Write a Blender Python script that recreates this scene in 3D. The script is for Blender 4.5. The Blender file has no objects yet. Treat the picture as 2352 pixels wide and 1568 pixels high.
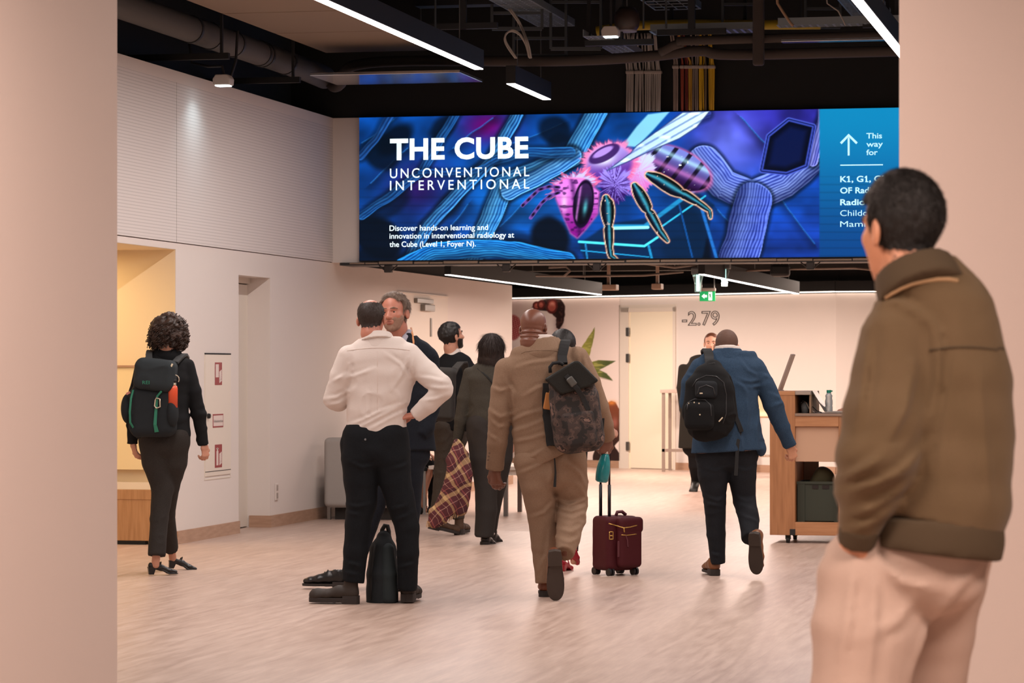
import bpy, bmesh, math, random
import numpy as np
from mathutils import Vector, Matrix

SC = bpy.context.scene
COL = SC.collection
random.seed(7)

# ---------------------------------------------------------------- camera, world, light, exposure
F = 6800.0                      # focal length in photo pixels
CAM_H = 1.42
TH = math.atan2(1484.0, F)      # the room is turned this much against the camera
CT, ST = math.cos(TH), math.sin(TH)
cam_data = bpy.data.cameras.new('camera')
cam = bpy.data.objects.new('camera', cam_data); COL.objects.link(cam)
cam.location = (0, 0, CAM_H)
cam.rotation_euler = (math.pi/2, 0, TH)
cam_data.sensor_width = 36.0
cam_data.lens = F/2352*36.0
cam_data.shift_y = 59/2352
cam_data.clip_end = 300
cam_data.dof.use_dof = True
cam_data.dof.focus_distance = 18.5
cam_data.dof.aperture_fstop = 9.0
SC.camera = cam
vs = SC.view_settings
vs.view_transform = 'Standard'; vs.look = 'None'; vs.gamma = 1.0; vs.use_curve_mapping = False
vs.exposure = 0.0
SC.cycles.use_denoising = True
SC.cycles.max_bounces = 8
SC.cycles.sample_clamp_indirect = 4.0
wd = bpy.data.worlds.new('world'); SC.world = wd; wd.use_nodes = True
wd.node_tree.nodes['Background'].inputs[0].default_value = (1.0, 0.78, 0.69, 1)
wd.node_tree.nodes['Background'].inputs[1].default_value = 0.09

def area_light(name, loc, sx, sy, power, colr=(1, .8, .68), rot=(0, 0, 0), spread=math.pi):
    l = bpy.data.lights.new(name, 'AREA'); l.shape = 'RECTANGLE'; l.size = sx; l.size_y = sy
    l.energy = power; l.color = colr; l.spread = spread
    o = bpy.data.objects.new(name, l); COL.objects.link(o); o.location = loc; o.rotation_euler = rot
    return o
WARM = (1.0, .75, .64)
NEUT = (1.0, .88, .83)
# hall in front of the screen: lights along the linear lamps, plus an added unseen row at the right
for k, (x, y0, y1, pw) in enumerate([(-5.5, 12.5, 25.0, 270), (-1.95, 12.5, 23.5, 220), (0.9, 12.0, 22.6, 130)]):
    area_light('hall_lamp_light', (x, (y0+y1)/2, 3.80), .08, y1-y0, pw, NEUT)
# lobby behind the screen: lights near its lamps, plus an added unseen row at right
for x, y0, y1, pw in [(-6.3, 28.4, 35.0, 120), (-4.2, 28.4, 35.0, 135), (-1.6, 28.4, 35.2, 110)]:
    area_light('lobby_lamp_light', (x, (y0+y1)/2, 2.27), .08, y1-y0, pw, WARM)
for x, y, pw in [(-7.9, 38.6, 150), (-5.8, 37.3, 115), (-3.2, 36.6, 75), (-.5, 36.6, 65)]:  # added fill to brighten the back wall, no fixtures behind it
    area_light('lobby_fill_light', (x, y, 2.6), 1.6, .3, pw, (1, .80, .68))
# passage where the camera stands: added unseen area lights above and behind the frame
for x, y, pw in [(-2.4, 4.0, 160), (-2.2, 8.0, 85), (1.2, 4.2, 160), (-2.6, -1.0, 140)]:
    area_light('passage_fill_light', (x, y, 3.15), 1.2, 1.2, pw, WARM)

# ---------------------------------------------------------------- helpers
def lin(c):
    return tuple((v/12.92 if v <= .04045 else ((v+.055)/1.055)**2.4) for v in c)
def hx(h):
    h = h.lstrip('#'); return lin(tuple(int(h[i:i+2], 16)/255 for i in (0, 2, 4)))
def at(px, py, Y):              # photo pixel at depth Y -> room coordinates
    X = (px-1176)/F*Y
    return Vector((X*CT-Y*ST, X*ST+Y*CT, CAM_H-(py-843)/F*Y))
def depth_floor(py): return CAM_H*F/(py-843)
def on_floor(px, py): return at(px, py, depth_floor(py))
def on_x(px, py, x0):
    k = (px-1176)/F; return at(px, py, x0/(k*CT-ST))
def on_y(px, py, y0):
    k = (px-1176)/F; return at(px, py, y0/(k*ST+CT))

MATS = {}
def mat(name, colr, rough=.6, metal=0.0, bump=None, vary=None, emit=None, estr=0, alpha=None, trans=0, spec=None, sheen=0):
    if name in MATS: return MATS[name]
    m = bpy.data.materials.new(name); m.use_nodes = True
    nt = m.node_tree; b = nt.nodes['Principled BSDF']
    c = hx(colr) if isinstance(colr, str) else colr
    b.inputs['Base Color'].default_value = (*c, 1)
    b.inputs['Roughness'].default_value = rough; b.inputs['Metallic'].default_value = metal
    if spec is not None: b.inputs['Specular IOR Level'].default_value = spec
    if sheen: b.inputs['Sheen Weight'].default_value = sheen
    if trans: b.inputs['Transmission Weight'].default_value = trans
    if alpha is not None: b.inputs['Alpha'].default_value = alpha
    if emit is not None:
        e = hx(emit) if isinstance(emit, str) else emit
        b.inputs['Emission Color'].default_value = (*e, 1); b.inputs['Emission Strength'].default_value = estr
    if bump or vary:
        tc = nt.nodes.new('ShaderNodeTexCoord'); mp = nt.nodes.new('ShaderNodeMapping')
        nt.links.new(tc.outputs['Object'], mp.inputs[0])
    if bump:                    # (scale, strength[, distance])
        n = nt.nodes.new('ShaderNodeTexNoise'); n.inputs['Scale'].default_value = bump[0]; n.inputs['Detail'].default_value = 3
        nt.links.new(mp.outputs[0], n.inputs['Vector'])
        bp = nt.nodes.new('ShaderNodeBump'); bp.inputs['Strength'].default_value = bump[1]
        bp.inputs['Distance'].default_value = bump[2] if len(bump) > 2 else .004
        nt.links.new(n.outputs[0], bp.inputs['Height']); nt.links.new(bp.outputs[0], b.inputs['Normal'])
    if vary:                    # (scale, second colour, contrast[, stretch])
        n = nt.nodes.new('ShaderNodeTexNoise'); n.inputs['Scale'].default_value = vary[0]; n.inputs['Detail'].default_value = 4
        mp2 = nt.nodes.new('ShaderNodeMapping'); nt.links.new(tc.outputs['Object'], mp2.inputs[0])
        if len(vary) > 3: mp2.inputs['Scale'].default_value = vary[3]
        nt.links.new(mp2.outputs[0], n.inputs['Vector'])
        r = nt.nodes.new('ShaderNodeValToRGB'); w = vary[2]
        r.color_ramp.elements[0].position = .5-w; r.color_ramp.elements[1].position = .5+w
        r.color_ramp.elements[0].color = (*c, 1); r.color_ramp.elements[1].color = (*hx(vary[1]), 1)
        nt.links.new(n.outputs[0], r.inputs[0]); nt.links.new(r.outputs[0], b.inputs['Base Color'])
    MATS[name] = m
    return m

def smooth(pts, n=5):
    P = [Vector(p) for p in pts]; P = [P[0]*2-P[1]]+P+[P[-1]*2-P[-2]]; out = []
    for i in range(1, len(P)-2):
        for k in range(n):
            t = k/n; out.append(.5*(2*P[i]+(P[i+1]-P[i-1])*t+(2*P[i-1]-5*P[i]+4*P[i+1]-P[i+2])*t*t+(3*P[i]-P[i-1]-3*P[i+1]+P[i+2])*t**3))
    return out+[P[-2]]

class MB:
    """collects shapes and links them as ONE mesh object"""
    def __init__(s): s.v, s.f = [], []
    def add(s, vs_, fs):
        o = len(s.v); s.v += [tuple(p) for p in vs_]; s.f += [tuple(i+o for i in q) for q in fs]; return s
    def box(s, lo, hi, M=None):
        x0, y0, z0 = lo; x1, y1, z1 = hi
        vs_ = [Vector(p) for p in ((x0,y0,z0),(x1,y0,z0),(x1,y1,z0),(x0,y1,z0),(x0,y0,z1),(x1,y0,z1),(x1,y1,z1),(x0,y1,z1))]
        if M is not None: vs_ = [M@p for p in vs_]
        return s.add(vs_, [(0,3,2,1),(4,5,6,7),(0,1,5,4),(1,2,6,5),(2,3,7,6),(3,0,4,7)])
    def bar(s, p0, p1, w, h, up=(0,0,1)):
        p0, p1 = Vector(p0), Vector(p1); d = p1-p0; L = d.length; d.normalize()
        u = Vector(up)
        if abs(d.dot(u)) > .98: u = Vector((0,1,0))
        sd = d.cross(u).normalized(); u = sd.cross(d)
        M = Matrix.Translation(p0) @ Matrix((sd, d, u)).transposed().to_4x4()
        return s.box((-w/2, 0, -h/2), (w/2, L, h/2), M)
    def tube(s, pts, r, n=10, r2=None, closed=False):
        pts = [Vector(p) for p in pts]; N = len(pts); ref = Vector((.13,.31,.94)).normalized(); rings = []
        for i, p in enumerate(pts):
            a = pts[max(i-1, 0)] if not closed else pts[i-1]; b = pts[min(i+1, N-1)] if not closed else pts[(i+1) % N]
            d = (b-a).normalized(); u = ref-d*ref.dot(d)
            if u.length < 1e-3: u = Vector((1,0,0))-d*d.x
            u.normalize(); w = d.cross(u); ref = u
            rr = r if r2 is None else r+(r2-r)*i/max(1, N-1)
            if hasattr(r, '__len__'): rr = r[i]
            rings.append([p+u*rr*math.cos(2*math.pi*k/n)+w*rr*math.sin(2*math.pi*k/n) for k in range(n)])
        vs_ = [q for ring in rings for q in ring]; fs = []
        for i in range(N if closed else N-1):
            j = (i+1) % N
            for k in range(n): fs.append((i*n+k, i*n+(k+1) % n, j*n+(k+1) % n, j*n+k))
        if not closed: fs += [tuple(range(n-1, -1, -1)), tuple((N-1)*n+k for k in range(n))]
        return s.add(vs_, fs)
    def ribbon(s, pts, width, thick, side):      # strap: flat section, side = widthwise direction (one or per point)
        pts = [Vector(p) for p in pts]; N = len(pts); vs_ = []
        for i, p in enumerate(pts):
            d = (pts[min(i+1, N-1)]-pts[max(i-1, 0)]).normalized()
            sd = Vector(side[i] if isinstance(side, list) else side); sd = (sd-d*sd.dot(d)).normalized(); u = sd.cross(d)
            w = width[i] if hasattr(width, '__len__') else width
            vs_ += [p+sd*w/2+u*thick/2, p-sd*w/2+u*thick/2, p-sd*w/2-u*thick/2, p+sd*w/2-u*thick/2]
        fs = [(0,3,2,1), tuple((N-1)*4+k for k in range(4))]
        for i in range(N-1):
            for k in range(4): fs.append((i*4+k, i*4+(k+1) % 4, (i+1)*4+(k+1) % 4, (i+1)*4+k))
        return s.add(vs_, fs)
    def lathe(s, prof, n=24, M=None):            # prof: (radius, z)
        vs_ = []; fs = []
        for r, z in prof:
            vs_ += [Vector((r*math.cos(2*math.pi*k/n), r*math.sin(2*math.pi*k/n), z)) for k in range(n)]
        for i in range(len(prof)-1):
            for k in range(n): fs.append((i*n+k, i*n+(k+1) % n, (i+1)*n+(k+1) % n, (i+1)*n+k))
        fs += [tuple(range(n-1, -1, -1)), tuple((len(prof)-1)*n+k for k in range(n))]
        if M is not None: vs_ = [M@p for p in vs_]
        return s.add(vs_, fs)
    def prism(s, poly, d, M=None):               # poly in local xz plane, extruded along +y by d
        n = len(poly); vs_ = [Vector((p[0], 0, p[1])) for p in poly]+[Vector((p[0], d, p[1])) for p in poly]
        if M is not None: vs_ = [M@p for p in vs_]
        fs = [tuple(range(n)), tuple(range(2*n-1, n-1, -1))]+[(i, i+n, (i+1) % n+n, (i+1) % n) for i in range(n)]
        return s.add(vs_, fs)
    def build(s, name, m, parent=None, smooth=False, bevel=0, seg=2):
        me = bpy.data.meshes.new(name); me.from_pydata(s.v, [], s.f); me.update()
        bm = bmesh.new(); bm.from_mesh(me); bmesh.ops.recalc_face_normals(bm, faces=bm.faces); bm.to_mesh(me); bm.free()
        return link(name, me, m, parent, smooth, bevel, seg)

def link(name, me, m, parent=None, smooth=False, bevel=0, seg=2):
    for mm in (m if isinstance(m, (list, tuple)) else [m]): me.materials.append(mm)
    o = bpy.data.objects.new(name, me); COL.objects.link(o)
    if smooth: me.polygons.foreach_set('use_smooth', [True]*len(me.polygons))
    if bevel:
        md = o.modifiers.new('bevel', 'BEVEL'); md.width = bevel; md.segments = seg; md.limit_method = 'ANGLE'
    if parent is not None: o.parent = parent
    return o
def tag(o, label, cat, group=None, kind=None):
    o['label'] = label; o['category'] = cat
    if group: o['group'] = group
    if kind: o['kind'] = kind
    return o
def empty(name, loc, label, cat, group=None, rz=0):
    o = bpy.data.objects.new(name, None); COL.objects.link(o); o.location = loc; o.rotation_euler = (0, 0, rz)
    o.empty_display_size = .1
    return tag(o, label, cat, group)
def struct(o): o['kind'] = 'structure'; return o
def text_mesh(name, s, M, width, cap, m, parent=None, bold=0.0, depth=.002, fill=True, space=1.0):
    """lettering fitted to a width and cap height in the local xz plane of M (x right, z up, y towards the back)"""
    cu = bpy.data.curves.new(name, 'FONT'); cu.body = s; cu.size = 1; cu.offset = bold; cu.extrude = 0; cu.resolution_u = 4; cu.space_character = space
    if not fill: cu.fill_mode = 'NONE'; cu.bevel_depth = .016
    o = bpy.data.objects.new(name, cu); COL.objects.link(o)
    dg = bpy.context.evaluated_depsgraph_get(); me = bpy.data.meshes.new_from_object(o.evaluated_get(dg))
    bpy.data.objects.remove(o); bpy.data.curves.remove(cu)
    co = np.empty(len(me.vertices)*3, np.float32); me.vertices.foreach_get('co', co); co = co.reshape(-1, 3)
    x0, x1 = co[:, 0].min(), co[:, 0].max()
    ref = .729
    z = co[:, 1]*cap/ref; x = (co[:, 0]-x0)*width/(x1-x0); y = np.full(len(x), -depth)-co[:, 2]*cap/ref
    P = np.stack([x, y, z, np.ones(len(x))], 1) @ np.array(M).T
    me.vertices.foreach_set('co', P[:, :3].astype(np.float32).ravel()); me.update()
    return link(name, me, m, parent)
# ---------------------------------------------------------------- the setting
WX = -7.69           # left wall plane
SY = 27.18           # screen wall plane
ZT, ZL = 3.79, 2.415 # top of the white wall / underside of the screen wall

def floor_mat():
    m = bpy.data.materials.new('floor planks'); m.use_nodes = True; nt = m.node_tree; b = nt.nodes['Principled BSDF']
    N = nt.nodes.new; Lk = nt.links.new
    tc = N('ShaderNodeTexCoord'); mp = N('ShaderNodeMapping'); mp.inputs['Rotation'].default_value = (0, 0, math.pi/2)
    Lk(tc.outputs['Object'], mp.inputs[0])
    br = N('ShaderNodeTexBrick'); br.offset = .37; br.inputs['Scale'].default_value = 1
    br.inputs['Brick Width'].default_value = 1.3; br.inputs['Row Height'].default_value = .19; br.inputs['Mortar Size'].default_value = .0012
    br.inputs['Color1'].default_value = (*hx('#b59b8c'), 1); br.inputs['Color2'].default_value = (*hx('#c3aa9b'), 1)
    br.inputs['Mortar'].default_value = (*hx('#95796b'), 1)
    Lk(mp.outputs[0], br.inputs['Vector'])
    st = N('ShaderNodeMapping'); st.inputs['Scale'].default_value = (9, .8, 1); Lk(tc.outputs['Object'], st.inputs[0])
    no = N('ShaderNodeTexNoise'); no.inputs['Scale'].default_value = 2.4; no.inputs['Detail'].default_value = 6; no.inputs['Roughness'].default_value = .65
    Lk(st.outputs[0], no.inputs['Vector'])
    rp = N('ShaderNodeValToRGB'); rp.color_ramp.elements[0].position = .33; rp.color_ramp.elements[1].position = .68
    rp.color_ramp.elements[0].color = (*hx('#a08577'), 1); rp.color_ramp.elements[1].color = (*hx('#d1baac'), 1)
    Lk(no.outputs[0], rp.inputs[0])
    mx = N('ShaderNodeMix'); mx.data_type = 'RGBA'; mx.inputs[0].default_value = .55
    Lk(br.outputs[0], mx.inputs[6]); Lk(rp.outputs[0], mx.inputs[7]); Lk(mx.outputs[2], b.inputs['Base Color'])
    r2 = N('ShaderNodeMapRange'); r2.inputs[3].default_value = .3; r2.inputs[4].default_value = .48
    Lk(no.outputs[0], r2.inputs[0]); Lk(r2.outputs[0], b.inputs['Roughness'])
    return m
def wall_mat(name, colr, lines=False):
    m = mat(name, colr, .75, bump=(160, .12, .002))
    if lines:
        nt = m.node_tree; b = nt.nodes['Principled BSDF']; N = nt.nodes.new; Lk = nt.links.new
        tc = N('ShaderNodeTexCoord'); w = N('ShaderNodeTexWave'); w.bands_direction = 'Z'; w.inputs['Scale'].default_value = 12.5
        w.inputs['Distortion'].default_value = 0
        Lk(tc.outputs['Object'], w.inputs['Vector'])
        rp = N('ShaderNodeValToRGB'); rp.color_ramp.elements[0].position = .08; rp.color_ramp.elements[1].position = .3
        c = hx(colr); rp.color_ramp.elements[0].color = (*[v*.80 for v in c], 1); rp.color_ramp.elements[1].color = (*c, 1)
        Lk(w.outputs[0], rp.inputs[0]); Lk(rp.outputs[0], b.inputs['Base Color'])
    return m
WHITE = wall_mat('white plaster', '#dcd3cd')
GROOVE = wall_mat('grooved acoustic panel', '#d8d1ce', True)
BLACK = mat('black paint', '#0b0c0d', .8)
DARKWALL = mat('dark blue grey paint', '#20262b', .85, bump=(40, .2))
OAK = mat('oak veneer', '#b98f68', .5, vary=(3, '#a57b55', .2, (14, 14, 1.2)))
OAKBASE = mat('oak skirting', '#b5927a', .5, vary=(3, '#a5826a', .2, (2, 2, 14)))
CREAM = mat('cream alcove paint', '#e8d6b4', .7)
DOORW = mat('white door lacquer', '#dcd2c6', .5)
METAL = mat('brushed steel', '#8d8a86', .35, .9)
DGREY = mat('dark grey metal', '#2a2a2b', .5, .3)

o = MB().box((-14, -4, -.1), (6, 48, 0)).build('floor', floor_mat()); struct(o)

# left wall with a seating alcove and a door recess
NY0, NY1, DY0, DY1, WEND = 18.9, 22.60, 24.26, 25.18, 35.24
nz, dz = 2.363, 2.21
b = MB()
b.box((-8.3, 10.4, 0), (WX, NY0, ZL)).box((-8.3, NY1, 0), (WX, DY0, ZL)).box((-8.3, DY1, 0), (WX, WEND, ZL))
b.box((-8.3, NY0, nz), (WX, NY1, ZL)).box((-8.3, DY0, dz), (WX, DY1, ZL))
struct(b.build('wall_left', WHITE))
b = MB().box((-8.3, 10.4, ZL+.006), (WX+.012, 22.58, ZT-.09)).box((-8.3, 22.59, ZL+.006), (WX+.012, SY, ZT-.09))
struct(b.build('wall_left_panel', GROOVE))
struct(MB().box((-8.3, 10.4, ZT-.09), (WX+.016, SY, ZT)).build('trim_left', WHITE))
struct(MB().box((-8.5, 10.4, ZT), (-8.1, SY+.4, 5.3)).build('wall_left_top', DARKWALL))
struct(MB().box((-8.3, SY+.42, ZL), (WX-.03, WEND, 3.4)).build('wall_left_lobby', BLACK))
# alcove: its far side, back and top
b = MB().box((-9.6, NY1, 0), (-8.3, NY1+.15, nz)).box((-9.75, NY0, 0), (-9.6, NY1+.15, nz)).box((-9.75, NY0, nz), (-8.3, NY1+.15, nz+.1)).box((-9.75, NY0-.15, 0), (-8.3, NY0, nz))
b.box((-8.31, NY1-.003, 0), (WX-.004, NY1, nz)); b.box((-8.31, NY0, nz-.003), (WX-.004, NY1, nz))
struct(b.build('wall_alcove', CREAM))
struct(MB().box((-9.6, NY1-.06, .60), (WX-.12, NY1-.003, 1.42)).build('trim_1', mat('lit oak back panel', '#ecd9ad', .5)))  # brighter yellow of the lit recess is put into this colour
b = MB().box((-9.6, NY1-.075, 1.42), (WX-.1, NY1-.003, 1.435)); struct(b.build('trim_2', OAKBASE))
area_light('alcove_lamp_light', (-8.5, 21.3, nz-.03), .5, 2.0, 26, (1, .68, .32))
# door recess
b = MB().box((-7.93, DY0, 0), (-7.89, DY0+.02, dz)).box((-7.96, DY0+.02, .01), (-7.90, DY1, dz-.06)).box((-7.95, DY0, dz-.05), (-7.87, DY1, dz))
struct(b.build('door_1', DOORW))
struct(MB().box((-7.899, DY0+.285, 0), (-7.895, DY0+.30, dz-.07)).build('door_1_gap', BLACK))
b = MB(); zb = .105
b.box((WX, NY1+.01, 0), (WX+.014, DY0, zb)).box((WX, DY1, 0), (WX+.014, WEND, zb)).box((-7.88, DY1-.014, 0), (WX+.014, DY1, zb))
struct(b.build('baseboard_left', OAKBASE))
# white lobby door in the left wall
d0, d1 = on_x(955, 1000, WX).y, on_x(1027, 1000, WX).y
dr = struct(MB().box((WX-.01, d0-.75, 0), (WX+.006, d1, 2.19)).build('door_2', DOORW))
MB().box((WX+.004, d0-.80, 2.19), (WX+.02, d1+.02, 2.205)).build('door_frame', DOORW, dr)
MB().box((WX+.006, d0-.1, 2.10), (WX+.045, d0+.62, 2.15)).box((WX+.006, d0+.18, 2.02), (WX+.06, d0+.62, 2.09)).build('door_closer', METAL, dr, bevel=.005)
MB().box((WX+.006, d0+.60, 1.75), (WX+.016, d0+.66, 1.95)).build('hinge', METAL, dr)
# screen wall and black wall above it
struct(MB().box((WX, SY, ZL), (1.2, SY+.42, ZT)).build('wall_screen', WHITE))
struct(MB().box((-8.5, SY+.02, ZT), (3, SY+.4, 5.3)).build('wall_screen_top', BLACK))
struct(MB().box((-8.5, 9.2, 5.0), (4, SY+.4, 5.2)).build('ceiling', mat('black ceiling', '#141518', .9)))
struct(MB().box((-13, SY+.42, 3.0), (4, 46, 3.2)).build('ceiling_lobby', BLACK))
# back of the lobby: an angled white wall, then a straight one
A, B = at(1175, 900, 43.0), at(1920, 900, 39.2)
dAB = Vector((B.x-A.x, B.y-A.y, 0)); LAB = dAB.length; dAB.normalize()
AB = Matrix.Translation((A.x, A.y, 0)) @ Matrix((dAB, Vector((-dAB.y, dAB.x, 0)), Vector((0, 0, 1)))).transposed().to_4x4()
def on_back(px, py):           # (along, z) on the angled wall
    k = (px-1176)/F; n = Vector((-dAB.y, dAB.x)); d = Vector((k*CT-ST, k*ST+CT))
    Y = (A.x*n.x+A.y*n.y)/(d.x*n.x+d.y*n.y); p = at(px, py, Y)
    return (Vector((p.x-A.x, p.y-A.y, 0)).dot(dAB), p.z)
ZB = 2.40
struct(MB().box((-3.5, 0, 0), (LAB, .2, ZB), AB).build('wall_back', WHITE))
struct(MB().box((-3.5, .1, ZB), (LAB, .3, 3.2), AB).build('wall_back_top', BLACK))
struct(MB().box((B.x, B.y, 0), (B.x+7, B.y+.2, ZB)).build('wall_right', WHITE))
struct(MB().box((B.x, B.y+.1, ZB), (B.x+7, B.y+.3, 3.2)).build('wall_right_top', BLACK))
# bright cove along the top of the back wall
COVE = mat("cove light", "#ffffff", .5, emit=(1, .87, .74), estr=2.5)
struct(MB().box((-3.5, -.05, ZB+.012), (LAB, -.02, ZB+.026), AB).build('trim_3', COVE))
struct(MB().box((B.x, B.y-.05, ZB+.012), (B.x+6, B.y-.01, ZB+.024)).build('trim_4', COVE))
struct(MB().box((-3.5, -.10, ZB+.03), (LAB+.05, -.0, ZB+.16), AB).build('trim_5', BLACK))
struct(MB().box((B.x, B.y-.1, ZB+.03), (B.x+6, B.y, ZB+.16)).build('trim_6', BLACK))
# door in the back wall
f0, f1 = on_back(1427, 900)[0], on_back(1553, 900)[0]
l0, l1 = on_back(1450, 900)[0], on_back(1547, 900)[0]
zt = on_back(1490, 716)[1]
dr = struct(MB().box((l0, -.012, .01), (l1, -.002, zt), AB).build('door_3', mat('warm lit door leaf', '#f0e6d0', .25)))  # warm light on the leaf is put into its colour
MB().box((f0, -.02, 0), (l0-.035, -.001, zt+.06), AB).box((l1+.0, -.02, 0), (f1, -.001, zt+.06), AB).box((f0, -.02, zt), (f1, -.001, zt+.06), AB).box((f0-.04, -.006, 0), (f0, 0, zt+.1), AB).box((f0-.04, -.006, zt+.06), (f1, 0, zt+.1), AB).build('door_frame', DOORW, dr)
for py in (762, 822, 1024):
    z = on_back(1443, py)[1]
    MB().box((l0-.07, -.04, z-.06), (l0-.01, -.02, z+.06), AB).build('hinge', METAL, dr, bevel=.004)
MB().box((l0-.035, -.003, 0), (l0, -.001, zt), AB).build('door_jamb', mat('door jamb', '#f3e6cc', .5), dr)
b = MB().box((-3.5, -.015, 0), (f0-.04, 0, .1), AB).box((f1, -.015, 0), (LAB, 0, .1), AB).box((B.x, B.y-.015, 0), (B.x+6, B.y, .1))
struct(b.build('baseboard_back', OAKBASE))
# the two near walls that frame the view
PILL = wall_mat('near wall plaster', '#d9cbc3')
struct(MB().box((-7.0, 7.9, 0), (-3.777, 10.43, 3.4)).build('wall_near_left', PILL))
struct(MB().box((-.769, 9.044, 0), (4.0, 9.5, 3.4)).build('wall_near_right', PILL))
struct(MB().box((-7.0, 9.1, 3.4), (4.0, 9.5, 5.2)).build('wall_near_top', PILL))
struct(MB().box((3.0, 9.5, 0), (3.2, 46, 5.2)).build('wall_hall_right', WHITE))
# ---------------------------------------------------------------- pictures painted on flat things (screen, mural)
def paint_mesh(name, M, w, h, nx, ny, fn):
    """a flat sheet in the local xz plane of M with its picture as a colour attribute; fn(x, z) -> rgb (display values)"""
    xs = np.linspace(0, w, nx); zs = np.linspace(0, h, ny); X, Z = np.meshgrid(xs, zs)
    P = np.stack([X.ravel(), np.zeros(X.size), Z.ravel(), np.ones(X.size)], 1) @ np.array(M).T
    i = np.arange(nx-1); j = np.arange(ny-1); I, J = np.meshgrid(i, j); a = (J*nx+I).ravel()
    q = np.stack([a, a+1, a+nx+1, a+nx], 1)
    me = bpy.data.meshes.new(name); me.vertices.add(len(P)); me.vertices.foreach_set('co', P[:, :3].astype(np.float32).ravel())
    me.loops.add(q.size); me.polygons.add(len(q)); me.loops.foreach_set('vertex_index', q.ravel().astype(np.int32))
    me.polygons.foreach_set('loop_start', np.arange(0, q.size, 4, dtype=np.int32)); me.update(calc_edges=True)
    rgb = np.clip(fn(P[:, 0], P[:, 1], P[:, 2]), 0, 1)
    rgb = np.where(rgb <= .04045, rgb/12.92, ((rgb+.055)/1.055)**2.4)
    at_ = me.color_attributes.new('picture', 'FLOAT_COLOR', 'POINT')
    at_.data.foreach_set('color', np.concatenate([rgb, np.ones((len(rgb), 1))], 1).astype(np.float32).ravel())
    return me
def picture_mat(name, emit=0, rough=.4):
    m = bpy.data.materials.new(name); m.use_nodes = True; nt = m.node_tree; b = nt.nodes['Principled BSDF']
    a = nt.nodes.new('ShaderNodeAttribute'); a.attribute_name = 'picture'; b.inputs['Roughness'].default_value = rough
    if emit: b.inputs['Specular IOR Level'].default_value = 0.0
    if emit:
        nt.links.new(a.outputs[0], b.inputs['Emission Color']); b.inputs['Emission Strength'].default_value = emit
        b.inputs['Base Color'].default_value = (.01, .01, .012, 1)
    else: nt.links.new(a.outputs[0], b.inputs['Base Color'])
    return m
def to_photo(x, y, z):          # room coordinates -> the picture's own layout grid
    X = x*CT+y*ST; Y = -x*ST+y*CT
    return 1176+F*X/Y, 843-F*(z-CAM_H)/Y
def sst(a, b, t): t = np.clip((t-a)/(b-a), 0, 1); return t*t*(3-2*t)
def mixc(c, col_, m): return c*(1-m[:, None])+np.array(col_)*m[:, None] if not isinstance(col_, np.ndarray) or col_.ndim == 1 else c*(1-m[:, None])+col_*m[:, None]
def seg_d(x, y, pts):           # distance to a polyline and signed side offset and arclength
    best = np.full(x.shape, 1e9); off = np.zeros(x.shape); arc = np.zeros(x.shape); tot = 0
    for (ax, ay), (bx, by) in zip(pts[:-1], pts[1:]):
        dx, dy = bx-ax, by-ay; L = math.hypot(dx, dy); t = np.clip(((x-ax)*dx+(y-ay)*dy)/L**2, 0, 1)
        ex, ey = x-ax-t*dx, y-ay-t*dy; d = np.hypot(ex, ey); s = (dx*(y-ay)-dy*(x-ax))/L
        m = d < best; best = np.where(m, d, best); off = np.where(m, s, off); arc = np.where(m, tot+t*L, arc); tot += L
    return best, off, arc
def poly_d(x, y, pts):          # signed distance to a polygon, negative inside
    n = len(pts); d = np.full(x.shape, 1e9); ins = np.zeros(x.shape, bool)
    for i in range(n):
        (ax, ay), (bx, by) = pts[i], pts[(i+1) % n]
        dx, dy = bx-ax, by-ay; t = np.clip(((x-ax)*dx+(y-ay)*dy)/(dx*dx+dy*dy), 0, 1)
        d = np.minimum(d, np.hypot(x-ax-t*dx, y-ay-t*dy))
        c = ((ay > y) != (by > y)) & (x < (bx-ax)*(y-ay)/((by-ay) if by != ay else 1e-9)+ax); ins ^= c
    return np.where(ins, -d, d)
def ell(x, y, cx, cy, a, b, rot=0):
    r = math.radians(rot); u = (x-cx)*math.cos(r)+(y-cy)*math.sin(r); v = -(x-cx)*math.sin(r)+(y-cy)*math.cos(r)
    return (np.hypot(u/a, v/b)-1)*min(a, b), u/a, v/b
_T = np.random.RandomState(3).rand(64, 64)
def n2(x, y):
    xi, yi = np.floor(x).astype(int), np.floor(y).astype(int); u, v = x-xi, y-yi; u = u*u*(3-2*u); v = v*v*(3-2*v)
    g = lambda i, j: _T[i & 63, j & 63]
    return (g(xi, yi)*(1-u)+g(xi+1, yi)*u)*(1-v)+(g(xi, yi+1)*(1-u)+g(xi+1, yi+1)*u)*v
def rgb(h): h = h.lstrip('#'); return np.array([int(h[i:i+2], 16)/255 for i in (0, 2, 4)])

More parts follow.
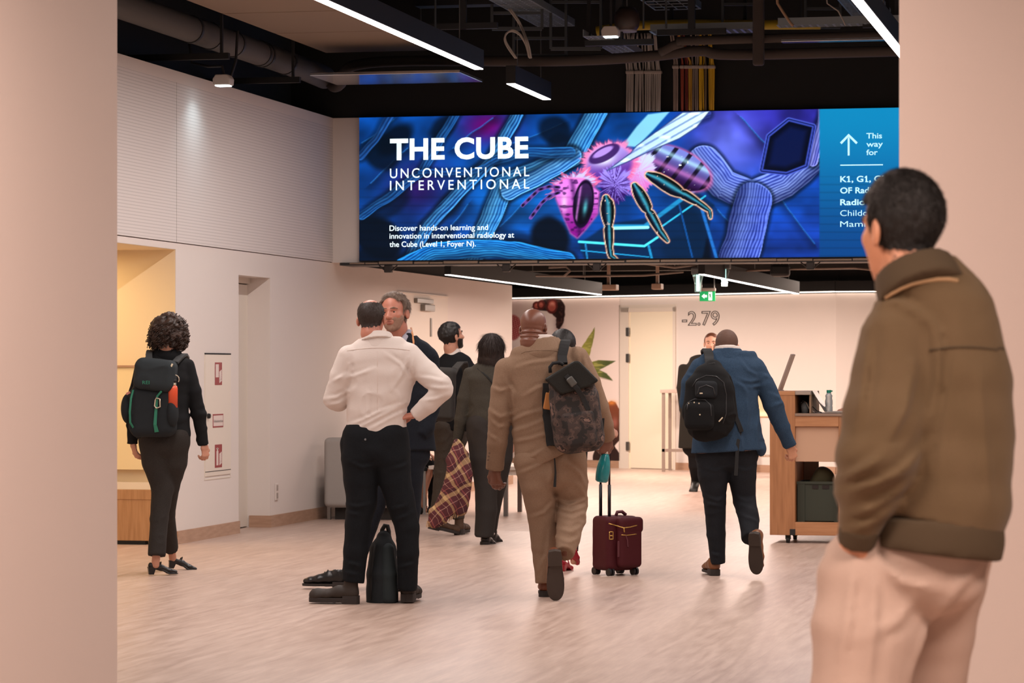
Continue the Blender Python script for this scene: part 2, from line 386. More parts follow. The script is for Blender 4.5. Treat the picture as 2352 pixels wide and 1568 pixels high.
def screen_art(wx, wy, wz):
    x, y = to_photo(wx, wy, wz)
    w1 = n2(x/45, y/45)*30-15; w2 = n2(x/30+9, y/30)*20-10
    xx, yy = x+w1*.2, y+w2*.2
    c = np.zeros((len(x), 3))+rgb('#0c3f86')
    c = mixc(c, rgb('#1467b8'), np.exp(-((x-1180)/130)**2-((y-480)/130)**2)*.7)
    c = mixc(c, rgb('#123a8e'), sst(430, 600, y)*.5)
    c = mixc(c, rgb('#2f2a86'), sst(1500, 1660, x)*sst(480, 300, y))
    c = mixc(c, rgb('#1c3f9c'), sst(1560, 1800, x)*sst(380, 560, y))
    c = mixc(c, rgb('#5d0c63'), np.exp(-((x-1118)/60)**2-((y-288)/40)**2))
    c = mixc(c, rgb('#34104e'), np.exp(-((x-960)/70)**2-((y-430)/60)**2)*.8)
    c = mixc(c, rgb('#6a6fd6'), np.exp(-((x-1672)/75)**2-((y-335)/75)**2)*.9)
    c = mixc(c, rgb('#4a55bd'), np.exp(-((x-1700)/60)**2-((y-420)/30)**2)*.7)
    c = c*(.72+.5*n2(xx/55+3, yy/38+8)+.12*n2(x/18, y/14))[:, None]
    for a_, b2 in [((830, 330), (905, 275)), ((850, 420), (935, 340)), ((1040, 340), (1130, 270)), ((1150, 520), (1230, 440)), ((985, 575), (1075, 470)), ((1180, 330), (1290, 285)), ((1240, 470), (1330, 400)), ((1650, 480), (1720, 560)), ((1780, 440), (1870, 560)), ((1700, 270), (1760, 330))]:
        d, off, _ = seg_d(xx, yy, [a_, b2]); c = mixc(c, rgb('#3b7fd0'), sst(3, .6, d)*.6); c = c*(1-.28*sst(26, 0, d)*(off > 0))[:, None]
    dark = rgb('#04101f')
    for cx, cy, a, b, r, s in [(905, 320, 48, 26, -40, .9), (880, 350, 42, 40, -50, .8), (1018, 292, 34, 22, -45, .75), (1275, 300, 32, 40, -60, .8), (1285, 330, 26, 24, 0, .5), (895, 470, 55, 26, -40, .6),
                               (868, 545, 45, 60, -55, .95), (1035, 470, 42, 22, -50, .55), (1265, 545, 42, 48, -30, .95), (1015, 545, 36, 16, -40, .5), (1445, 300, 40, 20, 0, .3),
                               (1215, 560, 60, 20, 20, .55), (1600, 540, 26, 80, -20, .95), (860, 590, 60, 22, 0, .9), (1560, 570, 40, 30, 0, .8)]:
        e, _, _ = ell(xx, yy, cx, cy, a, b, r); c = mixc(c, dark, sst(9, -8, e)*s)
    def band(pts, w, c0, c1, freq=.95, s=1.0, wav=2.5):
        nonlocal c
        d, off, arc = seg_d(xx, yy, pts)
        ph = off*freq+wav*np.sin(arc/30.0)*.25+(n2(x/26, y/26)-.5)*wav
        st = .30+.30*np.sin(ph)+.30*np.clip(1-np.abs((off-.25*w)/(.7*w)), 0, 1)+.25*(n2(arc/14, off/3.2)-.5)
        st = np.clip(st, 0, 1); colr = np.outer(1-st, rgb(c0)*.75)+np.outer(st, rgb(c1))
        colr *= (1-.30*np.clip(off/w, -1, 1))[:, None]
        c = mixc(c, dark, sst(w+11, w, d)*.6*s); c = mixc(c, colr, sst(w, w-2, d)*s)
        c = mixc(c, rgb(c1)*1.15, sst(2.2, .6, np.abs(d-w+2))*(off < 0)*.55*s)
    band([(1372, 255), (1316, 357), (1159, 423), (1110, 540), (1076, 610)], 24, '#1c5cae', '#6fb2ec')
    band([(1316, 357), (1250, 400), (1170, 440)], 20, '#2560b4', '#7fb4ee')
    band([(1190, 262), (1130, 365), (1040, 455), (982, 517), (938, 600)], 15, '#123f86', '#5c9fe0')
    band([(1140, 368), (1200, 352), (1310, 350)], 13, '#123f86', '#3f83cc', s=.7)
    band([(1045, 262), (966, 396), (833, 495)], 11, '#0d3678', '#3c79c0', s=.8)
    band([(966, 396), (1080, 400), (1140, 368)], 8, '#0d3678', '#2f69b0', s=.6)
    band([(900, 262), (860, 320), (826, 360)], 9, '#12306e', '#3a6bb4', s=.7)
    band([(925, 612), (1000, 578), (1080, 570), (1180, 575), (1300, 600)], 22, '#0a4d9e', '#3f9be4', freq=1.2, wav=6)
    band([(1618, 368), (1662, 423), (1729, 451), (1800, 420), (1890, 345)], 36, '#3d4bb4', '#9ba6f2', wav=4)
    band([(1729, 462), (1716, 520), (1690, 615)], 44, '#3040a8', '#8492ea', wav=4)
    band([(1895, 262), (1868, 370)], 14, '#3c3fa4', '#a6a0f0')
    band([(1560, 285), (1625, 262)], 12, '#26338e', '#5a63c6', s=.7)
    hexp = [(1767, 313), (1812, 277), (1867, 291), (1850, 379), (1806, 396), (1751, 390)]
    h = poly_d(x, y, hexp); c = mixc(c, rgb('#5560c8'), sst(9, 6, h)); c = mixc(c, rgb('#16205e'), sst(6, 4, h)); c = mixc(c, rgb('#4450b0'), sst(3, 1, h)); c = mixc(c, rgb('#050c22'), sst(0, -3, h))
    c = mixc(c, rgb('#14266a'), sst(-4, -20, h)*.5)
    # glowing frame under the insect
    fr = poly_d(x, y, [(1330, 560), (1395, 515), (1490, 500), (1600, 440), (1640, 470), (1612, 600), (1345, 602)])
    c = mixc(c, rgb('#08284c'), sst(4, -4, fr)*.85)
    for pts, w, k in [([(1330, 555), (1480, 565), (1510, 545)], 4, '#5fd4f4'), ([(1390, 520), (1480, 520), (1600, 432)], 7, '#2a86c0'), ([(1400, 524), (1488, 522)], 5, '#a4f2ff'),
                      ([(1335, 575), (1490, 590)], 2, '#2f95d0'), ([(1520, 520), (1620, 450)], 3, '#3fb0dc'), ([(1490, 565), (1500, 605)], 4, '#2a8cc8'), ([(1612, 480), (1648, 600)], 5, '#2c6ec0'), ([(1560, 470), (1590, 590)], 3, '#174f94'), ([(1345, 560), (1350, 605)], 3, '#2a7cba')]:
        d, _, _ = seg_d(x, y, pts); c = mixc(c, rgb(k), sst(w, w*.4, d))
    # insect: far wing, abdomen, thorax, head, near wing, legs
    veil = lambda pts, k, s: mixc(c, rgb(k), sst(2, -3, poly_d(x, y, pts))*s)
    c = veil([(1428, 335), (1462, 290), (1488, 262), (1540, 255), (1500, 300), (1462, 338)], '#a9dcf6', .8)
    e, u, v = ell(x, y, 1552, 386, 84, 44, 24)
    e = np.maximum(e, (x-1632)*.8)
    body = np.outer(sst(-1, .9, v), rgb('#2c0c3e'))+np.outer(1-sst(-1, .9, v), rgb('#7f7fd0'))
    body = mixc(body, rgb('#0a0716'), sst(.45, .85, np.sin(u*15+v*1.8))*.85)
    body = mixc(body, rgb('#e889d8'), np.exp(-((v-.1)/.16)**2)*.55); body = mixc(body, rgb('#c4eaff'), np.exp(-((v+.55)/.14)**2)*.6)
    sp = n2(x/5, y/5); body = mixc(body, rgb('#ffffff'), sst(.93, .985, sp)); body = mixc(body, rgb('#13061c'), sst(.35, 1, v)*.6)
    c = mixc(c, rgb('#ff6aa0'), sst(8, 0, e)*.55); c = mixc(c, body, sst(1.5, -1, e))
    def strand(u, v):
        th_ = np.arctan2(v, u); rho = np.hypot(u, v); return .75*(n2(th_*16+40, rho*2.2)-.5)+.35*(n2(th_*34+9, rho*3)-.5)
    fz = (n2(x/3.3, y/3.3)-.5)
    e, u, v = ell(x, y, 1466, 395, 40, 55, 12); fz = strand(u, v); g = e+fz*16
    c = mixc(c, np.outer(sst(-.8, .9, v+fz), rgb('#d86bc0'))+np.outer(1-sst(-.8, .9, v+fz), rgb('#c9c6f4')), sst(3, -4, g))
    e, u, v = ell(x, y, 1400, 375, 62, 50, -12); fz = strand(u, v); g = e+fz*15
    th = np.outer(1-sst(-.9, .8, v), rgb('#b79ae8'))+np.outer(sst(-.9, .8, v), rgb('#5b2c90'))
    th = mixc(th, rgb('#f7f0ff'), np.exp(-((u+.15)/.4)**2-((v+.25)/.3)**2)*.9); th = mixc(th, rgb('#ff7fb4'), sst(.72, .98, np.hypot(u, v))*.8)
    c = mixc(c, rgb('#ff5d8e'), sst(9, 0, g)*.5); c = mixc(c, th, sst(2, -3, g))
    e, u, v = ell(x, y, 1388, 353, 38, 16, -28); c = mixc(c, rgb('#3a1c5e'), sst(2, -1, e)*.9); e2, _, _ = ell(x, y, 1385, 349, 24, 7, -28); c = mixc(c, rgb('#b58be0'), sst(2, -1, e2))
    e, u, v = ell(x, y, 1412, 425, 38, 44, 10); fz = strand(u, v); g = e+fz*22
    c = mixc(c, np.outer(sst(-.7, .7, fz*2+v*.6), rgb('#30105e'))+np.outer(1-sst(-.7, .7, fz*2+v*.6), rgb('#a58aee')), sst(3, -5, g))
    e, u, v = ell(x, y, 1318, 425, 48, 26, -18); fz = strand(u, v); g = e+fz*20; c = mixc(c, rgb('#cdb6f4'), sst(3, -5, g)); c = mixc(c, rgb('#ff6f9e'), sst(8, 1, g)*sst(-4, 2, g)*.8)
    hd = poly_d(x, y, [(1270, 430), (1300, 410), (1340, 412), (1375, 440), (1372, 490), (1345, 525), (1326, 545), (1312, 535), (1292, 490), (1280, 460)])
    face = np.outer(sst(430, 540, y), rgb('#8a1c8c'))+np.outer(1-sst(430, 540, y), rgb('#e07fe0'))
    face = mixc(face, rgb('#2b0c44'), np.exp(-((x-1322-(y-470)*.15)/6)**2)*.55); face = mixc(face, rgb('#f8c3f0'), np.exp(-((x-1296)/7)**2-((y-466)/22)**2)*.8)
    face = mixc(face, rgb('#2a0a40'), sst(.62, .8, n2(x/9, y/6))*.6)
    c = mixc(c, rgb('#ff5ea8'), sst(7, 0, hd)*.6); c = mixc(c, face, sst(1.5, -1.5, hd))
    e, u, v = ell(x, y, 1340, 468, 21, 50, 8); ey = np.outer(1-sst(-.7, .5, v), rgb('#3b2150'))+np.outer(sst(-.7, .5, v), rgb('#0a0818'))
    ey = mixc(ey, rgb('#6fd2e6'), np.exp(-((u-.25)/.25)**2-((v-.15)/.35)**2)*.75); ey = mixc(ey, rgb('#e38ae8'), np.exp(-((u+.55)/.14)**2)*.7)
    c = mixc(c, rgb('#190a2c'), sst(4, 1, e)); c = mixc(c, ey, sst(0, -2, e))
    for pts in [[(1284, 430), (1262, 428), (1237, 436), (1200, 472)], [(1284, 442), (1262, 450), (1244, 466), (1219, 500)]]:
        d, _, a_ = seg_d(x, y, pts); c = mixc(c, rgb('#8c5ab8'), sst(5, 3, d)); c = mixc(c, rgb('#140a26'), sst(3.4, 2, d)*(.6+.4*np.sin(a_/3)))
    def leg(pts, ws):
        nonlocal c
        best = np.full(x.shape, 1e9); sd = np.zeros(x.shape)
        for (p, q), (wa, wb) in zip(zip(pts[:-1], pts[1:]), zip(ws[:-1], ws[1:])):
            dx, dy = q[0]-p[0], q[1]-p[1]; t = np.clip(((x-p[0])*dx+(y-p[1])*dy)/(dx*dx+dy*dy), 0, 1)
            bul = wa+(wb-wa)*t+1.0*np.sin(t*math.pi); d = np.hypot(x-p[0]-t*dx, y-p[1]-t*dy)-bul
            s_ = (dx*(y-p[1])-dy*(x-p[0]))/math.hypot(dx, dy)/np.maximum(bul, 1)
            m = d < best; best = np.where(m, d, best); sd = np.where(m, s_, sd)
        c = mixc(c, rgb('#ff9a80'), sst(4.5, 1, best)*.85); c = mixc(c, rgb('#ffe9dc'), sst(2.2, .5, best)*.7)
        lc = np.outer(sst(-.8, .5, sd), rgb('#070c1e'))+np.outer(np.exp(-((sd+.15)/.38)**2), rgb('#57b8d6'))*.75; lc = mixc(lc, rgb('#f0c0c0'), sst(.93, .99, n2(x/5, y/5)))
        c = mixc(c, lc, sst(1, -1.2, best))
    for l in ([(1392, 455, 6), (1395, 468, 11), (1396, 490, 12), (1398, 520, 6), (1398, 529, 8), (1400, 570, 5), (1403, 588, 4), (1417, 597, 2)], [(1458, 427, 6), (1470, 448, 11), (1484, 474, 10), (1489, 486, 5), (1494, 492, 8), (1515, 530, 6), (1533, 553, 3)],
              [(1490, 402, 6), (1512, 412, 11), (1546, 433, 12), (1567, 445, 7), (1575, 448, 8), (1605, 466, 5), (1630, 484, 3), (1632, 500, 2)]): leg([q[:2] for q in l], [q[2]*1.25 for q in l])
    wing = [(1394, 392), (1448, 352), (1462, 335), (1568, 258), (1630, 255), (1600, 292), (1560, 318), (1490, 348), (1440, 372)]
    wd_ = poly_d(x, y, wing); t = (x-1394)/236
    wc = np.outer(sst(0, 1, t), rgb('#e4f2ff'))+np.outer(1-sst(0, 1, t), rgb('#b4c4f4'))
    wc = mixc(wc, rgb('#3c4c9c'), sst(.35, .2, np.abs(((y-392)+(x-1394)*.57)/9 % 1.9-.9))*.45)
    wc = mixc(wc, rgb('#ffffff'), sst(.6, .85, n2(x/16, y/9))*.6)
    c = mixc(c, wc, sst(1.5, -1, wd_)*.93); c = mixc(c, rgb('#2a2f6a'), sst(2.2, .8, np.abs(wd_))*.6)
    c = np.clip(c, 0, 1)**1.12*1.12; lu = c@np.array([.3, .5, .2]); c = lu[:, None]+(c-lu[:, None])*1.06; c[:, 1] *= 1.08
    c = c*.97*(1-.10*sst(.5, 1, np.sin(y/3.1))*sst(400, 460, y))[:, None]
    # right-hand panel
    m = sst(1882.2, 1882.8, x); pn = np.outer(sst(250, 600, y), rgb('#0a4488'))+np.outer(1-sst(250, 600, y), rgb('#0d86bb'))
    pn *= (1-.10*sst(.6, 1, np.sin(y/2.9))*sst(380, 430, y))[:, None]
    c = mixc(c, rgb('#8f9be6'), sst(3, .5, np.abs(x-1881))*sst(380, 260, y)*.6)
    return mixc(c, pn, m)

# ---------------------------------------------------------------- the LED screen
xl = on_y(827, 400, SY-.03).x
SW, SH = 2.9-xl, ZT-ZL-.02
Ms = Matrix.Translation((xl, SY-.06, ZL+.015))
scr = empty('led_screen', (xl, SY, ZL), 'wide blue LED screen with a glowing bee picture and large white lettering', 'screen')
def sp(o): o.location = Vector(o.location)-Vector(scr.location); return o
sp(MB().box((xl, SY-.058, ZL+.005), (xl+SW, SY, ZT-.005)).build('cabinet', BLACK, scr))
sp(link('display', paint_mesh('display', Ms, SW, SH, 1300, 262, screen_art), picture_mat('screen picture', 1.15), scr))
LET = mat('screen lettering', '#e8fbff', .5, emit='#dff6ff', estr=1.15)
LET2 = mat('screen lettering pale', '#bff0fa', .5, emit='#b5ecf8', estr=1.0)
def scr_text(s, x0, x1, base, cap, bold, m=LET, sp_c=1.0):
    a, b_ = on_y(x0, base, SY-.06), on_y(x1, base, SY-.06); t = on_y(x0, base-cap, SY-.06)
    sp(text_mesh('lettering', s, Matrix.Translation((a.x, SY-.0625, a.z)), b_.x-a.x, t.z-a.z, m, scr, bold, space=sp_c))
scr_text('THE CUBE', 896, 1214, 366, 48, .034, LET, 1.06)
scr_text('UNCONVENTIONAL', 896, 1216, 409, 23, .002, LET, 1.32)
scr_text('INTERVENTIONAL', 896, 1216, 437, 23, .002, LET, 1.42)
scr_text('Discover hands-on learning and', 895, 1121, 530, 13, .006)
scr_text('innovation in interventional radiology at', 895, 1181, 548, 13, .006)
scr_text('the Cube (Level 1, Foyer N).', 895, 1093, 567, 13, .006)
for s, x1, bs in [('This', 2026, 318), ('way', 2028, 337), ('for', 2016, 356)]: scr_text(s, 1990, x1, bs, 13, .014, LET2)
for s, x1, bs, bd in [('K1, G1, G2', 2036, 418, .02), ('OF Radi', 2001, 444, .02), ('Radio', 1987, 471, .02), ('Childc', 1991, 496, -.004), ('Mamn', 1996, 521, -.004)]: scr_text(s, 1930, x1, bs, 14, bd, LET2)
def scr_poly(name, pts, m=LET2):
    P = [on_y(x, y, SY-.0625) for x, y in pts]
    sp(MB().add(P, [tuple(range(len(P)))]).build(name, m, scr))
scr_poly('rule_line', [(1930, 378), (2028, 377), (2028, 379.5), (1930, 380.5)])
scr_poly('arrow', [(1947, 357), (1951.5, 357), (1951.5, 318), (1949.2, 314), (1947, 318)])
scr_poly('arrow', [(1949.2, 307), (1970, 327), (1966.5, 331), (1949.2, 314)]); scr_poly('arrow', [(1949.2, 307), (1949.2, 314), (1933, 331), (1929.5, 327)])
for x, y0, y1 in ((1949.8, 418, 404), (1991, 418, 404)):
    scr_poly('digit_flag', [(x-3.6, y0), (x+3.6, y0), (x+3.6, y0-1.8), (x-3.6, y0-1.8)]); scr_poly('digit_flag', [(x-1, y1), (x-1, y1+3.2), (x-5, y1+4.8), (x-5, y1+2.4)])
# underside rail and brackets
b = MB(); b.box((WX+.1, SY-.07, ZL-.03), (2.9, SY+.38, ZL-.004))
sp(b.build('underside_plate', DGREY, scr))
b = MB()
rs = random.Random(4)
x = WX+.2
while x < 2.5:
    l = rs.uniform(.08, .35); b.box((x, SY-.085, ZL-.02), (x+l, SY-.07, ZL-.006+rs.uniform(0, .01))); x += l+rs.uniform(.005, .02)
sp(b.build('edge_strip', mat('bare aluminium edge', '#8b7868', .5, .6), scr))
for px in (893, 1164, 1372, 1862):
    c = on_y(px, 615, SY-.02); b = MB()
    b.bar((c.x-.09, SY-.04, ZL-.03), (c.x-.02, SY-.04, ZL-.09), .02, .012).bar((c.x+.09, SY-.04, ZL-.03), (c.x+.03, SY-.04, ZL-.085), .02, .012)
    b.box((c.x-.035, SY-.07, ZL-.10), (c.x+.035, SY, ZL-.03))
    sp(b.build('mounting_bracket', mat('bracket metal', '#3a3431', .45, .7), scr, bevel=.006))

# ---------------------------------------------------------------- ceiling lamps
def linear_lamp(x, y0, y1, z, w, h, label, group, estr, drops=(), gap=1.0):
    e = empty('linear_lamp', (x, (y0+y1)/2, z), label, 'lamp', group); L = (y1-y0)/2
    MB().box((-w/2, -L, .006), (w/2, L, h)).build('housing', mat('black lamp housing', '#161514', .6), e, bevel=.004)
    MB().box((-w/2+.006, -L+.004, 0), (w/2-.006, L-.004, .007)).build('diffuser', mat('lamp diffuser %g' % estr, '#ffffff', .5, emit=(1, .93, .88), estr=estr), e)
    for d in drops: MB().tube([(0, d, h), (0, d, gap)], .004, 6).build('suspension_wire', METAL, e)
    return e
def strip_x(px, py, z): 
    Y = (z-CAM_H)*F/(843-py); return at(px, py, Y)
a, b_ = strip_x(740, 0, 3.85), strip_x(1096, 160, 3.85)
xs1 = (a.x+b_.x)/2
linear_lamp(xs1, 13.0, b_.y, 3.85, .085, .16, 'long linear ceiling lamp from the top edge toward the middle of the screen', 'hall ceiling lamps', 7, (-4, 4.6), 1.13)
a, c_ = strip_x(1165+8, 193, 3.85), strip_x(1262, 232, 3.85)
linear_lamp((a.x+c_.x)/2, a.y, c_.y-.12, 3.85, .085, .16, 'short black linear ceiling lamp hanging just above the lettering on the screen', 'hall ceiling lamps', 7, (-.5, .5), 1.13)
a, b_ = strip_x(1976, 0, 3.85), strip_x(2060, 120, 3.85)
linear_lamp((a.x+b_.x)/2, 13.0, b_.y+1.2, 3.85, .085, .16, 'linear ceiling lamp cut off by the near wall at upper right', 'hall ceiling lamps', 7, (-3, 3), 1.13)
a, b_ = strip_x(1020, 628, 2.30), strip_x(1362, 677, 2.30)
linear_lamp((a.x+b_.x)/2, a.y+.48, b_.y, 2.30, .065, .15, 'linear lamp under the screen, left of the exit sign', 'lobby ceiling lamps', 6, (-3, 0, 3), .68)
a, b_ = strip_x(1594, 627, 2.30), strip_x(1830, 675, 2.30)
linear_lamp((a.x+b_.x)/2, a.y+.48, b_.y, 2.30, .065, .15, 'linear lamp under the screen, right of the exit sign', 'lobby ceiling lamps', 6, (-3, 0, 3), .68)

# emergency spots
def spot(px, py, Y, label, cond):
    p = at(px, py, Y); e = empty('emergency_light', p, label, 'lamp', 'emergency lights', 0)
    MB().prism([(-.07, .0), (.07, .0), (.075, .05), (.05, .085), (-.05, .085), (-.075, .05)], .12, Matrix.Translation((0, -.06, 0))).build('case', mat('light grey plastic', '#b9b2ac', .5), e, bevel=.008)
    MB().box((-.055, -.045, -.008), (.055, .045, .002)).build('lens', mat('cold lamp lens', '#ffffff', .3, emit=(.75, .95, 1), estr=12), e)
    b = MB()
    for c in cond: b.tube(c, .012, 8)
    b.build('conduit', DGREY, e)
    area_light('emergency_light_beam', p-Vector((.0, 0, .02)), .12, .12, 0.9, (.72, .93, 1), (0, math.radians(14) if px < 800 else 0, 0), math.radians(110))
p = on_x(513, 188, -7.42); Y5 = -p.x*ST+p.y*CT
spot(513, 196, Y5, 'small emergency light on the dark wall above the left panel, shining down the wall', [[(0, .02, .08), (-.02, .03, .16), (-.14, .05, .16), (-.3, .1, .2), (-.36, .15, .5)], [(.06, .02, .08), (.09, .05, .2), (.09, .1, .45)]])
spot(1403, 84, 25.2, 'small emergency light hanging from a rod above the middle of the screen', [[(0, 0, .08), (0, 0, .85)]])

# ---------------------------------------------------------------- ducts, pipes and trays under the ceiling
GREYP = mat('grey duct insulation', '#4c4a49', .7, bump=(60, .2)); PIPE = mat('dark pipe insulation', '#3d342f', .75, bump=(50, .25)); STEEL = mat('galvanised tray', '#8f989c', .45, .6)
dz_ = 4.10
e = empty('ventilation_duct', (-7.5, 20, dz_), 'fat grey round duct running along the left wall under the ceiling', 'duct')
MB().tube([(0, -9, 0), (0, 5.7, 0), (.02, 6.2, -.02)], .105, 24).build('duct_pipe', GREYP, e, smooth=True)
for y in (2.4, 2.9, 3.5, 4.25, 4.35, 5.0): MB().tube([(0, y-.02, 0), (0, y+.02, 0)], .113, 24).build('clamp', DGREY, e)
for y in (2.6, 4.6): MB().box((-.75, y, -.22), (.25, y+.05, -.17)).box((.18, y, -.17), (.2, y+.03, .9)).build('bracket', BLACK, e)
e = tag(MB().tube(smooth([(-7.45, 26.0, 4.12), (-7.43, 26.12, 4.05), (-7.36, 26.1, 3.98), (-7.25, 25.95, 4.0), (-7.18, 25.75, 4.07), (-7.0, 25.62, 4.13), (-6.5, 25.6, 4.15), (-5.2, 25.6, 4.12), (-4.4, 25.6, 4.14), (-3.9, 25.6, 4.18), (-3.6, 25.6, 4.14), (-2, 25.6, 4.14), (1, 25.6, 4.14)]), .048, 14).build('insulated_pipe', PIPE, smooth=True), 'long insulated pipe with a bend at the left, lower one crossing above the screen', 'pipe', 'pipes above the screen')
tag(MB().tube(smooth([(-4.25, 25.55, 4.17), (-4.05, 25.5, 4.24), (-3.6, 25.48, 4.26), (1, 25.48, 4.27)]), .04, 14).build('insulated_pipe', PIPE, smooth=True), 'short insulated pipe, upper one crossing in front of the yellow cables', 'pipe', 'pipes above the screen')
p = on_y(1742, 100, 25.4); tag(MB().box((p.x-.05, 25.38, 4.02), (p.x+.05, 25.44, 5.0)).build('pipe_clamp', PIPE, bevel=.02), 'dark upright clamp joining the two pipes at the right', 'clamp')
def hang(o, pts, top):
    for p in pts: MB().tube([p, (p[0], p[1], top)], .005, 6).build('hanger', METAL, o)
# tan acoustic raft made of boards, and two white rafts lit by the screen
TAN = mat('tan acoustic board', '#83705f', .85, bump=(90, .15))
for y0, y1, nm in [(16.0, 20.9, 'nearest'), (20.93, 22.42, 'second'), (22.45, 23.85, 'third'), (23.88, 25.43, 'farthest')]:
    o = MB().box((-7.25, y0, 4.22), (-6.05, y1, 4.26)).build('acoustic_panel', TAN, bevel=.006)
    hang(o, [(-7.0, y0+.3, 4.25), (-6.3, y1-.3, 4.25)], 5.0)
    tag(o, 'tan acoustic ceiling board, %s from the camera in its row beside the duct' % nm, 'ceiling panel', 'tan ceiling boards')
hang(bpy.data.objects['acoustic_panel'], [], 5)
WP = mat('glossy pale ceiling raft', '#c9ccd2', .12, .85)
tag(MB().box((-7.2, 24.75, 3.95), (-5.86, 25.62, 3.975)).build('ceiling_raft', WP, bevel=.004), 'flat white ceiling raft tinted blue by the screen, above the lettering', 'ceiling panel')
p0, p1 = on_y(1797, 112, 24.6), on_y(2075, 108, 24.6)
tag(MB().box((p0.x, 24.5, 4.12), (p1.x+.5, 24.62, 4.14)).build('ceiling_raft', WP, bevel=.004), 'thin white ceiling raft tinted blue, at the right above the pipes', 'ceiling panel')
# cable bundles
def cables(x0, x1, py0, py1, colr, label, n, y0=27.13, lean=0, split=None):
    a, c = on_y(x0, py1, y0), on_y(x1, py1, y0); top = on_y(x0, py0, y0)
    w = (c.x-a.x)/n; b = MB(); r = w*.52
    for i in range(n):
        xx = a.x+(i+.5)*w; jit = random.uniform(-.012, .012); dy = random.uniform(-.02, .02)
        zc = top.z-(top.z-a.z)*.45
        b.tube([(xx+jit+lean, y0-.06+dy, top.z+.04), (xx+jit*2+lean*.8, y0-.05+dy, top.z), (xx+jit, y0+dy, zc+.05), (xx, y0, zc), (xx+jit*.4, y0+dy*.6, ZT+.12), (xx+jit*.5, y0+dy, ZT+.004)], r, 7)
    e = empty('cable_bundle', (a.x, y0, a.z), label, 'cables', 'cable bundles above the screen')
    o = b.build('cables', mat('cable '+colr, colr, .5), e, smooth=True); o.location = -Vector(e.location)
    zc = top.z-(top.z-a.z)*.45
    o = MB().box((a.x-.006, y0-.03, zc-.015), (c.x+.006, y0+.03, zc+.015)).build('cable_tie', mat('cable strap', '#9a8f88', .5), e, bevel=.008); o.location = -Vector(e.location)
G = '#97918c'
for i, (x0, x1, c, l, n, ln) in enumerate([(1439, 1456, G, 'grey cable bundle, leftmost of all', 4, -.01), (1459, 1478, G, 'grey cable bundle, second from the left', 5, -.01), (1481, 1500, G, 'grey cable bundle, third from the left', 5, 0), (1501, 1519, G, 'grey cable bundle, fourth from the left', 4, -.02),
        (1546, 1558, '#85766e', 'thin grey cable bundle beside the dark red cables', 3, -.05), (1563, 1571, '#8c3a26', 'rust red cable bundle', 2, -.05), (1573, 1580, '#6f231d', 'dark red cable bundle', 2, -.05), (1581, 1590, '#b58a2c', 'ochre cable bundle leaning left at the top', 3, -.16),
        (1591, 1603, '#7d7168', 'grey brown cable bundle between the ochre and the yellow', 3, 0), (1605, 1616, '#d2a917', 'bright yellow cable bundle, left one of two', 3, 0), (1618, 1624, '#6b5a3e', 'thin brown cable bundle between the two yellow ones', 2, 0), (1627, 1642, '#c9a01c', 'bright yellow cable bundle, rightmost', 4, -.01)]):
    cables(x0, x1, 88 if i < 4 else 66, 262, c, l, n, lean=ln)
# trays, rails and hangers
def tray(x0, y0, x1, y1, z, w, label, n=14, m=STEEL):
    e = empty('cable_tray', ((x0+x1)/2, (y0+y1)/2, z), label, 'cable tray', 'cable trays')
    a, c = Vector((x0, y0, z))-e.location, Vector((x1, y1, z))-e.location; d = (c-a).normalized(); s = Vector((-d.y, d.x, 0))*w/2
    for sg in (-1, 1): MB().bar(a+s*sg+Vector((0, 0, .03)), c+s*sg+Vector((0, 0, .03)), .006, .06).build('side_rail', m, e)
    b = MB()
    for i in range(n+1):
        p = a.lerp(c, i/n); b.bar(p-s, p+s, .022, .006)
    for i in range(5): b.bar(a+s*(i/2-1)*.95, c+s*(i/2-1)*.95, .008, .004)
    b.build('rungs', m, e)
    for t in (.15, .85):
        p = a.lerp(c, t); MB().bar(p+s, p+s+Vector((0, 0, 4.98-z)), .03, .02).build('hanger', BLACK, e)
p, q = on_y(1500, 66, 25.9), on_y(1742, 62, 25.9); tray(p.x, 25.9, q.x, 25.9, 4.38, .30, 'steel cable tray carrying the yellow cables over the screen')
tray(-5.35, 22.8, -5.35, 26.4, 4.52, .34, 'steel mesh cable tray left of the looped white cable', 40)
tray(-4.2, 22.9, -4.2, 26.2, 4.62, .42, 'flat steel cable tray behind the hanging emergency light', 16)
tray(-2.5, 23.2, -2.5, 26.5, 4.55, .34, 'steel cable tray at the upper right beside the dark post', 40)
tray(-4.7, 24.9, -4.7, 26.6, 4.25, .22, 'small steel cable tray under the looped white cable', 18)
p, q = on_y(1790, 56, 25.2), on_y(2080, 52, 25.2)
tray(p.x, 25.2, q.x, 25.2, 4.33, .2, 'steel cable tray at the far upper right beside the lamp', 16)
DM = mat('dark ceiling steel', '#232427', .6, .2)
for x, y, z, l in [(-5.75, 24.4, 4.28, 'dark channel post left of the mesh tray'), (-4.55, 25.2, 4.2, 'dark channel post above the pipe, left of the hanging emergency light'), (-3.95, 25.4, 4.3, 'dark channel post right of the looped cable'), (-2.15, 25.2, 4.3, 'dark channel post beside the upper right tray')]:
    e = empty('ceiling_post', (x, y, z), l, 'ceiling post', 'dark ceiling posts')
    MB().box((-.03, -.02, 0), (.03, .02, 4.98-z)).build('post', DM, e)
    MB().box((-.3, -.025, 0), (.3, .025, .05)).build('crossbar', DM, e)
tag(MB().box((-6.3, 24.9, 4.55), (-5.2, 25.1, 4.65)).build('ceiling_beam', DM), 'dark steel beam under the blue lit duct at the top', 'beam')
tag(MB().box((-6.6, 24.0, 4.62), (-5.15, 24.5, 4.92)).build('air_duct', mat('dull sheet metal duct', '#77848c', .5, .4), bevel=.01), 'flat sheet metal duct at the top edge right of the long lamp', 'duct')
p = at(1440, 50, 25.6)
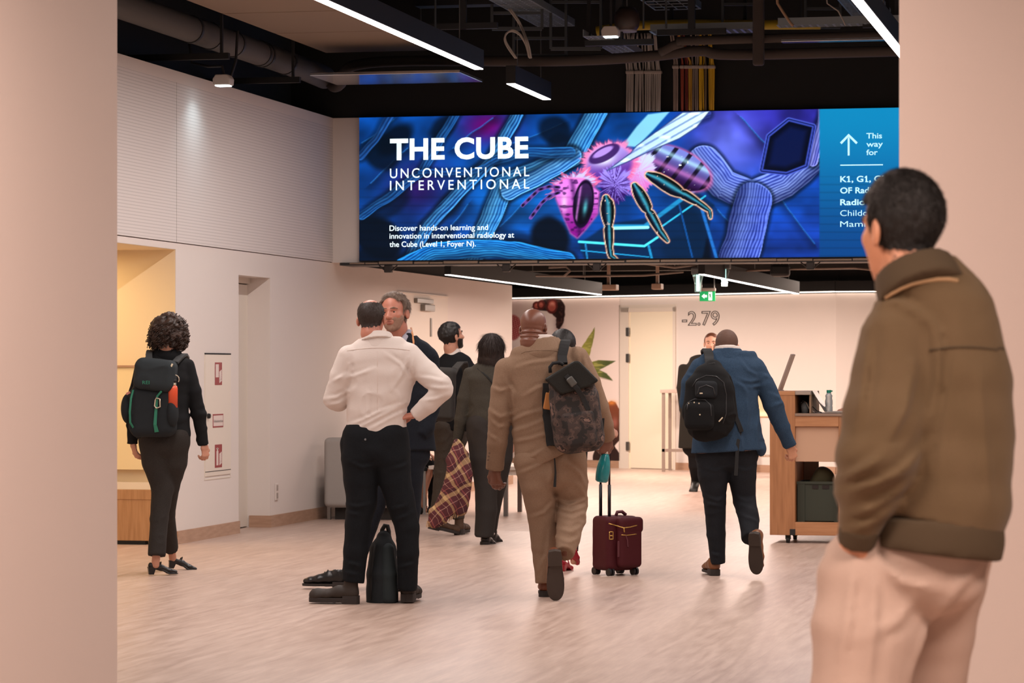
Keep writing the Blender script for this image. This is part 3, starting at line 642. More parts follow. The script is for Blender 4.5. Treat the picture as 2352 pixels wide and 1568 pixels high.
e = empty('ceiling_speaker', p, 'round dark ball shaped ceiling device beside the hanging emergency light', 'speaker')
MB().lathe([(.02, .13), (.07, .12), (.105, .07), (.115, .02), (.105, -.04), (.085, -.075)], 24).build('shell', mat('dark brown plastic', '#3a2d28', .4), e, smooth=True)
MB().lathe([(.086, -.075), (.086, -.088)], 24).build('rim', mat('pale ring', '#9c9aa8', .4), e)
MB().tube([(0, 0, .12), (0, 0, .9)], .006, 6).build('suspension_wire', METAL, e)
b = MB(); lp = [(1290, 35), (1195, 60), (1165, 85), (1160, 105), (1175, 125), (1188, 134)]
WIRE = mat('pale wire', '#a39a92', .5)
for k in range(2):
    b.tube(smooth([at(1168+k*5, 20, 25.3), at(1186+k*4, 45, 25.3), at(1196+k*3, 62, 25.3), at(1207+k*3, 90, 25.2), at(1212+k*4, 110, 25.2), at(1217+k*3, 134, 25.2)]), .008, 6)
    b.tube(smooth([at(1187-k*3, 134, 25.2), at(1172-k*4, 112, 25.2), at(1161-k*2, 92, 25.2), at(1163+k, 77, 25.2), at(1178, 72-k*3, 25.2), at(1195, 82-k*3, 25.2), at(1208, 104, 25.2), at(1215, 132, 25.2)]), .008, 6)
tag(b.build('looped_cable', WIRE, smooth=True), 'pale cable hanging in a loop above the pipe', 'cable')
tag(MB().tube([at(1780, -60, 25), at(1786, 8, 25), at(1800, 30, 25), at(1815, 52, 25), at(1822, 60, 25)], .012, 6).build('hanging_cable', mat('tan cable', '#9a7a5c', .5), smooth=True), 'tan cable drooping at the upper right beside the steel tray', 'cable')
tag(MB().tube([at(1893, -60, 25), at(1900, 8, 25), at(1925, 25, 25), at(1936, 45, 25), at(1942, 58, 25)], .006, 6).build('hanging_cable', WIRE, smooth=True), 'thin pale cable curving down left of the right hand lamp', 'cable')
tag(MB().tube([(-4.9, 26.0, 4.42), (-4.6, 26, 4.46), (-4.1, 26.05, 4.47), (-3.4, 26, 4.44), (-2.9, 26, 4.43)], .045, 8).build('cable_run', mat('yellow cable sleeve', '#b59a1c', .6), smooth=True), 'yellow cable run lying on the tray above the pipes', 'cable')
FR = mat('dim steel frame', '#4c5154', .5, .5)
def frame(px0, py0, px1, py1, Y, l):      # open rectangular hanger frame, legs up to the ceiling
    a, c = at(px0, py1, Y), at(px1, py1, Y); t = at(px0, py0, Y).z; e = empty('hanger_frame', (a.x, a.y, a.z), l, 'ceiling frame', 'open steel frames under the ceiling')
    q = lambda p, z: Vector((p.x, p.y, z))-e.location
    MB().bar(q(a, a.z), q(c, a.z), .03, .03).build('lower_bar', FR, e); MB().bar(q(a, t), q(c, t), .025, .025).build('upper_bar', FR, e)
    for p in (a, c): MB().bar(q(p, a.z), q(p, 4.99), .022, .022).build('upright', FR, e)
frame(1130, 30, 1245, 66, 25.6, 'open steel frame above the looped cable'); frame(1265, 5, 1380, 112, 25.9, 'tall open steel frame left of the hanging emergency light'); frame(1180, 88, 1300, 128, 26.2, 'low open steel frame just over the pipe, right of the looped cable')
frame(1660, 10, 1740, 60, 26.2, 'open steel frame over the right end of the cable tray'); frame(1850, 20, 1930, 62, 26.4, 'open steel frame left of the right hand lamp')
for px, Y, l in [(1000, 24.6, 'round steel rod hanging beside the long lamp'), (1478, 25.3, 'thin steel rod right of the round ceiling device'), (1530, 25.5, 'thin steel rod above the yellow cables')]:
    p = at(px, 66, Y); tag(MB().tube([(p.x, p.y, p.z), (p.x, p.y, 5.0)], .009, 6).build('threaded_rod', FR), l, 'rod', 'threaded rods')
tray(-6.1, 24.3, -5.2, 24.3, 4.75, .3, 'short steel cable tray crossing behind the long lamp', 14)
tray(-3.6, 24.2, -2.2, 24.2, 4.70, .36, 'steel cable tray crossing at the top edge above the yellow cables', 18)
tray(-1.9, 23.8, -1.9, 26.2, 4.60, .3, 'steel mesh cable tray at the top right beside the tan cable', 30)
# lobby ceiling: trays, conduits and boxes
LT = mat('lobby tray', '#6d5f55', .5, .5)
for y, px0, px1, z, l in [(31.5, 1180, 1560, 2.62, 'nearer tray'), (33.5, 1370, 1570, 2.60, 'farther tray')]:
    p, q = on_y(px0, 640, y), on_y(px1, 640, y); tray(p.x, y, q.x, y, z, .3, 'lobby cable tray behind the screen, %s' % l, 24, LT)
for pts, l in [([(1230, 633, 30), (1340, 634, 30), (1480, 632, 30), (1570, 624, 30)], 'pale conduit under the lobby ceiling, crossing behind the left lamp'), ([(1700, 622, 31), (1800, 618, 31), (1960, 615, 31), (2010, 620, 31)], 'pale conduit under the lobby ceiling at the right'), ([(1260, 614, 29), (1300, 612, 29), (1310, 622, 29), (1295, 634, 29)], 'pale cable curling down behind the screen edge'), ([(1440, 600, 29), (1550, 614, 29), (1640, 602, 29), (1660, 600, 29)], 'pale cable sagging above the exit sign')]:
    o = MB().tube([at(*p) for p in pts], .012, 7).build('conduit', mat('pale conduit', '#8d7c70', .5), smooth=True); q = at(*pts[1]); hang(o, [tuple(q)], 3.0)
    tag(o, l, 'conduit', 'lobby conduits')
for px, py, w, l in [(1398, 660, .22, 'pale box on the lobby ceiling beside the left lamp end'), (1510, 658, .12, 'small box on the lobby ceiling left of the exit sign')]:
    p = at(px, py, 36.5); tag(MB().box((p.x-w/2, p.y-.1, p.z-.035), (p.x+w/2, p.y+.1, p.z+.035)).box((p.x-.02, p.y-.02, p.z), (p.x+.02, p.y+.02, 3.0)).build('junction_box', mat('beige box', '#a98f7c', .6), bevel=.008), l, 'junction box')
p = at(1792, 620, 31); e = empty('loudspeaker', p, 'dark rounded loudspeaker hanging in the lobby ceiling at the right', 'speaker')
MB().box((-.1, -.08, -.07), (.1, .08, .06)).build('case', DGREY, e, bevel=.03); MB().tube([(0, 0, .05), (0, 0, 3.0-p.z)], .008, 6).build('suspension_rod', METAL, e)
tag(MB().box((-8.0, 36.2, 2.62), (-2.5, 36.5, 2.985)).build('air_duct', mat('lobby duct', '#191513', .7)), 'long dark duct across the lobby ceiling', 'duct')
# glass spotlights and the exit sign
def glass_spot(px, py, Y, label):
    p = at(px, py, Y); e = empty('glass_light', p, label, 'lamp', 'glass lights near the exit sign')
    MB().box((-.06, -.05, .06), (.06, .05, .13)).build('base', mat('grey lamp base', '#7b7f80', .4), e, bevel=.012)
    MB().lathe([(.032, -.11), (.034, -.02), (.05, .04), (.056, .06)], 20).build('glass', mat('pale glass', '#c4e2dc', .08, trans=.75), e, smooth=True)
    MB().lathe([(.012, -.09), (.012, .05)], 10).build('tube', mat('cold glow', '#ffffff', .3, emit=(.7, 1, .95), estr=2.0), e)
    MB().tube([(0, 0, .12), (0, 0, 3.0-p.z)], .008, 6).build('suspension_rod', METAL, e)
glass_spot(1603, 645, 29.0, 'pale glass light at the left, just above the exit sign')
glass_spot(1664, 632, 29.5, 'pale glass light at the right, higher than the exit sign')
p = at(1625, 680, 30.5)
e = empty('exit_sign', p, 'green emergency exit sign with a white arrow and door hanging from the lobby ceiling', 'sign')
MB().box((-.075, -.025, .05), (.085, .025, .085)).build('housing', mat('sign housing', '#8f8479', .5), e, bevel=.006)
MB().box((-.082, -.008, -.052), (.082, .008, .05)).build('panel', mat('exit green', '#0d8a4c', .4, emit='#0c8f4e', estr=.75), e, bevel=.003)
WS = mat('sign white', '#f4fff6', .5, emit='#eafff0', estr=.9)
Me = Matrix.Translation((0, -.0095, 0))
MB().add([Me@Vector(q) for q in [(-.06, 0, 0), (-.03, 0, .026), (-.03, 0, .012), (-.004, 0, .012), (-.004, 0, -.012), (-.03, 0, -.012), (-.03, 0, -.026)]], [tuple(range(7))]).build('arrow', WS, e)
MB().add([Me@Vector(q) for q in [(.012, 0, -.042), (.05, 0, -.042), (.05, 0, .042), (.012, 0, .042)]], [(0, 1, 2, 3)]).build('pictogram_door', WS, e)
b = MB(); g = Matrix.Translation((.03, -.0105, 0))
for s_ in [((-.004, .028), (.004, .028), (.004, .036), (-.004, .036)), ((-.008, .024), (.004, .024), (.006, -.002), (-.005, -.002)), ((-.005, 0), (.003, -.002), (-.006, -.03), (-.012, -.028)), ((.0, 0), (.006, 0), (.016, -.026), (.010, -.028)), ((-.007, .022), (-.014, .008), (-.012, .006), (-.004, .016))]:
    b.add([g@Vector((q[0], 0, q[1])) for q in s_], [tuple(range(4))])
b.build('pictogram_figure', mat('exit green print', '#0a6f3d', .4, emit='#0a6f3d', estr=.4), e)
MB().tube([(-.06, 0, .08), (-.06, 0, 3.0-p.z)], .006, 6).tube([(.07, 0, .08), (.07, 0, 3.0-p.z)], .006, 6).build('suspension_rod', METAL, e)
# ---------------------------------------------------------------- implicit surfaces for bodies, clothes and bags
_N3 = np.random.RandomState(11).rand(32, 32, 32).astype(np.float32)
def noise3(P):
    i = np.floor(P).astype(int); f = P-i; f = f*f*(3-2*f); i &= 31; j = (i+1) & 31
    x0, y0, z0, x1, y1, z1 = i[:, 0], i[:, 1], i[:, 2], j[:, 0], j[:, 1], j[:, 2]; fx, fy, fz = f[:, 0], f[:, 1], f[:, 2]
    a = _N3[x0, y0, z0]*(1-fx)+_N3[x1, y0, z0]*fx; b = _N3[x0, y1, z0]*(1-fx)+_N3[x1, y1, z0]*fx
    c = _N3[x0, y0, z1]*(1-fx)+_N3[x1, y0, z1]*fx; d = _N3[x0, y1, z1]*(1-fx)+_N3[x1, y1, z1]*fx
    return ((a*(1-fy)+b*fy)*(1-fz)+(c*(1-fy)+d*fy)*fz)*2-1

class Cone:         # tapered segment with elliptical section; a is the half width across the picture, b the half depth
    def __init__(s, A, B, a0, b0, a1, b1, f0=False, f1=False, side=(1, 0, 0)):
        s.A, s.B = np.array(A, float), np.array(B, float); s.r = tuple(max(v, .004) for v in (a0, b0, a1, b1)); s.f = (f0, f1); s.side = side; s.pl = []
        m = max(a0, b0, a1, b1)*1.05; s.lo = np.minimum(s.A, s.B)-m; s.hi = np.maximum(s.A, s.B)+m
    def __call__(s, P):
        d = s.B-s.A; L = np.linalg.norm(d)+1e-9; t_ = d/L
        x = np.array(s.side, float); x = x-t_*x.dot(t_)
        if np.linalg.norm(x) < .15: x = np.array([0, 0, 1.])-t_*t_[2]
        x /= np.linalg.norm(x); n = np.cross(t_, x)
        q = P-s.A; u = q@t_; t = np.clip(u/L, 0, 1); ov = np.maximum(-u, u-L)
        a0, b0, a1, b1 = s.r; a = a0+(a1-a0)*t; b = b0+(b1-b0)*t; m = np.minimum(a, b)
        k = np.sqrt((q@x/a)**2+(q@n/b)**2+((u-L*t)/m)**2)
        r = (k-1)*m
        if s.f[0]: r = np.where(u < 0, np.maximum(r, -u), r)
        if s.f[1]: r = np.where(u > L, np.maximum(r, u-L), r)
        for o, n_ in s.pl: r = np.maximum(r, (P-o)@n_)
        return r
class Ell:
    def __init__(s, c, r, R=None):
        s.c = np.array(c, float); s.r = np.array(r, float); s.R = np.eye(3) if R is None else np.array(R, float)
        m = max(r)*1.02; s.lo = s.c-m; s.hi = s.c+m
    def __call__(s, P):
        q = ((P-s.c)@s.R)/s.r; k0 = np.linalg.norm(q, axis=1); k1 = np.linalg.norm(q/s.r, axis=1)+1e-9
        return k0*(k0-1)/k1
class RBox:         # rounded box
    def __init__(s, c, h, r, R=None):
        s.c = np.array(c, float); s.h = np.array(h, float)-r; s.r = r; s.R = np.eye(3) if R is None else np.array(R, float)
        m = np.linalg.norm(h); s.lo = s.c-m; s.hi = s.c+m
    def __call__(s, P):
        q = np.abs((P-s.c)@s.R)-s.h
        return np.linalg.norm(np.maximum(q, 0), axis=1)+np.minimum(q.max(1), 0)-s.r
class Multi:        # plain union of a few primitives (a chain)
    def __init__(s, ps): s.ps = ps; s.lo = np.min([p.lo for p in ps], 0); s.hi = np.max([p.hi for p in ps], 0)
    def __call__(s, P):
        r = s.ps[0](P)
        for p in s.ps[1:]:
            q = p(P); k = .012; h = np.clip(.5+.5*(q-r)/k, 0, 1); r = q*(1-h)+r*h-k*h*(1-h)
        return r

def surf(prims, h, k=.02, sub=(), fold=None, post=None, bulge=0):
    """smooth union of prims, meshed with surface nets -> (verts, quads)"""
    lo = np.min([p.lo for p in prims], 0)-3*h-bulge; hi = np.max([p.hi for p in prims], 0)+3*h+bulge
    n = np.ceil((hi-lo)/h).astype(int)+1
    ax = [lo[i]+h*np.arange(n[i]) for i in range(3)]
    D = np.full(n, .25)
    def sl(p, m):
        a = np.clip(np.floor((p.lo-m-lo)/h).astype(int), 0, n-1); b = np.clip(np.ceil((p.hi+m-lo)/h).astype(int)+1, 1, n)
        return tuple(slice(i, j) for i, j in zip(a, b))
    def pts(S):
        g = np.meshgrid(ax[0][S[0]], ax[1][S[1]], ax[2][S[2]], indexing='ij'); return np.stack([q.ravel() for q in g], 1)
    for p in prims:
        S = sl(p, k+2*h+bulge); q = p(pts(S)).reshape(D[S].shape); d = D[S]
        t = np.clip(.5+.5*(q-d)/k, 0, 1); D[S] = q*(1-t)+d*t-k*t*(1-t)
    if fold is not None:
        m = np.abs(D) < .03+h; idx = np.argwhere(m); P = lo+idx*h; D[m] += fold(P)
    if post is not None:
        m = np.abs(D) < .06+h; idx = np.argwhere(m); P = lo+idx*h; D[m] = post(P, D[m])
    for p, ks in sub:
        S = sl(p, ks+2*h); q = -p(pts(S)).reshape(D[S].shape); d = D[S]
        t = np.clip(.5-.5*(q-d)/ks, 0, 1); D[S] = q*(1-t)+d*t+ks*t*(1-t)
    D[0], D[-1] = .25, .25; D[:, 0], D[:, -1] = .25, .25; D[:, :, 0], D[:, :, -1] = .25, .25
    neg = D < 0
    c = [neg[i:n[0]-1+i, j:n[1]-1+j, l:n[2]-1+l] for i in (0, 1) for j in (0, 1) for l in (0, 1)]
    cnt = sum(q.astype(np.int8) for q in c); act = (cnt > 0) & (cnt < 8)
    idx = np.argwhere(act); vid = np.full(act.shape, -1, np.int64); vid[act] = np.arange(len(idx))
    acc = np.zeros((len(idx), 3)); num = np.zeros(len(idx))
    corners = [(i, j, l) for i in (0, 1) for j in (0, 1) for l in (0, 1)]
    for a in corners:
        for axs in range(3):
            if a[axs]: continue
            b = list(a); b[axs] = 1
            da = D[idx[:, 0]+a[0], idx[:, 1]+a[1], idx[:, 2]+a[2]]; db = D[idx[:, 0]+b[0], idx[:, 1]+b[1], idx[:, 2]+b[2]]
            m = (da < 0) != (db < 0); t = np.where(m, da/np.where(m, da-db, 1), 0)
            p = np.tile(np.array(a, float), (len(idx), 1)); p[:, axs] += t
            acc[m] += p[m]; num[m] += 1
    V = lo+(idx+acc/num[:, None])*h
    Q = []
    for axs in range(3):
        s0 = [slice(1, n[i]-1) for i in range(3)]; s1 = list(s0); s0[axs] = slice(0, n[axs]-1); s1[axs] = slice(1, n[axs])
        a, b = neg[tuple(s0)], neg[tuple(s1)]; e = np.argwhere(a != b)
        fl = a[a != b]; off = [1, 1, 1]; off[axs] = 0; e = e+np.array(off)
        u, w = [i for i in range(3) if i != axs]
        def cell(du, dw):
            q = e.copy(); q[:, u] += du; q[:, w] += dw; return vid[q[:, 0], q[:, 1], q[:, 2]]
        q = np.stack([cell(-1, -1), cell(0, -1), cell(0, 0), cell(-1, 0)], 1)
        flip = fl if axs == 1 else ~fl
        q[flip] = q[flip][:, ::-1]; Q.append(q)
    Q = np.concatenate(Q); Q = Q[(Q >= 0).all(1)]
    return V, Q
def join(parts):
    vs_, qs, o = [], [], 0
    for v, q in parts: vs_.append(v); qs.append(q+o); o += len(v)
    return np.concatenate(vs_), np.concatenate(qs)
def mesh_from(name, V, Q):
    me = bpy.data.meshes.new(name); me.vertices.add(len(V)); me.vertices.foreach_set('co', V.astype(np.float32).ravel())
    me.loops.add(Q.size); me.polygons.add(len(Q)); me.loops.foreach_set('vertex_index', Q.ravel().astype(np.int32))
    me.polygons.foreach_set('loop_start', np.arange(0, Q.size, 4, dtype=np.int32)); me.polygons.foreach_set('use_smooth', np.ones(len(Q), bool))
    me.update(calc_edges=True); return me
def xf(V, M): M = np.array(M); return V@M[:3, :3].T+M[:3, 3]
def folds(amp, fx=5, fy=5, fz=11, seed=0, zr=None):
    def fn(P):
        q = P*np.array([fx, fy, fz])*1.35+seed*7.3
        q = q+.8*np.stack([noise3(P*4+seed), noise3(P*4+seed+9), noise3(P*3+seed+4)], 1)
        a = noise3(q); b = noise3(q*1.9+5)
        m = sst(-.15, .45, noise3(P*3.1+seed*3))
        r = amp*(-.95*m*(1-np.minimum(1, np.abs(a)*3.0))**1.6+.30*b)
        if zr is not None: r = r*zr(P[:, 2])
        return r
    return fn

from mathutils.bvhtree import BVHTree
BVH = {}
def creases(fig, lines, w=5, amp=.008, more=None, side=-1):
    """raised folds along lines drawn on the near side (photo pixels); the valley beside each gives it a shadow"""
    L = [[tuple(fig.L(x, y, 0)[[0, 2]]) for x, y in l] for l in lines]; w = w*fig.s
    def fn(P):
        r = more(P) if more is not None else np.zeros(len(P))
        n = P[:, 1]*side > -.02
        for l in L:
            d, off, arc = seg_d(P[:, 0], P[:, 2], l); tot = sum(math.hypot(b[0]-a[0], b[1]-a[1]) for a, b in zip(l[:-1], l[1:]))
            t = np.clip(arc/tot, 0, 1); env = np.clip(4*t*(1-t)+.15, 0, 1)**.6
            r = r-np.where(n, env*(amp*np.exp(-(off/w)**2)*(d < 3*w)-.6*amp*np.exp(-((off-1.6*w)/w)**2)*(d < 3.5*w)), 0)
        return r
    return fn
class Figure:
    """a top-level thing measured against the photo: px, py are photo pixels at the figure's depth, dy metres further away"""
    def __init__(s, name, px, py, label, cat, group=None, Y=None):
        s.Y = Y or depth_floor(py); s.X = (px-1176)/F*s.Y
        w = at(px, 843, s.Y); s.root = empty(name, (w.x, w.y, 0), label, cat, group, TH); s.s = s.Y/F
    def L(s, px, py, dy=0):
        Y = s.Y+dy; return np.array([(px-1176)/F*Y-s.X, dy, CAM_H-(py-843)/F*Y])
    def chain(s, pts, f0=False, f1=False, side=(1, 0, 0), bd=.8, grow=0.0):
        """pts: (px, py, dy, half width px[, half depth px])"""
        ps = []
        P = [(s.L(p[0], p[1], p[2]), p[3]*s.s+grow, (p[4] if len(p) > 4 else p[3]*bd)*s.s+grow) for p in pts]
        for i in range(len(P)-1):
            (A, a, b), (B, c, d) = P[i], P[i+1]
            ps.append(Cone(A, B, a, b, c, d, f0 and i == 0, f1 and i == len(P)-2, side))
        for flag, seq, e0, e1 in ((f0, ps, P[0][0], P[1][0]), (f1, ps[::-1], P[-1][0], P[-2][0])):   # flat hems and cuffs
            if not flag: continue
            n_ = (e0-e1)/np.linalg.norm(e0-e1); dist = 0
            for q in seq:
                if dist < 1.15*max(q.r): q.pl.append((e0, n_))
                dist += np.linalg.norm(q.B-q.A)
        return Multi(ps)
    def world(s): return Matrix.Translation(s.root.location) @ Matrix.Rotation(TH, 4, 'Z')
    def drape(s, pts, tg, off=.010):     # keep (px, py, dy) points outside the cloth object tg of another (or this) figure
        fig, o = tg; M = fig.world().inverted() @ s.world(); Mi = M.inverted()
        if not hasattr(o, '_') and o.name not in BVH: BVH[o.name] = BVHTree.FromPolygons([v.co.copy() for v in o.data.vertices], [tuple(p.vertices) for p in o.data.polygons])
        t = BVH[o.name]; out = []
        for q in pts:
            p = M @ Vector(s.L(*q)); loc, n, i, d = t.find_nearest(p)
            if loc is not None and (p-loc).dot(n) < off: p = loc+n*off
            out.append(Mi @ p)
        return out
    def on(s, o, pts, off=.0015):        # points of the photo laid on the near side of this figure's own cloth o
        if o.name not in BVH: BVH[o.name] = BVHTree.FromPolygons([v.co.copy() for v in o.data.vertices], [tuple(p.vertices) for p in o.data.polygons])
        out = []
        for px, py in pts:
            a = Vector(s.L(px, py, -.9)); d = (Vector(s.L(px, py, .5))-a).normalized(); loc, n, i, dd = BVH[o.name].ray_cast(a, d)
            if loc is not None: out.append(loc-d*off)
        return out
    def on_any(s, objs, pts, off=.0015):
        out = []
        for p in pts:
            h = [q for o in objs for q in s.on(o, [p], off)]
            if h: out.append(min(h, key=lambda v: v.y))
        return out
    def core(s, *chains): return [s.chain(c, True, True, grow=-.022 if c[0][3]*s.s > .07 else -.014) for c in chains]
    def collar(s, lo, hi, m, name='collar', parent=None, h=.007):   # a band round the neck: (px, py, dy, a, b) below and above
        return s.add(name, [Cone(s.L(*lo[:3]), s.L(*hi[:3]), lo[3]*s.s, lo[4]*s.s, hi[3]*s.s, hi[4]*s.s, False, True)], m, h, parent=parent)
    def ell(s, px, py, dy, a, b, c, R=None): return Ell(s.L(px, py, dy), (a*s.s, b*s.s, c*s.s), R)
    def add(s, name, prims, m, h=.011, k=.012, parent=None, label=None, **kw):
        V, Q = surf(prims, h, k, **kw); o = link(name, mesh_from(name, V, Q), m, parent or s.root)
        if label: o['label'] = label
        return o
    def tube(s, name, pts, r, m, parent=None, n=8):
        return MB().tube([s.L(*p) for p in pts], r, n).build(name, m, parent or s.root, smooth=True)
    def strap(s, name, pts, w, m, t=.008, side=(1, 0, 0), parent=None, over=None):
        if over:
            q = []
            for a, b in zip(pts[:-1], pts[1:]): q += [tuple(np.array(a)+(np.array(b)-np.array(a))*k/4) for k in range(4)]
            P = s.drape(q+[pts[-1]], over, t*.5+.003)
        else: P = [s.L(*p) for p in pts]
        return MB().ribbon(P, w, t, side).build(name, m, parent or s.root, bevel=.002)
def rotm(yaw=0, pitch=0, roll=0):   # yaw left about z, pitch nods forward about x, roll about y
    return np.array((Matrix.Rotation(math.radians(yaw), 3, 'Z') @ Matrix.Rotation(math.radians(-pitch), 3, 'X') @ Matrix.Rotation(math.radians(roll), 3, 'Y')))

# ---- head: local units are metres for a head of height H, origin half way between chin and crown, y forward
def head_geo(H, R, C, neck, h=.005, jaw=1.0, nape_folds=False, nr=.058):
    u = H; E = lambda c, r, rr=None: Ell(np.array(c)*u, np.array(r)*u, rr)
    pr = [E((0, -.07, .13), (.335, .42, .37)), E((0, .10, -.10), (.275*jaw, .27, .33)), E((0, .13, -.32), (.20*jaw, .20, .16)), E((0, .25, -.41), (.085, .09, .075)),
          Cone(np.array((0, .345, .03))*u, np.array((0, .435, -.12))*u, .035*u, .035*u, .05*u, .05*u), E((0, .40, -.14), (.075, .06, .04)),
          E((0, .29, .085), (.22, .075, .045)), E((.17, .22, -.08), (.09, .10, .09)), E((-.17, .22, -.08), (.09, .10, .09)),
          E((0, .345, -.235), (.10, .045, .026)), E((0, .34, -.285), (.085, .045, .028))]
    sub = [(E((.13, .38, .01), (.075, .075, .045)), .02*u), (E((-.13, .38, .01), (.075, .075, .045)), .02*u), (E((0, .40, -.26), (.085, .05, .008)), .01*u)]
    for sx in (-1, 1):
        er = rotm(0, 0, 0) @ np.array(Matrix.Rotation(sx*.42, 3, 'Z'))
        pr.append(E((sx*.355, -.05, -.05), (.04, .08, .13), er)); sub.append((E((sx*.392, -.03, -.04), (.024, .045, .075), er), .012*u))
    if neck is not None:
        top, mid, bot = np.array((0, -.09, -.12))*u, np.array((0, -.15, -.40))*u, np.linalg.inv(R)@(neck-C)
        pr.append(Multi([Cone(top, mid, nr, nr*1.1, nr, nr*1.1), Cone(mid, bot, nr, nr*1.1, nr*1.15, nr*1.15)]))
    fold = None
    if nape_folds:
        def fold(P):
            z = P[:, 2]/u; y = P[:, 1]/u; w = np.exp(-((z+.22)/.14)**2)*(y < .02)
            return .006*w*np.sin(z*52+P[:, 0]/u*3)
    V1, Q1 = surf(pr, h, .045*u, sub=sub, fold=fold)
    V1 = V1@R.T+C
    # eyes
    return V1, Q1
def head(fig, px, py, dy, H, yaw=0, pitch=0, roll=0, neck=None, nr=.058, sc=(1, 1, 1), skin=None, eyes=False, jaw=1.0, nape=False, h=.005):
    """(px, py) = centre of the head; returns geometry in figure coordinates and the frame for hair"""
    R = rotm(yaw, pitch, roll) @ np.diag(sc); C = fig.L(px, py, dy)
    fig.nr = nr
    parts = [head_geo(H, R, C, None if neck is None else fig.L(*neck), h, jaw, nape, nr)]
    return parts, (R, C, H)
def hair(fig, fr, m, name='hair', grow=.03, taper=.045, strands=(3200, .013, .0016, .35), keep=None, h=.006, amp=.0, freq=60, extra=(), k=.02, sub=(), ears=True):
    R, C, H = fr; u = H
    pr = [Ell((0, -.075*u, .135*u), ((.335+grow)*u, (.425+grow)*u, (.375+grow)*u))]+[e if not isinstance(e, tuple) else Ell(np.array(e[0])*u, np.array(e[1])*u) for e in extra]
    if ears: rn = fig.nr+.7*grow*u; pr.append(Multi([Cone((0, -.10*u, -.02*u), (0, -.15*u, -.40*u), rn, rn*1.1, rn, rn*1.1)]))
    def post(P, d):
        q = P/u
        if ears and taper: d = d+min(taper, grow)*u*sst(.12, -.28, q[:, 2])
        if amp: d = d+amp*(noise3(P*freq)+.5*noise3(P*freq*2.3))
        return np.maximum(d, keep(q)*u) if keep is not None else d
    if ears: sub = list(sub)+[(Ell((sx*.40*u, .0, -.055*u), (.125*u, .115*u, .15*u)), .015*u) for sx in (-1, 1)]
    V, Q = surf(pr, h, k, post=post, sub=sub)
    if strands and strands[0]:       # loose hairs lying on the surface: tapered, combed down and outwards
        n, L, w, lift = strands; rg = np.random.RandomState(len(V)); q = Q[rg.randint(0, len(Q), n)]; a, b, c, d = (V[q[:, i]] for i in range(4))
        N_ = np.cross(c-a, d-b); N_ /= np.linalg.norm(N_, axis=1)[:, None]+1e-9; t = rg.rand(n, 1); u2 = rg.rand(n, 1); p = (a*(1-t)+b*t)*(1-u2)+(d*(1-t)+c*t)*u2
        cz = p[:, 2:3]/u; rad = p*np.array((1, 1, 0))-np.array((0, .05*u, 0)); dn = np.array((0, -.1, -1.))*(1.1-cz)+rad/u*3*np.clip(cz, 0, 1)+rg.normal(0, .3 if L < .03 else .10, (n, 3)); dn -= N_*(dn*N_).sum(1)[:, None]; dn /= np.linalg.norm(dn, axis=1)[:, None]+1e-9
        dr = dn+N_*lift*rg.uniform(.3, 1.3, (n, 1)); sd = np.cross(dr, N_); sd /= np.linalg.norm(sd, axis=1)[:, None]+1e-9; l = L*rg.uniform(.5, 1.2, (n, 1))
        p = p-N_*.001; m1 = p+dr*l*.55; tip = p+(dn+N_*lift*.5)*l+N_*lift*l*.2
        S = np.stack([p+sd*w/2, p-sd*w/2, m1-sd*w*.4, m1+sd*w*.4, tip+sd*w*.12, tip-sd*w*.12], 1).reshape(-1, 3); o = len(V)+np.arange(n)[:, None]*6
        Q = np.concatenate([Q, o+np.array([[0, 1, 2, 3]]), o+np.array([[3, 2, 5, 4]])]); V = np.concatenate([V, S])
    V = V@R.T+C
    return link(name, mesh_from(name, V, Q), m, fig.root)
def hairline(front=.27, temple=.24, nape=-.25, ear=0.02):
    def g(q):
        top = np.maximum(temple-q[:, 2], q[:, 1]-front); back = np.maximum(q[:, 1]-ear-.25*np.maximum(q[:, 2]-.0, 0), nape-q[:, 2])
        burn = np.maximum(np.maximum(q[:, 1]-.10, -.06-q[:, 2]), -(q[:, 1]+.02))
        return np.minimum(np.minimum(top, back), burn)
    return g
def face_parts(fig, fr, brow='#3a2a20', iris='#2a2420', lip='#9a5a4c', skin=None):
    R, C, H = fr; P = lambda c: R@(np.array(c)*H)+C
    for sx in (-1, 1):
        V, Q = surf([Ell((sx*.13*H, .268*H, .034*H), (.060*H, .060*H, .030*H))], .004); link('eyelid', mesh_from('eyelid', V@R.T+C, Q), skin or SKIN, fig.root)
        V, Q = surf([Ell((sx*.13*H, .272*H, .012*H), (.052*H, .050*H, .033*H))], .004)
        fig_e = link('eye', mesh_from('eye', V@R.T+C, Q), mat('eye white', '#cfc3b8', .2), fig.root)
        V, Q = surf([Ell((sx*.13*H, .312*H, .012*H), (.028*H, .014*H, .028*H))], .0025)
        link('iris', mesh_from('iris', V@R.T+C, Q), mat('iris '+iris, iris, .15), fig_e)
        V, Q = surf([Multi([Cone((sx*.055*H, .358*H, .105*H), (sx*.14*H, .35*H, .118*H), .011*H, .011*H, .013*H, .013*H), Cone((sx*.14*H, .35*H, .118*H), (sx*.22*H, .295*H, .095*H), .013*H, .013*H, .008*H, .009*H)])], .003)
        link('eyebrow', mesh_from('eyebrow', V@R.T+C, Q), mat('brow '+brow, brow, .7), fig.root)
    V, Q = surf([Ell((0, .362*H, -.238*H), (.085*H, .035*H, .02*H)), Ell((0, .357*H, -.285*H), (.075*H, .037*H, .024*H))], .003, .004, sub=[(Ell((0, .40*H, -.262*H), (.08*H, .03*H, .006*H)), .003)])
    link('lips', mesh_from('lips', V@R.T+C, Q), mat('lips '+lip, lip, .45), fig.root)

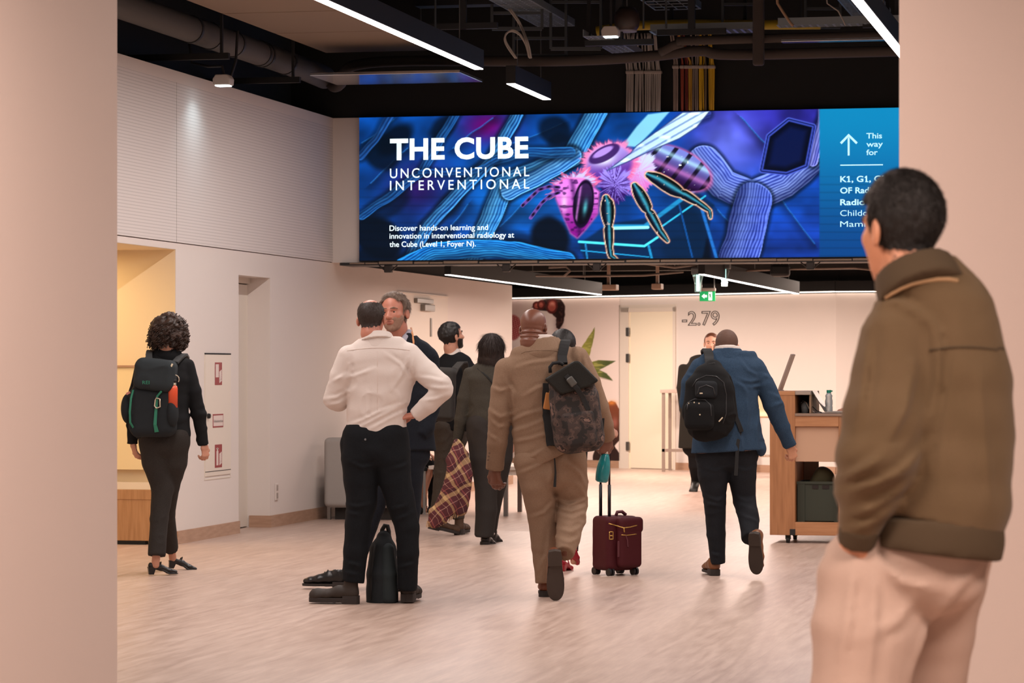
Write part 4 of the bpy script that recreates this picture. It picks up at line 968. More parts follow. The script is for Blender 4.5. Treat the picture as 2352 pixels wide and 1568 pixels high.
# ---- hand: fingers along d, back of the hand towards n
def hand_geo(W, d, n, curl=.4, thumb=1, size=.185, spread=.1, h=.0042, curls=None, tcurl=.5):
    s = size/.185; d = np.array(d, float); d /= np.linalg.norm(d); n = np.array(n, float); n = n-d*n.dot(d); n /= np.linalg.norm(n); x = np.cross(d, n)*thumb
    M = np.stack([x, d, n], 1); T = lambda p: M@(np.array(p)*s)+W
    pr = [Multi([Cone(T((0, -.03, 0)), T((0, .02, 0)), .027*s, .019*s, .033*s, .017*s, side=x), Cone(T((0, .02, 0)), T((0, .082, 0)), .033*s, .017*s, .040*s, .013*s, side=x)]),
          Ell(T((.026, .035, -.008)), np.array((.018, .032, .014))*s, M)]
    for i, (bx, L, r) in enumerate([(.030, .073, .0092), (.0095, .081, .0095), (-.012, .075, .0092), (-.031, .058, .008)]):
        c = (curls[i] if curls else curl*(1+.12*i)); p = np.array((bx, .083-.004*abs(i-1), 0)); ang = 0; ch = [p.copy()]; sx = spread*(1.5-i)*.35
        for j, fr in enumerate((.44, .31, .25)):
            ang += c*(1.15, 1.35, .8)[j]; p = p+L*fr*np.array((sx*math.cos(ang), math.cos(ang), -math.sin(ang))); ch.append(p.copy())
        pr.append(Multi([Cone(T(ch[j]), T(ch[j+1]), r*s*(1-.07*j), r*s*(1-.07*j), r*s*(1-.07*(j+1)), r*s*(1-.07*(j+1))) for j in range(3)]))
    p0, p1 = np.array((.030, .018, -.006)), np.array((.052, .05, -.016)); p2 = p1+.036*np.array((.35*(1-tcurl), .85, -.35-.5*tcurl)); p3 = p2+.028*np.array((-.3*tcurl, .8, -.35-.4*tcurl))
    pr.append(Multi([Cone(T(p0), T(p1), .013*s, .013*s, .0115*s, .0115*s), Cone(T(p1), T(p2), .0115*s, .0115*s, .010*s, .010*s), Cone(T(p2), T(p3), .010*s, .010*s, .008*s, .008*s)]))
    return surf(pr, h*s, .006*s)

# ---- shoes: y towards the toe, z up, origin under the heel
_SH = {}
def shoe_meshes(style):
    if style in _SH: return _SH[style]
    C2 = lambda pts: Multi([Cone(p[:3], q[:3], p[3], p[4], q[3], q[4]) for p, q in zip(pts[:-1], pts[1:])])
    if style == 'heel':
        pr = [C2([(0, .01, .075, .028, .030), (0, .09, .055, .031, .026), (0, .16, .030, .038, .02), (0, .215, .02, .026, .013)])]
        sub = [(Ell((0, .055, .115), (.024, .055, .045)), .006)]
        V, Q = surf(pr, .005, .01, sub=sub)
        so = MB(); out = [(-.028, -.02), (.028, -.02), (.027, .06), (.039, .15), (.026, .22), (0, .235), (-.026, .22), (-.039, .15), (-.027, .06)]
        top = [(x, y, (.058 if y < .07 else .058*(.16-y)/.09+.004 if y < .15 else .004)) for x, y in out]
        so.add([(x, y, z+.006) for x, y, z in top]+[(x, y, max(z-.006, 0)) for x, y, z in top], [tuple(range(9)), tuple(range(17, 8, -1))]+[(i, (i+1) % 9, (i+1) % 9+9, i+9) for i in range(9)])
        so.add([(-.027, -.018, .055), (.027, -.018, .055), (.027, .045, .055), (-.027, .045, .055), (-.02, -.012, 0), (.02, -.012, 0), (.02, .028, 0), (-.02, .028, 0)], [(0, 1, 2, 3), (7, 6, 5, 4), (0, 4, 5, 1), (1, 5, 6, 2), (2, 6, 7, 3), (3, 7, 4, 0)])
        so.ribbon([(-.034, .075, .07), (-.02, .085, .098), (0, .088, .105), (.02, .085, .098), (.034, .075, .07)], .014, .003, (0, 1, .4))
    else:
        up = {'boot': .16, 'dress': .075, 'sneaker': .085}[style]; w = 1.08 if style == 'boot' else 1
        pr = [C2([(0, .035, .055, .037*w, .036), (0, .11, .055, .041*w, .040), (0, .175, .042, .047*w, .030), (0, .235, .034, .042*w, .022), (0, .265, .03, .03*w, .017)]),
              C2([(0, .035, .05, .036*w, .036), (0, .045, up+.01, .040*w, .044)])]
        if style == 'boot': pr.append(Ell((0, .235, .045), (.045, .05, .034)))
        V, Q = surf(pr, .006, .02, post=lambda P, d: np.maximum(d, .008-P[:, 2]), sub=[(Ell((0, .045, up+.05), (.034, .036, .045)), .006)])
        def round_(pts):
            for _ in range(2): pts = [q for a, b in zip(pts, pts[1:]+pts[:1]) for q in ((a[0]*.75+b[0]*.25, a[1]*.75+b[1]*.25), (a[0]*.25+b[0]*.75, a[1]*.25+b[1]*.75))]
            return pts
        so = MB(); out = [(-.03, .0), (0, -.006), (.03, .0), (.037, .03), (.036, .09), (.047, .17), (.044, .24), (.026, .277), (0, .288), (-.026, .277), (-.044, .24), (-.047, .17), (-.036, .09), (-.037, .03)]
        th = .026 if style == 'boot' else .016; out = round_(out); n = len(out); o2 = [(x*1.07*w, y*1.01) for x, y in out]
        so.add([(x, y, th) for x, y in o2]+[(x, y, .0 if not (.085 < y < .12) else .006) for x, y in o2], [tuple(range(n-1, -1, -1)), tuple(range(n, 2*n))]+[(i, i+n, (i+1) % n+n, (i+1) % n) for i in range(n)])
        he = [(-.032, -.002), (0, -.008), (.032, -.002), (.037, .03), (.036, .082), (-.036, .082), (-.037, .03)]
        so.add([(x*1.06*w, y, th+.012) for x, y in he]+[(x*1.06*w, y, -.012 if style != 'sneaker' else 0) for x, y in he], [tuple(range(6, -1, -1)), tuple(range(7, 14))]+[(i, i+7, (i+1) % 7+7, (i+1) % 7) for i in range(7)])
        for p in range(len(so.v)): x, y, z = so.v[p]; so.v[p] = (x, y, z+.012 if style != 'sneaker' else z)
        V = V+np.array((0, 0, .012 if style != 'sneaker' else 0))
    _SH[style] = (V, Q, so); return _SH[style]
def shoe(fig, px, py, dy, yaw, pitch=0, roll=0, style='dress', m=None, ms=None, L=.285, laces=None, pivot_toe=False):
    """heel (or toe, when pivot_toe) bottom at the pixel; yaw 0 points away from the camera, + to the left; pitch + lifts the heel"""
    V, Q, so = shoe_meshes(style); sc = L/.285
    R = rotm(yaw, pitch, roll)*sc; p = fig.L(px, py, dy)
    if pivot_toe: p = p-R@np.array((0, .27, .0))
    M = np.eye(4); M[:3, :3] = R; M[:3, 3] = p
    o = link('shoe', mesh_from('shoe', xf(V, M), Q), m, fig.root)
    b = MB(); b.v = [tuple(q) for q in xf(np.array(so.v), M)]; b.f = so.f; b.build('sole' if style != 'heel' else 'sole_and_heel', ms or m, o, bevel=.002)
    if laces:
        b = MB()
        for i in range(4):
            y = .12+.02*i; z = .105-.013*i+(.012 if style != 'sneaker' else 0); b.tube(xf(np.array([(-.022, y, z-.012), (0, y, z-.002), (.022, y, z-.012)]), M), .003, 5)
        b.build('laces', laces, o)
    return o
def body(fig, parts, m, coarse=None, h=.014):
    """one skin mesh: head, hands and the figure under its clothes"""
    if coarse: parts = [surf(coarse, h, .03)]+parts
    V, Q = join(parts); return link('body', mesh_from('body', V, Q), m, fig.root)
# ---------------------------------------------------------------- people
def cloth(name, c, vary=None, rough=.85, bump=(220, .35, .003)): return mat(name, c, rough, bump=bump, vary=vary, spec=.2)
SKIN = mat('skin fair', '#c08a72', .5, bump=(90, .1)); SKIN2 = mat('skin ruddy', '#b87863', .5, bump=(90, .1)); SKIN3 = mat('skin brown', '#6f4433', .42, bump=(80, .12)); SKIN4 = mat('skin light tan', '#c48b6c', .5, bump=(90, .1))
BLKSHOE = mat('black shoe leather', '#121011', .35); BRSHOE = mat('brown shoe leather', '#6b3a22', .4); DKSHOE = mat('dark brown suede', '#2c221b', .7); SOLE = mat('dark rubber sole', '#2a2320', .7)
def fz(lo, hi): return lambda z: sst(lo, hi, z)

# woman with the curly hair, left
f = Figure('person', 375, 1320, 'curly dark-haired woman in a black jacket walking away at the left', 'person')
J = cloth('black wool jacket', '#17181a'); TR = cloth('dark brown trousers', '#2a2725', vary=(200, '#35312e', .2))
torso = [(386, 806, .0, 22, 20), (383, 818, 0, 34, 24), (380, 838, 0, 55, 32), (379, 870, 0, 58, 38), (377, 920, 0, 55, 38), (376, 965, 0, 58, 40), (377, 1004, 0, 62, 42)]
rarm = [(430, 838, 0, 17), (446, 900, 0, 17), (456, 950, .02, 16), (467, 1022, .06, 12.5)]
larm = [(328, 838, 0, 17), (312, 900, 0, 16), (305, 950, .02, 15), (304, 1018, .06, 11.5)]
legA = [(352, 1000, 0, 34, 40), (359, 1060, .02, 33, 34), (373, 1120, .03, 25, 26), (366, 1190, 0, 20.5, 22), (360, 1276, -.06, 20, 21)]
legB = [(400, 1000, 0, 36, 40), (398, 1060, .05, 32, 34), (388, 1115, .12, 25, 26), (381, 1180, .26, 21, 22), (393, 1260, .46, 17, 20)]
JK1 = f.add('jacket', [f.chain(torso, True, True), f.chain(rarm, f1=True), f.chain(larm, f1=True)], J, .010, fold=folds(.006, seed=1))
f.add('trousers', [f.chain([(377, 985, 0, 57, 36), (378, 1015, 0, 59, 41)]), f.chain(legA, f1=True), f.chain(legB, f1=True)], TR, .010, .016, fold=folds(.005, 6, 6, 9, 2))
hp, fr = head(f, 389, 762, .02, .225, -8, 6, neck=(384, 818, .0))
body(f, hp+[hand_geo(f.L(469, 1022, .06), (.12, .12, -1), (.8, -.6, 0), .55, -1, .165), hand_geo(f.L(305, 1018, .06), (.25, .1, -1), (-.8, -.5, 0), .35, 1, .165),
    surf([f.chain([(360, 1262, -.06, 9.5), (357, 1298, -.05, 9.5)]), f.chain([(393, 1250, .46, 9), (397, 1285, .5, 9)])], .008)],
    SKIN, f.core(torso, rarm, larm, legA, legB))
HC = mat('curly brown hair', '#3b2417', .5, vary=(35, '#20130c', .15), bump=(130, .6, .006))
hair(f, fr, HC, strands=None, keep=lambda q: np.maximum(q[:, 1]-.30, -.57-q[:, 2]), amp=.016, freq=38, extra=[((0, -.10, .08), (.54, .52, .46)), ((0, -.12, -.17), (.58, .50, .42))], k=.03, ears=False)
R_, C_, H_ = fr; rs = random.Random(5); b = MB()
for i in range(620):
    th, ph = rs.uniform(0, 2*math.pi), rs.uniform(-.75, 1.25); v = np.array((math.cos(th)*math.cos(ph), math.sin(th)*math.cos(ph), math.sin(ph)))
    if v[1] > .75: continue
    p0 = np.array((0, -.1, -.04))+v*np.array((.55, .5, .55))*rs.uniform(.96, 1.07); pts = []; r = rs.uniform(.04, .075); w = rs.uniform(0, 6); dr = v*.03+np.array((0, 0, -.10))
    for t in range(9):
        a = w+t*.95; pts.append(R_@((p0+dr*(t/8)*1.6+np.array((math.cos(a)*r, math.sin(a)*r*.8, math.sin(a+1)*r)))*H_)+C_)
    b.tube(pts, .0026, 5)
b.build('hair_curls', HC, f.root, smooth=True)
shoe(f, 345, 1319, -.05, -72, 0, style='heel', m=BLKSHOE, L=.235); shoe(f, 391, 1304, .5, -76, 8, style='heel', m=BLKSHOE, L=.235)
f.collar((386, 818, 0, 36, 30), (387, 798, .01, 25, 24), J)
WOMAN1 = f

# man in the white shirt
f = Figure('person', 866, 1386, 'balding man in a white shirt standing with one hand on his hip', 'person')
SHIRT = cloth('white cotton shirt', '#d3c7c0', bump=(120, .15, .003)); NAVY = cloth('dark navy chinos', '#0d1014', vary=(180, '#14171b', .2))
torso = [(866, 776, .0, 32, 27), (867, 790, 0, 48, 30), (868, 802, 0, 68, 36), (871, 820, 0, 82, 42), (876, 860, 0, 79, 46), (870, 905, 0, 72, 46), (864, 945, 0, 67, 45), (865, 982, 0, 69, 46)]
rarm = [(938, 818, 0, 30, 32), (978, 855, -.04, 27, 27), (1014, 886, -.10, 24, 24), (1017, 896, -.10, 23, 23), (985, 928, -.08, 21, 19), (953, 955, -.05, 17, 15)]
larm = [(800, 818, 0, 25, 30), (784, 865, .0, 25, 26), (770, 915, .03, 26, 26), (776, 922, .08, 23, 22), (795, 905, .27, 15, 15)]
legL = [(838, 1005, 0, 52, 50), (829, 1050, 0, 45, 48), (829, 1100, 0, 40, 40), (831, 1154, 0, 35, 36), (822, 1205, 0, 30, 32), (817, 1265, 0, 28, 31), (811, 1336, 0, 26, 30)]
legR = [(890, 1005, 0, 50, 50), (897, 1050, 0, 45, 48), (907, 1100, 0, 37, 40), (920, 1155, 0, 33, 35), (935, 1210, 0, 28, 31), (938, 1270, 0, 24, 29), (936, 1354, .02, 22, 27)]
def hem(P, d):      # the shirt hangs lower on the left
    lim = f.L(866, 974, 0)[2]-(P[:, 0])*-.16
    return np.maximum(d, lim-.012*np.sin(P[:, 0]*9+1)-P[:, 2])
sh = f.add('shirt', [f.chain(torso, True), f.chain(rarm, f1=True), f.chain(larm, f1=True)], SHIRT, .0085, .014, fold=creases(f, [[(804, 866), (830, 858), (856, 848)], [(806, 974), (840, 962), (872, 946), (926, 926)], [(826, 981), (870, 958), (918, 934)], [(850, 985), (905, 955), (930, 945)], [(965, 866), (990, 868), (1022, 876)], [(988, 888), (1010, 891), (1036, 889)], [(974, 918), (1000, 916), (1022, 908)], [(765, 876), (790, 862)], [(752, 915), (775, 912), (793, 902)], [(756, 930), (780, 925), (794, 915)], [(935, 830), (925, 860), (905, 890)], [(950, 820), (947, 850), (950, 872)], [(803, 830), (806, 850), (802, 872)], [(845, 905), (846, 940), (842, 965)], [(890, 815), (920, 835), (938, 862)]], 4, .0075, folds(.005, 5, 5, 7, 4)), post=lambda P, d: np.where(np.abs(P[:, 0]) < .26, np.where(P[:, 2] < 1.02, hem(P, d), d), d))
f.collar((867, 796, .0, 42, 36), (866, 766, .004, 31, 30), SHIRT, parent=sh)
f.add('collar_fold', [Cone(f.L(867, 784, -.005), f.L(866, 768, .008), 41*f.s, 37.5*f.s, 33.5*f.s, 31.5*f.s, True, True)], SHIRT, .006, parent=sh)
MB().tube(f.on(sh, [(x, 799+7*abs((x-872)/78)**2) for x in range(797, 950, 9)], .0005), .0022, 5).build('yoke_seam', mat('shirt seam', '#c9b8ae', .9), sh)
MB().tube(f.on(sh, [(867+.0*y, y) for y in range(806, 960, 12)], -.0012), .002, 5).build('back_seam', mat('shirt seam', '#c9b8ae', .9), sh)
tr = f.add('trousers', [f.chain([(866, 972, 0, 60, 39), (865, 990, 0, 66, 45), (864, 1030, 0, 75, 52)], f0=True), f.chain(legL, f1=True), f.chain(legR, f1=True), f.ell(793, 1022, .0, 12, 16, 26)], NAVY, .0095, .014, fold=creases(f, [[(808, 1060), (835, 1072), (862, 1066)], [(905, 1074), (925, 1070), (940, 1062)], [(800, 1158), (822, 1162), (846, 1156)], [(802, 1176), (824, 1180)], [(908, 1166), (930, 1160)], [(915, 1190), (940, 1180)], [(800, 1290), (826, 1296)], [(796, 1312), (822, 1318)], [(925, 1300), (950, 1292)]], 4, .008, folds(.006, 6, 6, 9, 6)))
f.add('belt', [Multi([Cone(f.L(866, 985, 0), f.L(866, 969, 0), 66.5*f.s, 45.5*f.s, 64*f.s, 43*f.s, True, True)])], mat('black belt leather', '#0e0d0d', .4), .008)
o = MB().lathe([(.007, 0), (.006, .003)], 12, Matrix.Translation(f.on(tr, [(839, 1009)])[0]) @ Matrix.Rotation(math.pi/2, 4, 'X')).build('button', mat('grey button', '#6b6b6c', .4), tr)
hp, fr = head(f, 854, 733, .03, .228, -14, 6, -3, neck=(866, 790, .01), nr=.056)
body(f, hp+[hand_geo(f.L(956, 952, -.05), (-.9, .35, -.15), (.1, -.35, .9), .5, 1, .19, curls=[.5, .55, .6, .6])], SKIN2, f.core(torso, rarm, larm, legL, legR))
bald = hairline(.1, .9, -.29, .04)
hair(f, fr, mat('short dark brown hair', '#2b1d16', .6, bump=(260, .5, .003)), grow=.018, keep=lambda q: np.maximum(bald(q), .3*(1-np.sqrt((q[:, 0]/.30)**2+((q[:, 1]-.05)/.50)**2+((q[:, 2]-.54)/.27)**2))), h=.0055, amp=.0025, freq=150)
shoe(f, 822, 1388, -.02, 78, 0, style='boot', m=DKSHOE, ms=SOLE, L=.30); shoe(f, 934, 1383, .02, -8, 0, style='boot', m=DKSHOE, ms=SOLE, L=.29)
SHIRTMAN = f

# man in the dark suit, facing the camera
f = Figure('person', 905, 1353, 'grey-haired man in a dark suit facing the man in the white shirt', 'person')
SUIT = cloth('dark navy suit', '#161a22', vary=(150, '#1e222a', .2))
torso = [(914, 778, .0, 30, 24), (916, 792, 0, 50, 30), (918, 810, 0, 76, 38), (920, 850, 0, 80, 44), (920, 910, 0, 74, 46), (920, 970, 0, 76, 47), (920, 1034, 0, 80, 48)]
a1 = [(984, 822, 0, 24, 26), (990, 880, .02, 23, 24), (988, 940, -.02, 21, 22), (978, 982, -.06, 18, 18), (966, 1000, -.085, 15, 15)]
a2 = [(852, 822, 0, 24, 26), (846, 880, .02, 23, 24), (848, 940, -.02, 21, 22), (868, 985, -.10, 18, 18), (890, 1000, -.14, 15, 15)]
l1 = [(945, 1020, 0, 38, 40), (940, 1100, 0, 31, 34), (940, 1168, .02, 26, 30), (934, 1250, .02, 22, 27), (930, 1335, .04, 20, 26)]
l2 = [(890, 1020, 0, 38, 40), (876, 1100, 0, 31, 34), (857, 1168, 0, 25, 30), (830, 1250, 0, 22, 27), (805, 1325, 0, 20, 26)]
jk = f.add('jacket', [f.chain(torso, True, True), f.chain(a1, f1=True), f.chain(a2, f1=True)], SUIT, .011, fold=folds(.006, seed=8))
f.add('trousers', [f.chain([(920, 1000, 0, 68, 40), (918, 1045, 0, 70, 42)]), f.chain(l1, f1=True), f.chain(l2, f1=True)], SUIT, .011, .014, fold=folds(.005, 6, 6, 9, 9))
hp, fr = head(f, 905, 719, -.03, .245, 160, -2, 4, neck=(915, 790, .02), nr=.064, jaw=1.08)
body(f, hp+[hand_geo(f.L(962, 1000, -.05), (-.4, .85, -.2), (0, -.4, .9), .5, -1), hand_geo(f.L(892, 1000, -.14), (.8, -.5, -.2), (0, -.8, .6), .5, 1)], SKIN2, f.core(torso, a1, a2, l1, l2))
face_parts(f, fr, '#7c6252', skin=SKIN2)
GH = mat('greying brown hair', '#5b473a', .6, vary=(40, '#7d6a5c', .2), bump=(200, .5, .003))
hair(f, fr, GH, grow=.055, strands=(4500, .022, .0018, .45), keep=hairline(.22, .30, -.25, .06), amp=.006, freq=45)
R_, C_, H_ = fr
V, Q = surf([Ell((0, .10*H_, -.10*H_), (.302*H_, .28*H_, .338*H_)), Ell((0, .14*H_, -.32*H_), (.222*H_, .207*H_, .17*H_)), Ell((0, .25*H_, -.41*H_), (.1*H_, .1*H_, .085*H_))], .006, .01, post=lambda P, d: np.maximum(d, np.maximum(P[:, 2]/H_+.17+.35*np.abs(P[:, 0])/H_*-1, -(P[:, 1]/H_+.0)))+.0012*noise3(P*300), sub=[(Ell((0, .38*H_, -.255*H_), (.11*H_, .12*H_, .055*H_)), .006)])
link('beard', mesh_from('beard', V@R_.T+C_, Q), mat('grey stubble', '#8d6a58', .8, vary=(60, '#a07f6c', .2), bump=(300, .6, .003)), f.root)
f.add('shirt', [f.chain([(912, 800, -.085, 17, 10), (915, 850, -.12, 14, 8)]), f.chain([(893, 782, -.05, 8), (905, 790, -.085, 8), (918, 794, -.09, 8), (934, 775, -.06, 9), (940, 762, -.01, 8)])], mat('pale blue shirt', '#a9a7b4', .8), .008)
f.strap('lanyard', [(944, 752, .03), (947, 765, -.05), (950, 785, -.105), (946, 840, -.135), (936, 900, -.14)], .012, mat('orange lanyard', '#c98a5a', .6), .003)
f.add('lapel', [f.chain([(938, 772, -.055, 10, 8), (948, 800, -.10, 14, 6), (935, 860, -.128, 10, 5)])], SUIT, .009, parent=jk)
shoe(f, 795, 1350, .0, 80, 0, style='dress', m=BLKSHOE, ms=SOLE, laces=BLKSHOE); shoe(f, 930, 1352, .05, 165, 0, style='dress', m=BLKSHOE, ms=SOLE)

# bearded man walking to the right
f = Figure('person', 1040, 1228, 'dark-bearded man in a black sweater looking right, walking behind the dark suit', 'person')
BS = cloth('black knit sweater', '#121214'); GT = cloth('grey brown trousers', '#3b342e', vary=(160, '#463e37', .2))
torso = [(1040, 812, .01, 19, 17), (1041, 823, 0, 28, 20), (1042, 834, 0, 42, 24), (1044, 850, 0, 50, 30), (1040, 900, 0, 45, 30), (1034, 950, 0, 42, 30), (1032, 988, 0, 43, 31)]
a1 = [(1080, 846, .03, 15), (1086, 890, .1, 14), (1080, 930, .2, 12), (1065, 945, .34, 10)]
a2 = [(1004, 846, -.02, 15), (996, 890, .0, 14), (996, 935, .08, 12), (1010, 960, .2, 10)]
l1 = [(1018, 985, -.05, 23, 26), (1019, 1050, -.06, 21, 24), (1012, 1110, -.08, 17, 19), (1003, 1175, -.1, 14, 16), (1000, 1208, -.1, 13, 15)]
l2 = [(1045, 985, .04, 22, 26), (1049, 1050, .06, 20, 24), (1051, 1110, .06, 17, 19), (1053, 1192, .05, 14, 16)]
SW4 = f.add('sweater', [f.chain(torso, True, True), f.chain(a1, f1=True), f.chain(a2, f1=True)], BS, .011)
f.add('trousers', [f.chain([(1033, 972, 0, 38, 27), (1033, 1010, 0, 40, 29)]), f.chain(l1, f1=True), f.chain(l2, f1=True)], GT, .011, .014, fold=folds(.007, 6, 6, 12, 12))
f.collar((1040, 818, .0, 21, 19), (1039, 803, .01, 18, 17), SHIRT, 'shirt_collar')
hp, fr = head(f, 1039, 772, .0, .232, -58, -12, 0, neck=(1040, 822, .0), nr=.055)
body(f, hp+[hand_geo(f.L(1065, 946, .34), (-.5, .8, 0), (0, 0, 1), .4, 1), hand_geo(f.L(1010, 960, .2), (.4, .9, 0), (0, 0, 1), .4, -1)], SKIN, f.core(torso, a1, a2, l1, l2))
face_parts(f, fr, '#1a120e')
DH = mat('near black hair', '#17110e', .55, bump=(220, .5, .003))
hair(f, fr, DH, grow=.05, keep=hairline(.30, .26, -.30, .03), amp=.004, freq=60)
R_, C_, H_ = fr
V, Q = surf([Ell((0, .10*H_, -.10*H_), (.288*H_, .283*H_, .342*H_)), Ell((0, .14*H_, -.32*H_), (.22*H_, .215*H_, .18*H_)), Ell((0, .26*H_, -.41*H_), (.11*H_, .11*H_, .10*H_))], .006, .01, post=lambda P, d: np.maximum(d, np.maximum(P[:, 2]/H_+.20-.35*np.abs(P[:, 0])/H_, -(P[:, 1]/H_-.02)))+.001*noise3(P*300), sub=[(Ell((0, .40*H_, -.255*H_), (.10*H_, .10*H_, .05*H_)), .006)])
link('beard', mesh_from('beard', V@R_.T+C_, Q), DH, f.root)
shoe(f, 986, 1214, -.1, -68, 14, style='boot', m=mat('brown suede boot', '#4a3322', .75), ms=SOLE, L=.27); shoe(f, 1052, 1228, .0, -14, 0, style='boot', m=mat('brown suede boot', '#4a3322', .75), ms=SOLE, L=.27)
BEARDMAN = f

# woman with the plaid scarf
f = Figure('person', 1118, 1250, 'woman in a grey green sweater with straight dark hair carrying a plaid shawl', 'person')
GS = cloth('grey green knit', '#37342e', vary=(120, '#423e37', .25)); WT = cloth('charcoal wide trousers', '#302c2a')
torso = [(1130, 830, .0, 18, 16), (1129, 842, .0, 32, 20), (1128, 854, 0, 48, 26), (1127, 872, 0, 56, 31), (1128, 920, 0, 52, 31), (1127, 955, 0, 51, 32), (1127, 978, 0, 52, 33)]
a1 = [(1080, 856, 0, 16), (1066, 915, 0, 16), (1059, 965, .02, 15), (1050, 1013, .05, 10)]
a2 = [(1176, 856, 0, 16), (1184, 915, 0, 15), (1186, 965, .03, 14), (1180, 1010, .1, 10)]
l1 = [(1105, 975, 0, 34, 36), (1111, 1050, 0, 32, 34), (1116, 1110, 0, 26, 28), (1117, 1170, 0, 25, 27), (1112, 1232, 0, 22, 26)]
l2 = [(1150, 975, 0, 32, 36), (1147, 1050, .04, 30, 34), (1138, 1110, .12, 25, 28), (1127, 1170, .2, 22, 25), (1124, 1216, .26, 18, 22)]
f.add('sweater', [f.chain(torso, True, True), f.chain(a1, f1=True), f.chain(a2, f1=True)], GS, .011, fold=folds(.005, seed=14))
f.add('trousers', [f.chain([(1127, 962, 0, 48, 30), (1127, 1000, 0, 54, 34)]), f.chain(l1, f1=True), f.chain(l2, f1=True)], WT, .011, .014, fold=folds(.006, 8, 8, 4, 15))
hp, fr = head(f, 1130, 803, .02, .228, -10, 2, neck=(1130, 838, .0), nr=.05)
body(f, hp+[hand_geo(f.L(1050, 1012, .05), (.05, .2, -1), (-.9, -.3, 0), .9, 1, .17), hand_geo(f.L(1180, 1010, .1), (0, .2, -1), (.9, -.2, 0), .4, -1, .17)], SKIN, f.core(torso, a1, a2, l1, l2))
HB = mat('straight dark brown hair', '#1d120e', .75, vary=(20, '#2c1d18', .2, (14, 14, 1)), bump=(60, .3))
b_ = lambda P: np.maximum(np.maximum(P[:, 1]-.26, np.where(P[:, 2] < .15, P[:, 1]-.05, -1)), -.62-P[:, 2]-.06*np.sin(P[:, 0]*30))
hair(f, fr, HB, grow=.06, strands=(5200, .07, .0022, .02), keep=b_, amp=.003, freq=50, extra=[((0, -.12, .05), (.46, .46, .48)), ((0, -.16, -.32), (.52, .34, .42))], k=.03)
shoe(f, 1110, 1250, -.02, -22, 14, style='sneaker', m=BLKSHOE, ms=SOLE, L=.25); o = shoe(f, 1124, 1240, .25, -25, 20, style='sneaker', m=BLKSHOE, ms=SOLE, L=.25)
f.strap('shoe_stripe', [(1115, 1243, -.01), (1121, 1238, .03)], .012, SHIRT, .006, (0, 0, 1)); f.strap('shoe_stripe', [(1129, 1232, .2), (1136, 1224, .22)], .014, SHIRT, .006, (0, 0, 1))
f.strap('bag_strap', [(1096, 845, -.06), (1120, 865, -.115), (1150, 905, -.125), (1172, 940, -.10)], .012, BLACK, .004)
SCARFW = f

# man in the tan suit
f = Figure('person', 1245, 1372, 'bald man in a tan suit walking away with a camouflage backpack on his right shoulder', 'person')
TAN_S = cloth('tan wool suit', '#8c735f', vary=(260, '#7e6552', .2)); 
torso = [(1241, 784, .0, 34, 30), (1244, 797, .0, 48, 34), (1246, 818, 0, 74, 42), (1246, 845, 0, 90, 48), (1248, 900, 0, 84, 50), (1256, 945, 0, 82, 50), (1262, 990, 0, 84, 52), (1266, 1040, 0, 82, 54), (1267, 1088, 0, 80, 52)]
la = [(1163, 848, 0, 27, 30), (1152, 900, 0, 25, 28), (1148, 950, .0, 26, 27), (1142, 1015, .03, 23, 24), (1136, 1078, .07, 20, 20)]
ra = [(1326, 822, 0, 27, 30), (1355, 880, 0, 25, 27), (1374, 935, .03, 24, 25), (1388, 975, .09, 21, 21), (1396, 1006, .16, 17, 18)]
lL = [(1226, 1060, 0, 46, 50), (1236, 1115, 0, 40, 44), (1245, 1186, .02, 33, 36), (1249, 1255, .03, 28, 32), (1251, 1338, .02, 13, 26)]
lL[-1] = (1250, 1338, .02, 20, 28)
lR = [(1300, 1055, 0, 48, 50), (1306, 1110, .04, 44, 44), (1312, 1158, .08, 37, 38), (1311, 1190, -.02, 33, 34), (1305, 1235, -.16, 27, 28), (1297, 1272, -.27, 20, 22)]
def tan_hem(P, d):
    z0 = f.L(1184, 1092, 0)[2]+np.clip(P[:, 0]-f.L(1190, 1092, 0)[0], 0, .5)*.50
    return np.where((P[:, 2] < 1.12) & (P[:, 0] > f.L(1176, 900)[0]) & (P[:, 0] < f.L(1358, 900)[0]), np.maximum(d, z0-P[:, 2]), d)
JK6 = jk = f.add('jacket', [f.chain(torso, True), f.chain(la, f1=True), f.chain(ra, f1=True)], TAN_S, .0085, .012, fold=creases(f, [[(1176, 966), (1205, 952), (1250, 940)], [(1178, 990), (1215, 978), (1262, 958)], [(1182, 1014), (1220, 1006), (1262, 992)], [(1160, 870), (1178, 900), (1180, 940)], [(1132, 890), (1150, 898), (1166, 892)], [(1130, 945), (1148, 958), (1166, 952)], [(1128, 965), (1145, 980), (1162, 978)], [(1126, 1000), (1142, 1010)], [(1198, 840), (1225, 832), (1275, 826)], [(1340, 820), (1345, 840), (1335, 862)], [(1330, 812), (1328, 835), (1318, 856)], [(1290, 1000), (1310, 1020)], [(1188, 1060), (1215, 1050), (1250, 1030)], [(1210, 905), (1235, 890), (1262, 884)]], 4.5, .0085, folds(.005, 4, 4, 7, 21)), post=tan_hem)
CO6 = f.collar((1245, 808, .0, 57, 45), (1240, 779, .004, 37, 35), TAN_S, parent=jk)
MB().tube(f.on_any([jk, CO6], [(1197, 812), (1206, 808), (1220, 806), (1235, 805), (1250, 805), (1264, 805), (1276, 806), (1288, 810)], -.0005), .0026, 5).build('collar_shade_line', mat('tan seam and collar shade', '#6b5441', .9), jk)  # dark line stands in for the shade under the collar
f.collar((1241, 792, .0, 36, 32), (1240, 774, .01, 33, 30.5), SHIRT, 'shirt_collar')
MB().tube(f.on(jk, [(1268-.35*(y-860)*.2, y) for y in range(870, 1040, 14)], -.001), .002, 5).build('back_seam', mat('tan seam and collar shade', '#7d644e', .9), jk)
